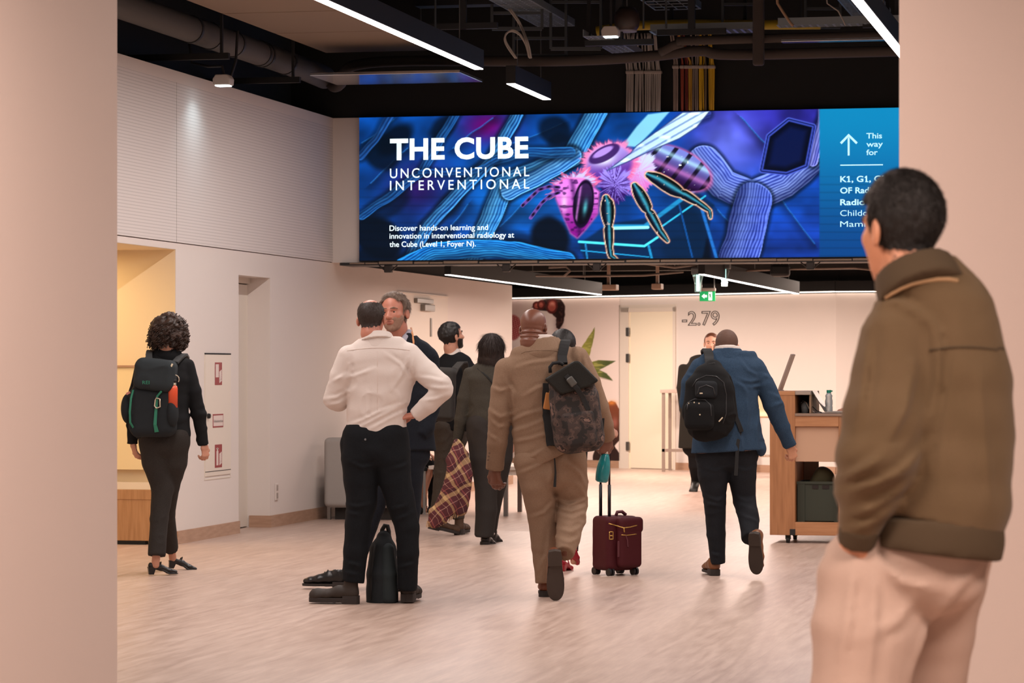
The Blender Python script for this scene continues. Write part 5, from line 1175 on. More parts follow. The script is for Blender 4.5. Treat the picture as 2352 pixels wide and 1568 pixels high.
f.add('trousers', [f.chain([(1264, 1030, 0, 66, 44), (1266, 1085, 0, 73, 50)]), f.chain(lL, f1=True), f.chain(lR, f1=True)], TAN_S, .009, .012, fold=creases(f, [[(1280, 1148), (1305, 1158), (1348, 1146)], [(1278, 1162), (1310, 1172), (1350, 1160)], [(1282, 1178), (1312, 1186), (1346, 1176)], [(1284, 1210), (1310, 1216), (1336, 1204)], [(1286, 1232), (1306, 1238), (1328, 1230)], [(1195, 1085), (1225, 1072), (1262, 1055)], [(1262, 1090), (1258, 1110), (1272, 1150)], [(1225, 1185), (1250, 1175), (1272, 1150)], [(1262, 1060), (1268, 1085), (1262, 1112)], [(1240, 1300), (1256, 1270), (1262, 1220)], [(1300, 1060), (1330, 1085), (1348, 1120)]], 4.5, .009, folds(.006, 5, 5, 9, 23)))
hp, fr = head(f, 1227, 753, .03, .232, -22, 8, -3, neck=(1242, 802, .0), nr=.071, jaw=1.1, nape=True)
body(f, hp+[hand_geo(f.L(1136, 1076, .07), (.12, .1, -1), (-.55, -.85, 0), .42, 1, .20, tcurl=.2), hand_geo(f.L(1396, 1008, .16), (-.25, .1, -1), (.5, -.8, 0), .8, -1, .19)], SKIN3, f.core(torso, la, ra, lL, lR))
for i in range(3): MB().lathe([(.007, 0), (.006, .004)], 10, Matrix.Translation(f.L(1121+i*1.5, 1056-i*8, -.06)) @ Matrix.Rotation(math.pi/2, 4, 'X')).build('cuff_button', mat('brown button', '#5b4433', .4), jk)
shoe(f, 1251, 1371, .05, -3, 0, style='dress', m=BRSHOE, ms=SOLE); shoe(f, 1277, 1374, -.28, -6, 76, -8, style='dress', m=BRSHOE, ms=mat('worn leather sole', '#3a2e27', .7), pivot_toe=True, L=.31)
TANMAN = f

# woman hidden behind him, pulling the case
f = Figure('person', 1300, 1314, 'dark-haired woman in red heels mostly hidden behind the man in the tan suit', 'person')
torso = [(1294, 828, .0, 24, 18), (1294, 850, 0, 48, 28), (1294, 880, 0, 56, 34), (1294, 950, 0, 48, 34), (1294, 1010, 0, 56, 38)]
a1 = [(1342, 858, 0, 16), (1358, 905, .02, 15), (1374, 950, .04, 13), (1398, 982, .02, 10)]
a2 = [(1246, 858, 0, 16), (1240, 915, 0, 15), (1242, 965, .06, 13), (1246, 1010, .12, 10)]
l1 = [(1272, 1000, 0, 34, 38), (1282, 1100, .05, 28, 32), (1289, 1180, .1, 20, 24), (1291, 1270, .12, 14, 18)]
l2 = [(1318, 1000, 0, 34, 38), (1318, 1100, 0, 28, 32), (1316, 1180, -.05, 19, 22), (1316, 1265, -.12, 12, 15)]
BK = cloth('black dress fabric', '#131315')
f.add('jacket', [f.chain(torso, True, True), f.chain(a1, f1=True), f.chain(a2, f1=True)], BK, .013)
f.add('trousers', [f.chain(l1, f1=True), f.chain(l2, f1=True)], BK, .013, .014)
hp, fr = head(f, 1293, 798, .02, .225, -5, 4, neck=(1294, 838, 0), nr=.05)
body(f, hp+[hand_geo(f.L(1398, 982, .02), (.55, .3, -.45), (.3, -.6, .8), 1.0, -1, .17), hand_geo(f.L(1246, 1010, .12), (0, 0, -1), (-1, 0, 0), .4, 1, .17), surf([f.chain([(1316, 1258, -.12, 8), (1318, 1290, -.12, 8)]), f.chain([(1291, 1262, .12, 8), (1292, 1300, .12, 8)])], .008)], SKIN, f.core(torso, a1, a2, l1, l2))
hair(f, fr, DH, grow=.07, keep=lambda q: np.maximum(np.maximum(q[:, 1]-.26, np.where(q[:, 2] < .15, q[:, 1]-.05, -1)), -.5-q[:, 2]), extra=[((0, -.13, -.2), (.42, .36, .36))])
RED = mat('red patent leather', '#a3182c', .25)
shoe(f, 1330, 1304, -.10, -32, 42, style='heel', m=RED, L=.225, pivot_toe=True); shoe(f, 1292, 1314, .1, -20, 0, style='heel', m=RED, L=.235)
CASEW = f

# man in the blue blazer
f = Figure('person', 1670, 1322, 'man with cropped hair in a blue blazer walking away toward the desk', 'person')
BL = mat('blue tweed', '#26384d', .9, bump=(260, .4, .003), vary=(220, '#34495f', .22), spec=.2); JN = cloth('black jeans', '#17191d', vary=(200, '#1f2126', .2))
torso = [(1671, 806, .03, 30, 26), (1671, 815, .03, 44, 29), (1671, 827, .03, 70, 34), (1674, 852, .02, 80, 44), (1672, 890, 0, 70, 48), (1668, 940, -.02, 72, 48), (1670, 985, -.02, 77, 50), (1673, 1036, -.02, 86, 53)]
ra = [(1737, 842, .03, 20, 26), (1757, 885, .02, 22, 25), (1776, 930, .02, 22, 23), (1796, 980, .05, 18, 19), (1814, 1023, .09, 14.5, 15)]
la = [(1606, 842, .03, 20, 26), (1586, 880, .04, 21, 24), (1580, 925, .08, 19, 22), (1596, 915, .28, 15, 16)]
lL = [(1636, 1030, .0, 40, 40), (1638, 1090, -.0, 35, 38), (1642, 1150, .0, 25, 30), (1645, 1225, .02, 21, 25), (1649, 1294, .03, 17.5, 22)]
lR = [(1700, 1030, .0, 40, 40), (1704, 1090, .02, 33, 38), (1710, 1148, .04, 26, 30), (1720, 1190, -.08, 23, 26), (1722, 1238, -.22, 18, 20)]
JK7 = jk = f.add('blazer', [f.chain(torso, True, True), f.chain(ra, f1=True), f.chain(la, f1=True), f.ell(1748, 1030, -.02, 12, 24, 18)], BL, .0085, .012, fold=creases(f, [[(1686, 876), (1704, 888), (1714, 906)], [(1742, 872), (1722, 876), (1700, 872)], [(1744, 886), (1725, 888)], [(1700, 830), (1715, 850), (1738, 862)], [(1770, 905), (1788, 912), (1800, 930)], [(1778, 930), (1795, 925)], [(1750, 860), (1766, 866)], [(1578, 860), (1595, 866)], [(1690, 990), (1700, 1010), (1702, 1034)], [(1742, 950), (1735, 985), (1738, 1030)], [(1712, 915), (1716, 950), (1712, 985)]], 4, .0075, folds(.005, 5, 5, 7, 31)))
f.collar((1671, 824, .03, 46, 36), (1671, 801, .035, 31, 29), BL, parent=jk)
f.collar((1671, 808, .035, 31, 28), (1671, 796, .04, 29, 27), SHIRT, 'shirt_collar')
f.add('trousers', [f.chain([(1670, 1010, 0, 68, 40), (1670, 1045, 0, 72, 42)]), f.chain(lL, f1=True), f.chain(lR, f1=True)], JN, .0095, .014, fold=creases(f, [[(1622, 1140), (1645, 1148), (1664, 1140)], [(1622, 1154), (1646, 1160)], [(1690, 1140), (1712, 1150), (1734, 1142)], [(1696, 1156), (1718, 1164)], [(1700, 1180), (1725, 1190)], [(1612, 1070), (1640, 1080), (1668, 1070)], [(1685, 1072), (1712, 1080), (1734, 1070)], [(1632, 1270), (1652, 1276)]], 4, .007, folds(.005, 6, 6, 10, 33)))
hp, fr = head(f, 1669, 796, .09, .222, -8, 10, 3, neck=(1670, 826, .03), nr=.063, jaw=1.1)
body(f, hp+[hand_geo(f.L(1814, 1023, .09), (.30, .15, -1), (.6, -.75, 0), .75, -1, .19, tcurl=.8), hand_geo(f.L(1596, 914, .28), (.5, .7, .2), (-.5, .3, .8), .8, 1, .19)], SKIN4, f.core(torso, ra, la, lL, lR))
hair(f, fr, mat('shaved brown hair', '#5d4236', .75, bump=(300, .5, .002)), grow=.012, strands=(6000, .004, .0012, .6), keep=hairline(.3, .25, -.20, .03), h=.0055, amp=.0012, freq=250)
shoe(f, 1643, 1321, .0, 8, 0, style='dress', m=mat('tan brown shoe leather', '#7a4c2c', .4), ms=SOLE, laces=BRSHOE); shoe(f, 1736, 1315, -.30, -14, 72, 4, style='dress', m=mat('tan brown shoe leather', '#7a4c2c', .4), ms=mat('dark worn sole', '#31261f', .7), pivot_toe=True, L=.29)
BLUEMAN = f

# woman facing us far behind him
f = Figure('person', 1612, 1150, 'woman in a long dark coat facing us behind the man in the blue blazer', 'person', Y=33.9)
torso = [(1630, 822, .0, 16, 12), (1622, 838, 0, 40, 22), (1612, 870, 0, 48, 26), (1610, 930, 0, 47, 28), (1608, 1030, 0, 50, 32)]
a1 = [(1570, 845, 0, 12), (1566, 890, 0, 12), (1570, 940, 0, 10), (1590, 960, -.1, 8)]
a2 = [(1655, 845, 0, 12), (1660, 890, 0, 12), (1656, 940, 0, 10), (1640, 960, -.1, 8)]
l1 = [(1596, 1020, 0, 18), (1596, 1070, 0, 14), (1599, 1108, .1, 10)]
l2 = [(1622, 1020, 0, 18), (1622, 1070, 0, 14), (1622, 1116, 0, 10)]
f.add('coat', [f.chain(torso, True, True), f.chain(a1, f1=True), f.chain(a2, f1=True)], cloth('dark olive coat', '#2a2823'), .013)
f.add('trousers', [f.chain([(1609, 1000, 0, 42, 26), (1609, 1028, 0, 42, 26)]), f.chain(l1, f1=True), f.chain(l2, f1=True)], BK, .012)
hp, fr = head(f, 1634, 789, -.02, .232, 172, 0, 0, neck=(1630, 830, 0), nr=.05)
body(f, hp+[hand_geo(f.L(1590, 960, -.1), (.8, -.4, 0), (0, -.8, .5), .5, 1, .17), hand_geo(f.L(1640, 960, -.1), (-.8, -.4, 0), (0, -.8, .5), .5, -1, .17)], mat('skin pale', '#d6a58c', .5), f.core(torso, a1, a2, l1, l2))
face_parts(f, fr, '#7a5a44'); hair(f, fr, mat('auburn hair', '#6b3f2a', .5), grow=.035, keep=hairline(.24, .32, -.25, .0))
BOOT = mat('black boot leather', '#1b1917', .5)
f.add('boot', [f.chain([(1598, 1060, .04, 12), (1598, 1100, .1, 10), (1596, 1114, .08, 10)]), f.chain([(1597, 1112, .06, 9), (1592, 1128, -.12, 10)])], BOOT, .011)
f.add('boot', [f.chain([(1622, 1070, 0, 12), (1622, 1118, 0, 10)]), f.chain([(1622, 1120, .0, 9), (1621, 1122, -.16, 8)])], BOOT, .011)

# seated woman beside the low table, only her legs show
f = Figure('person', 945, 1184, 'seated woman in black pumps with one bare calf, behind the dark suit', 'person', Y=28.6)
torso = [(930, 905, .0, 16, 12), (930, 922, 0, 34, 18), (930, 960, 0, 36, 22), (928, 1010, 0, 34, 24), (930, 1062, 0, 40, 28)]
th = [(938, 1062, 0, 20, 20), (964, 1060, 0, 17, 17), (986, 1064, 0, 14, 14)]
th2 = [(938, 1064, .16, 20, 20), (970, 1062, .18, 17, 17), (992, 1068, .18, 13, 13)]
a1 = [(955, 930, -.1, 11), (962, 975, -.1, 10), (958, 1015, -.1, 9), (972, 1040, -.1, 7)]
f.add('dress', [f.chain(torso, True), f.chain(th), f.chain(th2), f.chain(a1, f1=True)], BK, .013)
hp, fr = head(f, 930, 876, 0, .22, -80, 0, 0, neck=(930, 912, 0), nr=.05)
sh1 = f.chain([(985, 1066, 0, 11), (981, 1090, 0, 12), (973, 1130, 0, 8), (969, 1158, 0, 6)]); sh2 = f.chain([(992, 1068, .18, 11), (994, 1100, .18, 12), (992, 1140, .18, 7), (991, 1158, .18, 6)])
body(f, hp+[surf([sh1, sh2, f.chain([(969, 1158, 0, 6), (978, 1172, 0, 6)])], .009), hand_geo(f.L(972, 1040, -.1), (.9, 0, -.2), (0, 0, 1), .3, 1, .165)], SKIN, f.core(torso, th))
f.add('stocking', [f.chain([(992, 1074, .18, 13), (994, 1100, .18, 13.5), (992, 1140, .18, 8.5), (991, 1160, .18, 7.5)])], BK, .01)
hair(f, fr, DH, grow=.06, keep=lambda q: np.maximum(q[:, 1]-.26, -.4-q[:, 2]))
shoe(f, 964, 1182, 0, -80, 0, style='heel', m=BLKSHOE, L=.23); shoe(f, 986, 1180, .18, -80, 0, style='heel', m=BLKSHOE, L=.23)
SEATW = f

# person working at the desk, hidden but for a hand
f = Figure('person', 2062, 1240, 'person at the reception desk with one hand resting on the laptop', 'person', Y=25.0)
torso = [(2062, 815, 0, 24, 18), (2062, 835, 0, 50, 26), (2062, 880, 0, 54, 32), (2062, 960, 0, 48, 32), (2062, 1040, 0, 52, 36)]
a1 = [(2016, 850, -.05, 16), (2004, 900, -.2, 15), (1992, 936, -.3, 13), (1958, 941, -.55, 9)]
a2 = [(2108, 850, 0, 16), (2112, 915, 0, 15), (2108, 965, -.1, 13), (2090, 990, -.2, 10)]
l1 = [(2040, 1030, 0, 32), (2042, 1100, 0, 26), (2044, 1170, 0, 20), (2044, 1225, 0, 16)]; l2 = [(2084, 1030, 0, 32), (2084, 1100, 0, 26), (2084, 1170, 0, 20), (2084, 1225, 0, 16)]
f.add('top', [f.chain(torso, True, True), f.chain(a1, f1=True), f.chain(a2, f1=True)], BK, .014)
f.add('trousers', [f.chain(l1, f1=True), f.chain(l2, f1=True)], BK, .014)
hp, fr = head(f, 2062, 780, 0, .225, 170, 8, 0, neck=(2062, 826, 0))
body(f, hp+[hand_geo(f.L(1958, 940, -.55), (-1, -.15, -.05), (0, -.2, 1), .3, 1, .18), hand_geo(f.L(2090, 990, -.2), (-.6, -.6, 0), (0, 0, 1), .4, -1, .18)], SKIN, f.core(torso, a1, a2, l1, l2))
face_parts(f, fr); hair(f, fr, DH, grow=.05, keep=hairline())
shoe(f, 2044, 1250, 0, 170, 0, style='sneaker', m=BLKSHOE, ms=SOLE); shoe(f, 2084, 1250, 0, 190, 0, style='sneaker', m=BLKSHOE, ms=SOLE)

# man in the green jacket, near the camera
f = Figure('person', 2130, 1568, 'man in an olive green jacket and pale trousers standing largest at the right', 'person', Y=6.0)
OL = mat('olive fleece', '#65543e', .95, bump=(420, .5, .003), vary=(9, '#5c4c36', .25), sheen=.1, spec=.2); OLR = mat('olive rib knit', '#473a28', .95, bump=(420, .5, .003))
BG = cloth('pale beige cotton', '#b29c8f', bump=(160, .2, .003))
torso = [(2112, 612, .0, 72, 66), (2122, 650, .0, 96, 74), (2136, 690, .0, 116, 82), (2150, 730, .0, 128, 90), (2172, 780, 0, 126, 96), (2192, 860, 0, 124, 104), (2194, 960, 0, 126, 108), (2190, 1060, 0, 130, 112), (2184, 1150, 0, 138, 114), (2172, 1205, 0, 134, 112)]
la = [(2060, 770, -.02, 78, 76), (2050, 860, -.03, 85, 80), (2034, 960, -.05, 92, 82), (2016, 1050, -.06, 93, 80), (1996, 1130, -.03, 74, 66), (1970, 1226, .0, 46, 48)]
ra = [(2248, 790, .03, 54, 84), (2270, 880, .03, 52, 84), (2276, 1000, .03, 50, 84), (2264, 1130, .05, 52, 74), (2240, 1220, .1, 40, 46)]
_cr = creases(f, [[(1926, 1128), (1990, 1108), (2050, 1080), (2104, 1028)], [(1918, 1100), (1960, 1075), (2010, 1040)], [(1950, 1180), (2000, 1160), (2070, 1112)], [(1945, 1212), (1990, 1200), (2040, 1165)], [(1985, 780), (1975, 860), (1958, 960)], [(2125, 735), (2140, 800), (2138, 880), (2118, 1000)], [(2000, 700), (2040, 690), (2090, 715), (2125, 745)], [(2080, 860), (2060, 940), (2020, 1010)]], 11, .010, folds(.006, 3, 3, 5, 41)); _x0, _x1 = f.L(2170, 900)[0], f.L(2252, 900)[0]
def jfold(P):      # soft upright folds down the back, and the diagonal creases of the slack sleeve
    z = P[:, 2]; w = sst(1.44, 1.36, z)*sst(1.12, 1.2, z)
    r = -.006*w*(np.exp(-((P[:, 0]-_x0-.02*np.sin(z*9))/.009)**2)+np.exp(-((P[:, 0]-_x1-.015*np.sin(z*7+1))/.010)**2))
    return r+_cr(P)
jk = f.add('jacket', [f.chain(torso, True, True), f.chain(la, f1=True), f.chain(ra, f1=True)], OL, .0085, .014, fold=jfold)
f.add('hem_band', [f.chain([(2166, 1195, 0, 138, 114), (2164, 1236, 0, 140, 112), (2160, 1270, 0, 139, 110)], f0=True, f1=True)], OLR, .009, parent=jk)
f.add('cuff', [f.chain([(1976, 1203, -.01, 50, 52), (1966, 1248, .01, 44, 46)], f0=True, f1=True)], OLR, .007, parent=jk)
CO9 = f.add('collar', [f.chain([(2120, 676, -.030, 104, 97), (2108, 646, -.012, 97, 93), (2098, 620, .0, 88, 88)], True, True)], OLR, .0065, parent=jk)
MB().tube(f.on_any([jk, CO9], [(2034, 684), (2050, 673), (2070, 662), (2095, 652), (2125, 645), (2155, 641), (2180, 641), (2200, 645)], .0005), .004, 7).build('piping', mat('pale piping', '#a98a66', .9), jk, smooth=True)
MB().tube(f.on(jk, [(x, 797+10*abs((x-2215)/90)**2-6*(x > 2290)) for x in range(2136, 2312, 8)], .0), .0028, 6).build('yoke_seam', OLR, jk, smooth=True)
lA = [(2030, 1262, .06, 112, 78), (2012, 1340, .05, 132, 90), (1992, 1450, .03, 122, 92), (1970, 1590, .02, 108, 90), (1985, 1900, .04, 96, 88), (1990, 2385, .05, 78, 80)]
lB = [(2188, 1250, .08, 98, 80), (2162, 1340, .12, 102, 90), (2146, 1453, .16, 94, 86), (2130, 1590, .2, 90, 82), (2130, 1900, .15, 80, 84), (2120, 2385, .18, 72, 76)]
f.add('trousers', [f.chain([(2150, 1240, .02, 120, 92), (2130, 1310, .03, 138, 100)]), f.ell(1950, 1272, .10, 54, 60, 40), f.chain(lA, f1=True), f.chain(lB, f1=True)], BG, .010, .016, fold=creases(f, [[(2240, 1300), (2190, 1350), (2130, 1450), (2085, 1560)], [(2020, 1290), (2060, 1330), (2130, 1345)], [(1960, 1300), (1945, 1400), (1925, 1520)], [(2010, 1300), (2000, 1420), (1985, 1560)], [(2090, 1380), (2060, 1420), (2000, 1450)]], 12, .008, folds(.004, 3, 3, 3, 43)))
hp, fr = head(f, 2064, 528, .02, .223, 38, 2, 2, neck=(2104, 700, .01), nr=.056, h=.0042, sc=(.95, .86, 1))
body(f, hp+[hand_geo(f.L(1962, 1236, .01), (-.05, .22, -1), (-.75, -.6, 0), .35, 1, .18)], SKIN4, f.core(torso, la, lA, lB))
face_parts(f, fr, '#17110e')
hair(f, fr, mat('short black hair', '#0f0b09', .6, bump=(240, .7, .004)), grow=.045, strands=(16000, .011, .0009, .5), keep=hairline(.30, .24, -.33, .015), h=.0042, amp=.003, freq=120)
shoe(f, 1992, 2452, .0, 12, 0, style='sneaker', m=SHIRT, ms=SHIRT); shoe(f, 2122, 2452, .16, 0, 0, style='sneaker', m=SHIRT, ms=SHIRT)
# ---------------------------------------------------------------- bags and things carried
def bag(px, py, Y, label, name='backpack', cat='backpack'): return Figure(name, px, py, label, cat, Y=Y)
NYL = cloth('charcoal nylon', '#23272a', bump=(300, .3, .002)); BNYL = cloth('black nylon', '#141415', bump=(300, .3, .002)); WEB = mat('black webbing', '#19191a', .8)
GRN = mat('green strap', '#23745a', .7)
g = bag(352, 1320, 20.3, 'charcoal backpack with green straps worn by the curly-haired woman')
S = g.s
o = g.add('bag_body', [RBox(g.L(352, 945, -.225), (.158, .095, .17), .06), RBox(g.L(352, 880, -.20), (.13, .08, .14), .06)], NYL, .009, .03, fold=folds(.006, 6, 6, 8, 51))
g.add('lid', [RBox(g.L(358, 860, -.245), (.137, .12, .108), .055, rotm(0, 0, 6))], cloth('dark slate nylon', '#2b3134', bump=(300, .3, .002)), .009, fold=folds(.006, 6, 6, 8, 53))
g.add('side_pocket', [g.ell(293, 938, -.2, 15, 26, 34)], NYL, .008); g.add('bottle_pocket', [g.ell(396, 948, -.28, 14, 24, 34)], NYL, .008)
g.strap('compression_strap', [(306, 895, -.31), (301, 915, -.33), (298, 945, -.335), (299, 970, -.33), (310, 988, -.30)], .014, GRN, .006)
g.strap('compression_strap', [(371, 898, -.345), (361, 910, -.335), (358, 945, -.335), (356, 975, -.335), (360, 992, -.32)], [.014, .014, .02, .022, .03], GRN, .006)
MB().tube([g.L(*p) for p in [(359, 913, -.345), (367, 916, -.345), (368, 934, -.345), (359, 937, -.345), (355, 932, -.345), (357, 918, -.345)]], .005, 8, closed=True).build('carabiner', mat('silver metal', '#d8cdb8', .25, .8), g.root, smooth=True)
g.strap('shoulder_strap', [(343, 830, -.17), (342, 815, -.13), (345, 806, -.04), (346, 812, .07), (342, 850, .13)], .045, mat('grey padded strap', '#3a3c3d', .85), .018, over=(WOMAN1, JK1))
g.strap('shoulder_strap', [(402, 832, -.17), (412, 822, -.12), (424, 815, -.03), (428, 822, .07), (420, 860, .14)], .045, mat('grey padded strap', '#3a3c3d', .85), .018, over=(WOMAN1, JK1))
g.strap('buckle_strap', [(393, 842, -.355), (396, 835, -.35)], .012, mat('cream tab', '#cbbba0', .7), .005); g.strap('pull_strap', [(299, 900, -.30), (290, 905, -.30)], .016, mat('pink strap', '#b8766a', .7), .006)
p = g.L(327, 882, -.37); text_mesh('logo', 'REI', Matrix.Translation(p) @ Matrix.Rotation(0, 4, 'X'), 16*S, 8*S, GRN, g.root, .01)
w = bag(397, 1320, 20.3, 'orange steel bottle in the side pocket of the charcoal backpack', 'drink_bottle', 'bottle')
c = w.L(397, 905, -.30)
MB().lathe([(.033, -.09), (.033, .04), (.028, .055)], 20, Matrix.Translation(c)).build('bottle_body', mat('orange enamel', '#d4502c', .35), w.root, smooth=True)
MB().lathe([(.024, .055), (.024, .08)], 20, Matrix.Translation(c)).build('steel_neck', mat('silver metal', '#d8cdb8', .25, .8), w.root, smooth=True); MB().lathe([(.026, .08), (.026, .10)], 20, Matrix.Translation(c)).build('cap', WEB, w.root, smooth=True)
MB().tube([Vector(c)+Vector((.03*math.cos(a)+.012, 0, .10+.03*math.sin(a))) for a in np.linspace(-.6, 3.6, 12)], .004, 6).build('carry_loop', mat('silver metal', '#d8cdb8', .25, .8), w.root)

# camouflage backpack of the man in the tan suit
def camo():
    m = bpy.data.materials.new('dark camouflage'); m.use_nodes = True; nt = m.node_tree; b = nt.nodes['Principled BSDF']; N = nt.nodes.new; Lk = nt.links.new
    tc = N('ShaderNodeTexCoord'); no = N('ShaderNodeTexNoise'); no.inputs['Scale'].default_value = 16; no.inputs['Detail'].default_value = 3; Lk(tc.outputs['Object'], no.inputs['Vector'])
    r = N('ShaderNodeValToRGB'); r.color_ramp.interpolation = 'CONSTANT'; e = r.color_ramp.elements
    e[0].position = 0; e[0].color = (*hx('#1c1614'), 1); e[1].position = .43; e[1].color = (*hx('#3b2d28'), 1)
    for p_, c_ in ((.52, '#4f3d36'), (.58, '#241c1a'), (.64, '#755c52')): q = e.new(p_); q.color = (*hx(c_), 1)
    Lk(no.outputs[0], r.inputs[0]); Lk(r.outputs[0], b.inputs['Base Color']); b.inputs['Roughness'].default_value = .75; return m
g = bag(1320, 1372, 18.3, 'camouflage roll-top backpack slung on the tan suit'); S = g.s; R8 = rotm(0, 0, -7)
g.add('bag_body', [RBox(g.L(1325, 962, -.30), (.150, .10, .205), .08, R8), RBox(g.L(1314, 900, -.28), (.135, .09, .10), .05, R8)], camo(), .0085, .03, fold=folds(.011, 5, 5, 7, 61))
g.add('front_pocket', [RBox(g.L(1330, 985, -.385), (.10, .035, .11), .03, R8)], camo(), .008, fold=folds(.006, 7, 7, 9, 62))
fl = MB(); P = [g.L(x, y, 0) for x, y in [(1249, 870), (1316, 829), (1327, 829), (1371, 873), (1352, 886), (1289, 904), (1282, 902)]]
n_ = len(P); fl.add([p+np.array((0, -.43+.0*i, 0)) for i, p in enumerate(P)]+[p+np.array((0, -.18, 0)) for p in P], [tuple(range(n_)), tuple(range(2*n_-1, n_-1, -1))]+[(i, i+n_, (i+1) % n_+n_, (i+1) % n_) for i in range(n_)])
g_f = fl.build('flap', cloth('black coated flap', '#201f1c', rough=.6), g.root, bevel=.012)
g.strap('buckle_strap', [(1300, 862, -.438), (1318, 884, -.44), (1326, 893, -.436), (1340, 915, -.41), (1352, 942, -.405)], .03, WEB, .008)
g.add('buckle', [RBox(g.L(1313, 876, -.446), (.022, .008, .03), .006, rotm(0, 0, -38))], mat('grey buckle', '#4a4844', .4), .005)
g.strap('shoulder_strap', [(1293, 835, -.20), (1291, 818, -.16), (1291, 800, -.10), (1292, 790, -.01), (1296, 800, .10), (1306, 850, .15)], .058, WEB, .022, over=(TANMAN, JK6))
g.strap('shoulder_strap', [(1256, 880, -.20), (1254, 920, -.17), (1258, 970, -.16), (1264, 1025, -.165)], .05, WEB, .03, over=(TANMAN, JK6)); g.strap('shoulder_strap', [(1264, 1025, -.165), (1275, 1020, -.20), (1283, 995, -.24)], .035, WEB, .015)
g.tube('grab_handle', [(1264, 856, -.24), (1263, 843, -.24), (1270, 834, -.24), (1285, 832, -.24), (1294, 838, -.24)], .011, WEB)
g.strap('dangling_strap', [(1268, 1030, -.17), (1274, 1055, -.19), (1276, 1085, -.19), (1274, 1118, -.19)], [.006, .008, .012, .018], WEB, .004)
g.add('luggage_tag', [RBox(g.L(1259, 921, -.24), (.024, .006, .052), .006, rotm(0, 0, 10))], mat('orange leather tag', '#b5763a', .6), .005); g.tube('tag_loop', [(1262, 905, -.24), (1264, 893, -.23), (1266, 880, -.23)], .005, mat('orange leather tag', '#b5763a', .6))
g.strap('side_strap', [(1386, 960, -.27), (1384, 990, -.27), (1375, 1005, -.28)], .014, WEB, .006)
# teal bottle in his hand
w = bag(1387, 1372, 18.46, 'teal bottle hanging from the right hand of the man in the tan suit', 'drink_bottle', 'bottle'); M_ = Matrix.Translation(w.L(1386, 1074, -.03)) @ Matrix.Rotation(math.radians(8), 4, 'Y')
MB().lathe([(.006, -.092), (.030, -.09), (.040, -.08), (.043, -.04), (.042, .0), (.036, .04), (.026, .075), (.019, .088)], 24, M_).build('bottle_body', mat('teal glass', '#1d8f94', .12, vary=(12, '#157077', .2), trans=.25), w.root, smooth=True)
MB().lathe([(.018, .086), (.018, .118)], 16, M_).build('cap', mat('white cap', '#d9cdc2', .4), w.root, smooth=True)

# black backpack of the man in the blue blazer
g = bag(1630, 1322, 20.2, 'large black backpack hanging on the back of the blue blazer'); 
g.add('bag_body', [g.chain([(1637, 850, -.25, 24, 26), (1634, 866, -.275, 41, 32), (1630, 888, -.29, 54, 36), (1627, 945, -.29, 60, 40), (1633, 976, -.27, 54, 36)])], BNYL, .009, .02, fold=folds(.007, 7, 7, 9, 71))
g.add('front_pocket', [RBox(g.L(1606, 955, -.405), (.10, .05, .095), .045)], BNYL, .008, fold=folds(.005, 8, 8, 10, 72)); g.add('upper_pocket', [RBox(g.L(1622, 895, -.39), (.075, .035, .06), .03)], cloth('black grey nylon', '#1f2124', bump=(300, .3, .002)), .008)
g.strap('shoulder_strap', [(1632, 842, -.22), (1629, 826, -.17), (1629, 813, -.06), (1626, 822, .08), (1616, 860, .16)], .062, WEB, .018, over=(BLUEMAN, JK7))
g.strap('shoulder_strap', [(1645, 838, -.25), (1660, 850, -.25), (1674, 866, -.26), (1682, 890, -.24), (1690, 960, -.20), (1700, 990, -.18)], .03, WEB, .014, over=(BLUEMAN, JK7)); g.strap('dangling_strap', [(1700, 988, -.2), (1694, 1020, -.21), (1692, 1060, -.21), (1690, 1092, -.21)], .025, WEB, .006)
MB().tube([g.L(*p) for p in [(1666, 864, -.285), (1672, 863, -.285), (1674, 869, -.285), (1672, 872, -.285), (1665, 866, -.285)]], .0035, 6, closed=True).build('d_ring', mat('silver metal', '#d8cdb8', .25, .8), g.root)
for a, b_ in [((1651, 968, -.41), (1660, 958, -.40)), ((1607, 903, -.43), (1614, 903, -.43)), ((1581, 926, -.44), (1583, 926, -.44)), ((1593, 924, -.45), (1596, 924, -.45)), ((1604, 926, -.45), (1607, 926, -.45)), ((1606, 952, -.46), (1609, 952, -.46)), ((1575, 951, -.43), (1579, 951, -.43)), ((1618, 977, -.44), (1621, 977, -.44))]: g.strap('zip_pull', [a, b_], .009, mat('cream tab', '#cbbba0', .7), .004, (0, 0, 1))
bo = [o for o in g.root.children if o.name.split('.')[0] in ('bag_body', 'front_pocket', 'upper_pocket')]
for pts in ([(1590, 888), (1600, 872), (1622, 862), (1645, 864), (1662, 878), (1668, 905), (1668, 950), (1660, 972)], [(1578, 940), (1580, 924), (1596, 916), (1620, 918), (1632, 930), (1634, 955)], [(1602, 905), (1606, 890), (1622, 884), (1638, 890), (1642, 906)]):
    q = []
    for p_, q_ in zip(pts[:-1], pts[1:]): q += [(p_[0]+(q_[0]-p_[0])*k/4, p_[1]+(q_[1]-p_[1])*k/4) for k in range(4)]
    MB().tube(g.on_any(bo, q+[pts[-1]], .001), .0035, 6).build('zip', mat('grey black zip', '#2b2b2d', .4), g.root, smooth=True)
g.tube('grab_loop', [(1628, 846, -.30), (1630, 836, -.31), (1640, 834, -.31), (1646, 845, -.30)], .008, WEB)
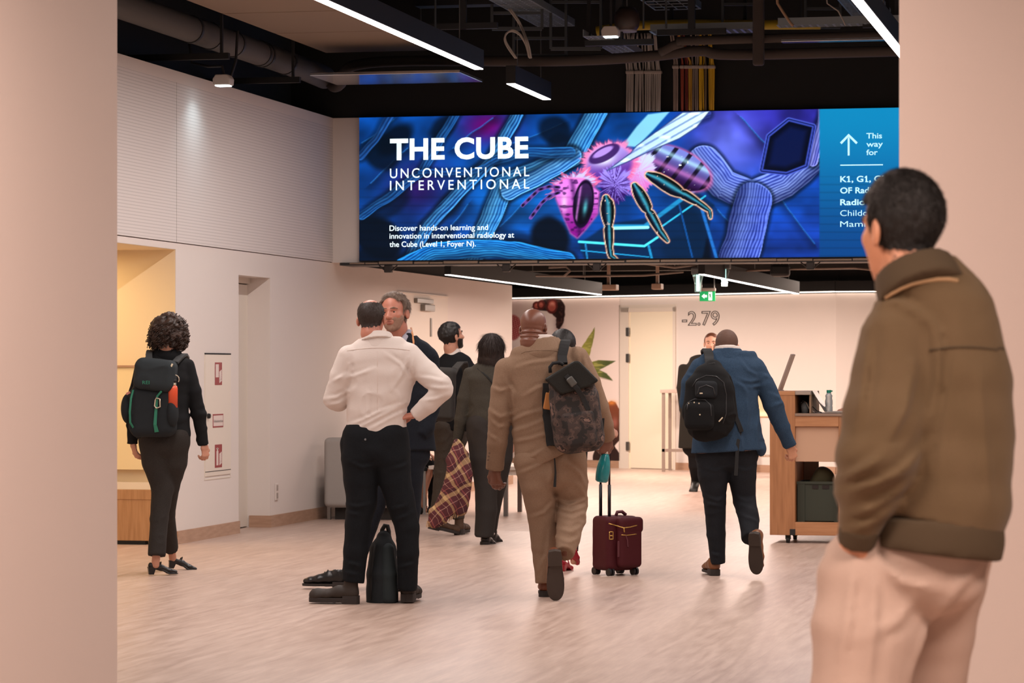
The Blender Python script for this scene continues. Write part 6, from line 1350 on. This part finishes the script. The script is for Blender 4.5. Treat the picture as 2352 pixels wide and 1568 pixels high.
# slim backpack on the floor
g = bag(878, 1384, 17.95, "slim black backpack standing on the floor between the white-shirted man's legs")
g.add('bag_body', [g.chain([(882, 1236, .02, 18, 30), (880, 1262, .0, 30, 42), (878, 1320, -.01, 36, 50), (878, 1384, -.01, 37, 50)], f1=True)], NYL, .009, fold=folds(.008, 6, 6, 5, 81)); g.add('front_panel', [g.chain([(890, 1262, -.07, 16, 22), (892, 1320, -.09, 20, 26), (893, 1372, -.09, 21, 26)])], cloth('slate grey nylon', '#2c3335', bump=(300, .3, .002)), .008)
g.tube('grab_handle', [(875, 1236, .0), (878, 1216, .0), (884, 1206, .0), (890, 1207, 0), (893, 1220, .0), (894, 1244, .0)], .013, WEB); g.tube('zip', [(862, 1250, -.10), (856, 1290, -.11), (853, 1340, -.115), (852, 1378, -.11)], .006, WEB)
# grey backpack of the bearded man
g = bag(1016, 1228, 24.8, 'flat grey backpack on the back of the dark-bearded man')
g.add('bag_body', [RBox(g.L(1012, 905, -.20), (.125, .065, .225), .05, rotm(-20, 0, 2))], cloth('grey canvas', '#3a3836', bump=(300, .3, .002)), .009, fold=folds(.004, 6, 6, 7, 91)); g.add('front_pocket', [RBox(g.L(1014, 925, -.265), (.10, .025, .13), .02, rotm(-20, 0, 2))], cloth('grey canvas', '#3a3836', bump=(300, .3, .002)), .008)
g.strap('shoulder_strap', [(1036, 868, -.20), (1046, 846, -.15), (1058, 833, -.06), (1066, 832, .05), (1072, 860, .13)], .06, cloth('grey canvas', '#3a3836', bump=(300, .3, .002)), .016, over=(BEARDMAN, SW4))
# plaid shawl
def plaid():
    m = bpy.data.materials.new('plaid wool'); m.use_nodes = True; nt = m.node_tree; b = nt.nodes['Principled BSDF']; N = nt.nodes.new; Lk = nt.links.new
    tc = N('ShaderNodeTexCoord'); mp = N('ShaderNodeMapping'); mp.inputs['Rotation'].default_value = (0, math.radians(32), 0); Lk(tc.outputs['Object'], mp.inputs[0])
    no = N('ShaderNodeTexNoise'); no.inputs['Scale'].default_value = 5; Lk(mp.outputs[0], no.inputs['Vector'])
    ad = N('ShaderNodeVectorMath'); ad.operation = 'MULTIPLY_ADD'; ad.inputs[1].default_value = (.1, .1, .1); Lk(no.outputs[1], ad.inputs[0]); Lk(mp.outputs[0], ad.inputs[2])
    sx = N('ShaderNodeSeparateXYZ'); Lk(ad.outputs[0], sx.inputs[0])
    def bands(sock, per, ph, stops):
        a = N('ShaderNodeMath'); a.operation = 'MULTIPLY_ADD'; a.inputs[1].default_value = 1/per; a.inputs[2].default_value = ph; Lk(sock, a.inputs[0])
        fr = N('ShaderNodeMath'); fr.operation = 'FRACT'; Lk(a.outputs[0], fr.inputs[0])
        r = N('ShaderNodeValToRGB'); r.color_ramp.interpolation = 'CONSTANT'; e = r.color_ramp.elements
        e[0].position = 0; e[0].color = (*hx(stops[0][1]), 1); e[1].position = stops[1][0]; e[1].color = (*hx(stops[1][1]), 1)
        for p_, c_ in stops[2:]: q = e.new(p_); q.color = (*hx(c_), 1)
        Lk(fr.outputs[0], r.inputs[0]); return r
    r1 = bands(sx.outputs[0], .115, .1, [(0, '#4a2026'), (.34, '#c09a8a'), (.37, '#4a2026'), (.62, '#b39468'), (.80, '#5a2c30'), (.93, '#c0685c'), (.96, '#6e3a3c')])
    r2 = bands(sx.outputs[2], .17, .3, [(0, '#54262c'), (.30, '#c09a8a'), (.325, '#54262c'), (.56, '#b3946a'), (.74, '#3a1a20'), (.95, '#b86a60'), (.975, '#3a1a20')])
    mx = N('ShaderNodeMix'); mx.data_type = 'RGBA'; mx.inputs[0].default_value = .5; Lk(r1.outputs[0], mx.inputs[6]); Lk(r2.outputs[0], mx.inputs[7]); Lk(mx.outputs[2], b.inputs['Base Color']); b.inputs['Roughness'].default_value = .95; return m
g = bag(1045, 1250, 23.62, "plaid wool shawl in maroon and cream hanging from a woman's left hand", 'plaid_shawl', 'shawl'); PL = plaid()
sb = g.add('shawl_cloth', [g.chain([(1050, 1016, .0, 9, 8), (1058, 1045, -.02, 18, 14), (1065, 1090, -.03, 19, 16), (1064, 1135, -.03, 17, 14), (1056, 1172, -.03, 18, 12)]), g.chain([(1050, 1022, -.02, 10, 8), (1043, 1058, -.05, 15, 12), (1044, 1105, -.07, 20, 14), (1030, 1150, -.08, 25, 14), (1008, 1185, -.08, 24, 12), (996, 1203, -.08, 15, 10)])], PL, .008, .012, fold=folds(.022, 12, 8, 3, 95))
b = MB(); rs = random.Random(9)
for i in range(26):
    x = 982+i*3.6; y = 1204-max(0, (i-8))*2.0; b.tube([g.L(x, y-8, -.08+.002*i), g.L(x-2+rs.uniform(-3, 2), y+6, -.08+.002*i)], .004, 5)
b.build('fringe', mat('cream wool fringe', '#b99a78', .95), g.root)

# wheeled case
g = bag(1412, 1320, 20.25, 'burgundy wheeled cabin case with gold zips and a raised handle', 'suitcase', 'suitcase'); BUR = cloth('burgundy nylon', '#45141a', bump=(300, .25, .002), rough=.6); GOLD = mat('gold zip', '#c39a55', .3, .8)
RY = rotm(33); C_ = g.L(1413, 1246, .0); T = lambda x, y, z: C_+RY@np.array((x, y, z))
sh_ = g.add('case_shell', [RBox(C_, (.132, .105, .185), .035, RY)], BUR, .008, fold=folds(.003, 6, 6, 6, 101)); fp_ = g.add('front_pocket', [RBox(T(.03, -.12, .0), (.095, .035, .165), .03, RY)], BUR, .007)
tp_ = g.add('top_pocket', [RBox(T(.035, -.10, .125), (.10, .06, .055), .03, RY)], BUR, .007)
mt = lambda n, pts, r, m: MB().tube([T(*p) for p in pts], r, 8).build(n, m, g.root, smooth=True)
al = [sh_, fp_, tp_]
def gz_(n, pts, r, m, closed=False):
    q = []
    for p_, q_ in zip(pts[:-1], pts[1:]): q += [(p_[0]+(q_[0]-p_[0])*k/5, p_[1]+(q_[1]-p_[1])*k/5) for k in range(5)]
    MB().tube(g.on_any(al, q+[pts[-1]], .002), r, 6).build(n, m, g.root, smooth=True)
gz_('zip', [(1398, 1202), (1413, 1206), (1432, 1212), (1448, 1210), (1463, 1206)], .0042, GOLD); gz_('zip', [(1427, 1228), (1440, 1229), (1462, 1226)], .0038, GOLD)
gz_('zip_pull', [(1433, 1212), (1434, 1222)], .005, GOLD); gz_('zip_pull', [(1437, 1229), (1441, 1240), (1442, 1256)], .006, mat('burgundy leather', '#54212a', .5))
gz_('buckle', [(1400, 1221), (1408, 1221), (1408, 1238), (1400, 1238), (1400, 1221)], .0038, GOLD); gz_('buckle', [(1400, 1230), (1408, 1230)], .0035, GOLD)
MB().bar(T(-.05, -.135, .02), T(-.05, -.135, -.09), .05, .008, tuple(RY@np.array((0, -1, 0)))).build('luggage_tag', mat('burgundy leather', '#54212a', .5), g.root, bevel=.004)
mt('grab_handle', [(.0, -.01, .185), (.01, -.01, .21), (.05, -.01, .212), (.08, -.01, .19)], .012, mat('burgundy leather', '#54212a', .5))
for y in (-.052, .052):
    mt('handle_tube', [(-.085, y, .16), (-.085, y, .40)], .012, mat('black anodised tube', '#141318', .35, .4)); mt('handle_tube', [(-.085, y, .39), (-.085, y, .73)], .008, mat('black anodised tube', '#141318', .35, .4))
mt('handle_grip', [(-.085, -.06, .735), (-.085, .06, .735)], .014, WEB)
for x, y in ((-.10, -.085), (.10, -.085), (-.10, .085), (.10, .085)):
    b = MB(); ax = RY@np.array((1, 0, 0)); q = T(x, y, 0); q[2] = .028
    for sd in (-1, 1): b.tube([q+ax*(.006*sd), q+ax*(.020*sd)], .027, 16)
    b.tube([q+np.array((0, 0, .0)), q+np.array((0, 0, .045))], .012, 8); b.build('wheel', mat('black wheel rubber', '#17161a', .5), g.root)

# ---------------------------------------------------------------- furniture and fittings
def rel(o, e): o.location = Vector(o.location)-Vector(e.location); return o
def place(name, loc, label, cat, group=None): return empty(name, Vector((loc[0], loc[1], 0)), label, cat, group)
# oak bench in the alcove
p = on_floor(330, 1250); y0 = p.y; xr = on_y(352, 1150, y0).x
e = place('bench', (xr-.8, y0, 0), 'oak bench with a slanted front and pale seat pad in the warm alcove', 'bench')
prof = [(0.0, .0), (.10, .05), (.10, .06)]
yb = NY1-.08
b = MB(); pr = [(y0+.16, .03), (y0+.02, .33), (y0-.02, .36), (y0-.02, .44), (yb, .44), (yb, .03)]; n_ = len(pr)
b.add([(xr-.0, y, z) for y, z in pr]+[(-9.5, y, z) for y, z in pr], [tuple(range(n_)), tuple(range(2*n_-1, n_-1, -1))]+[(i, i+n_, (i+1) % n_+n_, (i+1) % n_) for i in range(n_)])
rel(b.build('bench_body', OAK, e, bevel=.004), e); rel(MB().box((-9.5, y0-.035, .36), (xr+.012, y0-.018, .44)).build('front_board', OAK, e, bevel=.003), e)
rel(MB().box((-9.5, y0-.03, .442), (xr+.01, yb, .50)).build('seat_pad', mat('cream seat pad', '#e6d9c4', .8), e, bevel=.02, seg=3), e); rel(MB().box((-9.5, y0+.2, 0), (xr-.06, yb, .03)).build('plinth', BLACK, e), e)
# hydrant cabinet
ya, yc = on_x(470, 900, WX).y, on_x(528, 900, WX).y; zt_, zb_ = on_x(500, 814, WX).z, on_x(500, 1091, WX).z
e = empty('hydrant_cabinet', (WX, (ya+yc)/2, 0), 'white hose and extinguisher cabinet with red signs set in the left wall', 'cabinet')
rel(MB().box((WX-.01, ya, zb_), (WX+.008, yc, zt_)).build('door', DOORW, e, bevel=.002), e)
b = MB().box((WX, ya-.004, zt_), (WX+.0095, yc+.004, zt_+.012)); rel(b.build('top_gap', BLACK, e), e); rel(MB().box((WX, ya, zb_+.035), (WX+.0092, yc, zb_+.041)).build('lower_gap', DGREY, e), e)
rel(MB().box((WX, ya-.012, zb_-.02), (WX+.004, ya, zt_)).box((WX, yc, zb_-.02), (WX+.004, yc+.012, zt_)).box((WX, ya-.012, zb_-.03), (WX+.004, yc+.012, zb_-.02)).build('frame', DOORW, e), e)
RS = mat('fire sign red', '#8e2029', .5); WSG = mat('sign print white', '#d8c8c2', .5)
def wsign(name, px0, px1, py0, py1, m, off):
    q = [on_x(x, y, WX+.008) for x, y in ((px0, py0), (px1, py0), (px1, py1), (px0, py1))]
    z0, z1 = min(q[2].z, q[3].z), max(q[0].z, q[1].z); return MB().box((WX+.008, q[0].y, q[3].z), (WX+.008+off, q[1].y, q[0].z)), q
for py0, py1, kind in ((832, 884, 'hose'), (1021, 1074, 'extinguisher')):
    b, q = wsign('s', 493.5, 509.5, py0, py1, RS, .002); s_ = rel(b.build('safety_sign', RS, e), e); yy0, yy1, zz0, zz1 = q[0].y, q[1].y, q[3].z, q[0].z; fx = lambda t: yy0+(yy1-yy0)*t; gz = lambda t: zz0+(zz1-zz0)*t; X0, X1 = WX+.0095, WX+.0112
    b = MB()
    if kind == 'hose': b.box((X0, fx(.08), gz(.34)), (X1, fx(.52), gz(.92)))
    else: b.box((X0, fx(.18), gz(.10)), (X1, fx(.46), gz(.72))).box((X0, fx(.26), gz(.72)), (X1, fx(.40), gz(.86))).box((X0, fx(.16), gz(.80)), (X1, fx(.5), gz(.84)))
    rel(b.build('pictogram', WSG, e), e); b = MB()
    for k in range(5): b.bar((X1-.0006, fx(.60), gz(.14+.1*k)), (X1-.0006, fx(.92), gz(.24+.1*k)), .012*(1-.12*k)+.01, .002, (1, 0, 0))
    rel(b.build('flame', WSG, e), e)
b, q = wsign('s', 488.5, 512.5, 951, 982, RS, .002); rel(b.build('label_plate', RS, e), e); yy0, yy1, zz0, zz1 = q[0].y, q[1].y, q[3].z, q[0].z
rel(MB().box((WX+.009, yy0+.012, zz0+.012), (WX+.0112, yy1-.012, zz1-.012)).build('label_field', WSG, e), e)
Mt = Matrix.Translation((WX+.0118, yy0+.02, (zz0+zz1)/2-.012)) @ Matrix.Rotation(math.pi/2, 4, 'Z'); rel(text_mesh('lettering', 'Schlauchanschluss', Mt, yy1-yy0-.04, .022, DGREY, e), e)
q = on_x(477.5, 955, WX+.01); rel(MB().lathe([(.022, 0), (.02, .02), (.012, .024)], 16, Matrix.Translation(q) @ Matrix.Rotation(math.pi/2, 4, 'Y')).box((-0, -0, -0), (.001, .001, .001)).build('lock', mat('dark lock', '#2b2a2b', .35, .6), e), e)
# wall socket
q = on_x(634, 1129, WX); e = empty('wall_socket', q, 'white wall socket low on the left wall between the door recess and the sofa', 'socket')
MB().box((0, -.04, -.075), (.012, .04, .075)).build('cover', mat('socket white', '#d9cfc8', .4), e, bevel=.004); MB().box((.012, -.025, .01), (.0135, .025, .06)).box((.012, -.025, -.06), (.0135, .025, -.01)).build('insert', mat('socket grey', '#a79b94', .4), e)
# sofa
p = on_floor(698, 1193); ys = p.y; xs0, xs1 = WX+.10, on_y(905, 1100, ys).x
e = place('sofa', ((xs0+xs1)/2, ys+.4, 0), 'grey upholstered sofa end against the left wall behind the white-shirted man', 'sofa'); GU = cloth('grey upholstery', '#a39d98', bump=(200, .3, .003))
V, Q = surf([RBox(((xs0+xs1)/2, ys+.09, .44), ((xs1-xs0)/2, .09, .325), .045), RBox(((xs0+xs1)/2, ys+.55, .29), ((xs1-xs0)/2, .5, .17), .04)], .012, .01); rel(link('upholstery', mesh_from('upholstery', V, Q), GU, e), e)
rel(MB().box((xs0+.08, ys+.12, .0), (xs1-.05, ys+.95, .12)).build('plinth', mat('dark sofa base', '#2a2522', .7), e), e)
for x in (xs0+.03, xs1-.35): rel(MB().box((x, ys+.03, 0), (x+.03, ys+.06, .125)).build('leg', METAL, e), e)
rel(MB().box((xs0+.03, ys+.025, .115), (xs0+.30, ys+.05, .13)).build('frame_rail', METAL, e), e)
# white low table
a, c = on_floor(1161, 1185), on_floor(1194, 1175); xl_ = on_y(985, 1080, a.y).x; yf, yk = a.y, a.y+.95
e = place('low_table', ((xl_+c.x)/2, yf+.4, 0), 'low white table with grey metal legs, seen between the walking people', 'table')
rel(MB().box((xl_, yf-.02, .44), (a.x+.42, yk, .475)).build('tabletop', mat('white tabletop', '#ddd0c4', .4), e, bevel=.004), e); rel(MB().box((xl_+.04, yf+.02, .39), (a.x+.36, yk-.06, .44)).build('apron', mat('white tabletop', '#ddd0c4', .4), e), e)
for x, y in ((xl_+.08, yf+.02), (a.x, yf+.02), (c.x, c.y), (xl_+.08, yk-.08)): rel(MB().box((x-.02, y-.02, 0), (x+.02, y+.02, .44)).build('leg', mat('grey table leg', '#74706d', .4, .4), e), e)
# chair under the seated woman
q = at(935, 1184, 28.62); e = empty('chair', (q.x, q.y, 0), 'chair under the seated woman behind the dark suit', 'chair', rz=TH)
MB().box((-.22, -.12, .42), (.2, .32, .46)).build('seat', BLACK, e, bevel=.01); MB().box((-.25, -.12, .46), (-.22, .32, .82)).build('backrest', BLACK, e, bevel=.01)
for x, y in ((-.2, -.1), (.17, -.1), (-.2, .3), (.17, .3)): MB().box((x-.012, y-.012, 0), (x+.012, y+.012, .42)).build('leg', METAL, e)
# bar table and stool at the back
p = on_floor(1526, 1083); yb_ = p.y; x0 = on_y(1520, 900, yb_).x; x1 = x0+1.25
e = place('bar_table', (x0, yb_, 0), 'tall bar table with a thin steel frame beside the back door', 'table'); BT = mat('bar table frame', '#a08f85', .4, .5)
rel(MB().box((x0-.02, yb_-.02, 1.07), (x1, yb_+.6, 1.115)).build('tabletop', mat('pale bar top', '#b5a196', .4), e, bevel=.004), e)
for x, y in ((x0, yb_), (x1-.06, yb_), (x0, yb_+.55), (x1-.06, yb_+.55)): rel(MB().box((x, y, 0), (x+.04, y+.04, 1.07)).build('leg', BT, e), e)
rel(MB().box((x0, yb_, .27), (x1-.02, yb_+.04, .31)).build('footrest', BT, e), e)
p = at(1752, 1085, 38.2); e = empty('bar_stool', (p.x, p.y, 0), 'pale wooden bar stool with chrome legs beside the desk', 'stool', rz=TH)
V, Q = surf([RBox((-.02, .02, .97), (.19, .02, .17), .02), RBox((-.02, -.16, .79), (.19, .19, .02), .02)], .012, .06); link('seat_shell', mesh_from('seat_shell', V, Q), mat('pale beech', '#cdb493', .5), e)
CH = mat('chrome tube', '#b9a898', .2, .9)
for sx in (-1, 1):
    for sy in (-1, 1): MB().tube([(sx*.12-.02, -.16+sy*.12, .77), (sx*.15-.02, -.16+sy*.15, .70), (sx*.22-.02, -.16+sy*.22, 0)], .011, 8).build('leg', CH, e, smooth=True)
MB().tube([(-.2, -.34, .28), (.16, -.34, .28), (.16, .02, .28), (-.2, .02, .28)], .009, 8, closed=True).build('foot_ring', CH, e)
# reception desk
p = on_floor(1800, 1247); yd = p.y; DX = lambda px, dy=0: on_y(px, 900, yd+dy).x; DZ = lambda py, dy=0: on_y(1830, py, yd+dy).z
cx0, cx1 = DX(1768), DX(1826); xr0, xr1 = DX(1926), DX(1990); zt_ = DZ(898); zd = DZ(949); dep = .62
OK_ = mat('desk oak', '#b07a50', .5, vary=(3, '#9c6842', .2, (16, 16, 1.2))); OKH = mat('desk oak edge', '#b8835a', .5, vary=(3, '#a8724a', .2, (1.5, 16, 16)))
e = place('reception_desk', ((cx0+xr1)/2, yd+.3, 0), 'oak reception desk on castors with a tall left column and open lower shelf', 'desk'); zb0 = .065
D = lambda b, n, m, bv=.003: rel(b.build(n, m, e, bevel=bv), e)
D(MB().box((cx0, yd, zb0), (cx1, yd+dep, zt_-.035)), 'side_column', OK_); D(MB().box((cx0-.002, yd-.003, zt_-.035), (cx1, yd+dep, zt_)), 'column_cap', OKH)
D(MB().box((cx1, yd, zt_-.03), (DX(1862), yd+dep, zt_)), 'shelf_top', mat('grey laminate', '#9a8b7f', .4)); D(MB().box((DX(1858), yd+.02, zd), (DX(1862), yd+dep, zt_-.03)).box((cx1, yd+dep-.02, zd), (DX(1862), yd+dep, zt_-.03)), 'shelf_side', mat('oak inner', '#8a6d55', .5))
D(MB().box((cx1, yd-.01, zd-.022), (xr1, yd+dep, zd)), 'worktop', mat('grey worktop', '#8c7464', .4)); D(MB().box((cx1, yd, DZ(979)), (xr0, yd+.03, zd-.022)), 'apron', OKH); D(MB().box((xr0, yd+.002, zb0), (xr1, yd+dep, zd-.022)), 'side_column', OK_)
D(MB().box((cx1, yd+.03, DZ(1060)), (xr0, yd+.05, DZ(979))), 'modesty_panel', mat('panel rose beige', '#c39c80', .6)); D(MB().box((cx1, yd, zb0), (xr1, yd+dep, DZ(1199))), 'lower_shelf', OKH)
D(MB().box((DX(1814), yd-.004, zb0), (cx1+.003, yd+.05, zb0+.05)), 'corner_guard', mat('black plastic', '#1e1b1b', .5)); D(MB().box((cx1, yd+dep-.02, zb0+.12), (DX(1861), yd+dep, DZ(1062))), 'inner_panel', mat('grey laminate', '#9a8b7f', .4))
for x in (DX(1808), DX(1960)):
    for y in (.06, dep-.08):
        b = MB().tube([(x-.014, yd+y, .03), (x+.014, yd+y, .03)], .03, 16).box((x-.02, yd+y-.02, .03), (x+.02, yd+y+.03, .066)); D(b, 'castor', mat('black plastic', '#1e1b1b', .5), .002)
q = Vector((DX(1842), yd+.2, zd)); e = empty('tumbler', q, 'pale plastic tumbler in the small desk shelf', 'cup'); MB().lathe([(.028, 0), (.034, .09), (.031, .088), (.025, .006)], 16).build('cup', mat('pale plastic', '#aab0b2', .2, trans=.4), e, smooth=True)
tag(MB().tube([(DX(1832), yd+.15, zd+.07), (DX(1843), yd+.14, zd+.10), (DX(1856), yd+.13, zd+.075), (DX(1872), yd+.12, zd+.02), (DX(1884), yd+.1, zd+.006)], .004, 6).build('laptop_cable', BLACK, smooth=True), 'black cable looping from the desk shelf to the laptop', 'cable'); tag(MB().tube([(DX(1838), yd+.17, zd+.10), (DX(1846), yd+.16, zd+.09), (DX(1853), yd+.15, zd+.04), (DX(1866), yd+.14, zd+.008)], .0035, 6).build('charging_cable', mat('white cable', '#cfc2b6', .5), smooth=True), 'white cable hanging in the desk shelf', 'cable')
hxp = DX(1892); e = empty('laptop', (hxp, yd+.2, zd), 'open silver laptop on the desk seen from its side', 'laptop'); LM = mat('laptop silver', '#a2968c', .35, .6)
MB().box((0, -.12, .002), (DX(1950)-hxp, .2, .014)).build('keyboard_base', LM, e, bevel=.003); MB().bar((0, .04, .014), (DX(1862)-hxp, .04, DZ(897)-zd), .32, .007, (1, 0, .6)).build('lid', mat('dark laptop lid', '#5d554f', .35, .5), e)
q = Vector((DX(1896), yd+.25, zd)); e = empty('water_bottle', q, 'clear water bottle with a teal cap on the desk', 'bottle')
MB().lathe([(.028, 0), (.031, .01), (.031, .05), (.028, .06), (.031, .07), (.031, .10), (.026, .12), (.030, .14), (.016, .165)], 20).build('bottle_body', mat('clear plastic', '#d9dede', .08, trans=.6), e, smooth=True); MB().lathe([(.017, .163), (.019, .165), (.019, .187)], 16).box((.015, -.006, .172), (.03, .006, .184)).build('cap', mat('teal cap', '#0f7a63', .4), e)
q = Vector((DX(1783), yd+.25, zt_)); e = empty('tablet_screen', q, 'slim tilted display standing on the desk column', 'screen'); MB().bar((0, 0, .006), (DX(1813)-DX(1783), 0, DZ(813)-zt_), .22, .016, (1, 0, -.4)).build('panel', mat('aluminium edge', '#a5948a', .35, .6), e, bevel=.003); MB().box((-.08, -.10, 0), (.02, .10, .008)).build('base', mat('aluminium edge', '#a5948a', .35, .6), e)
zs = DZ(1199); e = empty('crate', (DX(1872), yd+.28, zs), 'dark green plastic crate on the lower shelf of the desk', 'crate'); CG = mat('dark green plastic', '#2f3326', .6); x0, x1, hh = DX(1829)-DX(1872), DX(1922)-DX(1872), DZ(1106)-zs
b = MB().box((x0, -.2, 0), (x1, .2, .012))
for (l, h_) in (((x0, -.2), (x1, -.185)), ((x0, .185), (x1, .2)), ((x0, -.2), (x0+.012, .2)), ((x1-.012, -.2), (x1, .2))): b.box((l[0], l[1], 0), (h_[0], h_[1], hh))
b.build('crate_body', CG, e, bevel=.004); MB().box((x0-.005, -.21, hh-.02), (x1+.005, -.2, hh)).box((x0, -.207, 0), (x0+.06, -.2, hh)).box((x1-.03, -.207, 0), (x1, -.2, hh)).build('rim', CG, e); MB().box((DX(1863)-DX(1872), -.204, hh-.06), (DX(1877)-DX(1872), -.199, hh-.03)).box((DX(1886)-DX(1872), -.204, hh-.06), (DX(1902)-DX(1872), -.199, hh-.03)).build('hand_slot', mat('dark slot', '#241a16', .8), e)
e = empty('fabric_bag', (DX(1872), yd+.28, zs+.012), 'olive fabric bag lying in the green crate', 'bag'); V, Q = surf([Cone((-.10, 0, .15), (.02, .0, hh+.05), .06, .14, .05, .10, side=(1, 0, 0)), Ell((.05, 0, hh+.0), (.08, .11, .09)), RBox((0, 0, .12), (.13, .16, .11), .05)], .01, .04); link('bag_cloth', mesh_from('bag_cloth', V, Q), cloth('olive canvas', '#4a4430'), e)

# ---------------------------------------------------------------- pictures and numbers on the back wall
def mural_art(wx, wy, wz):
    x, y = to_photo(wx, wy, wz); x = x+(n2(x/5, y/5)-.5)*1.5
    c = np.zeros((len(x), 3))+rgb('#ecdcd5'); c = mixc(c, rgb('#c4a7a4'), sst(1240, 1175, x)*sst(820, 690, y)*.6)
    face = poly_d(x, y, [(1178, 860), (1178, 770), (1196, 742), (1225, 712), (1262, 712), (1290, 735), (1280, 770), (1268, 800), (1240, 850), (1200, 880)])
    c = mixc(c, rgb('#efe4e0'), sst(6, -4, face)); c = mixc(c, rgb('#8d7478'), np.exp(-((x-1283)/10)**2-((y-745)/22)**2)*.7); c = mixc(c, rgb('#b9a4a8'), np.exp(-((x-1182)/16)**2-((y-815)/20)**2)*.7)
    hr = poly_d(x, y, [(1222, 705), (1240, 690), (1262, 686), (1288, 688), (1297, 702), (1297, 722), (1293, 742), (1284, 756), (1278, 752), (1278, 730), (1262, 714), (1240, 712)]); c = mixc(c, rgb('#2a1816'), sst(2, -1, hr)); c = mixc(c, rgb('#4c302b'), sst(1, -2, hr)*sst(.5, .8, n2(x/5, y/4)))
    for cx, cy, a, b_ in ((1268, 703, 12, 16), (1233, 702, 9, 9), (1243, 700, 8, 10)):
        e, u, v = ell(x, y, cx, cy, a, b_, 8); c = mixc(c, rgb('#5f2420'), sst(2, 0, e)); c = mixc(c, rgb('#b0584c'), sst(-2, -4, e)); c = mixc(c, rgb('#e39a88'), sst(-4, -7, e)*sst(.2, -.5, v))
    fl = ell(x, y, 1178, 752, 20, 28)[0]; c = mixc(c, rgb('#9e4a4c'), sst(3, -2, fl)); c = mixc(c, rgb('#d98d88'), sst(3, -2, fl)*sst(.3, .8, np.sin(x*.9+y*.5)*np.cos(y*.8-x*.3)))
    for pts in ([(1336, 798), (1346, 782), (1366, 752), (1363, 780), (1353, 818), (1345, 830)], [(1345, 835), (1375, 827), (1413, 829), (1398, 838), (1376, 849), (1350, 846)], [(1358, 842), (1376, 849), (1394, 858), (1407, 874), (1380, 868), (1360, 862)]):
        d = poly_d(x, y, pts); t = sst(1340, 1400, x); c = mixc(c, np.outer(1-t, rgb('#9a9a48'))+np.outer(t, rgb('#4e5a34')), sst(1.5, -1, d)); c = mixc(c, rgb('#c2bd6c'), sst(1, -4, d)*sst(.55, .8, n2(x/12, y/3))*.6)
    d = poly_d(x, y, [(1360, 862), (1380, 868), (1407, 874), (1380, 866)]); c = mixc(c, rgb('#c9b3ae'), sst(1.5, -1, d))
    bt = poly_d(x, y, [(1394, 926), (1404, 921), (1413, 924), (1423, 940), (1423, 1010), (1411, 1024), (1423, 1042), (1423, 1058), (1362, 1058), (1362, 1045), (1378, 1010), (1390, 950)])
    cb = np.outer(sst(930, 1040, y), rgb('#2c1c1a'))+np.outer(1-sst(930, 1040, y), rgb('#7c452f')); c = mixc(c, cb, sst(1.5, -1, bt)); c = mixc(c, rgb('#e08a40'), np.exp(-((x-1405)/9)**2-((y-925)/5)**2)*.9); c = mixc(c, rgb('#a96a60'), np.exp(-((x-1412)/7)**2-((y-970)/12)**2)*.8)
    return c
u0, u1 = .012, on_back(1424, 900)[0]; Mm = AB @ Matrix.Translation((u0, -.006, .105))
o = link('wall_mural', paint_mesh('wall_mural', Mm, u1-u0, ZB-.105-.002, 330, 460, mural_art), picture_mat('mural print')); 
tag(o, 'large printed wall mural with red goggles, a flower and green pointed leaves', 'mural')
a, za = on_back(1567, 747); c, zc = on_back(1653, 747); zt2 = on_back(1610, 713)[1]
o = text_mesh('wall_number', '-2.79', AB @ Matrix.Translation((a, -.004, za)), c-a, zt2-za, mat('black outline print', '#241a18', .6), fill=False); tag(o, 'outlined black number on the back wall beside the door', 'number')
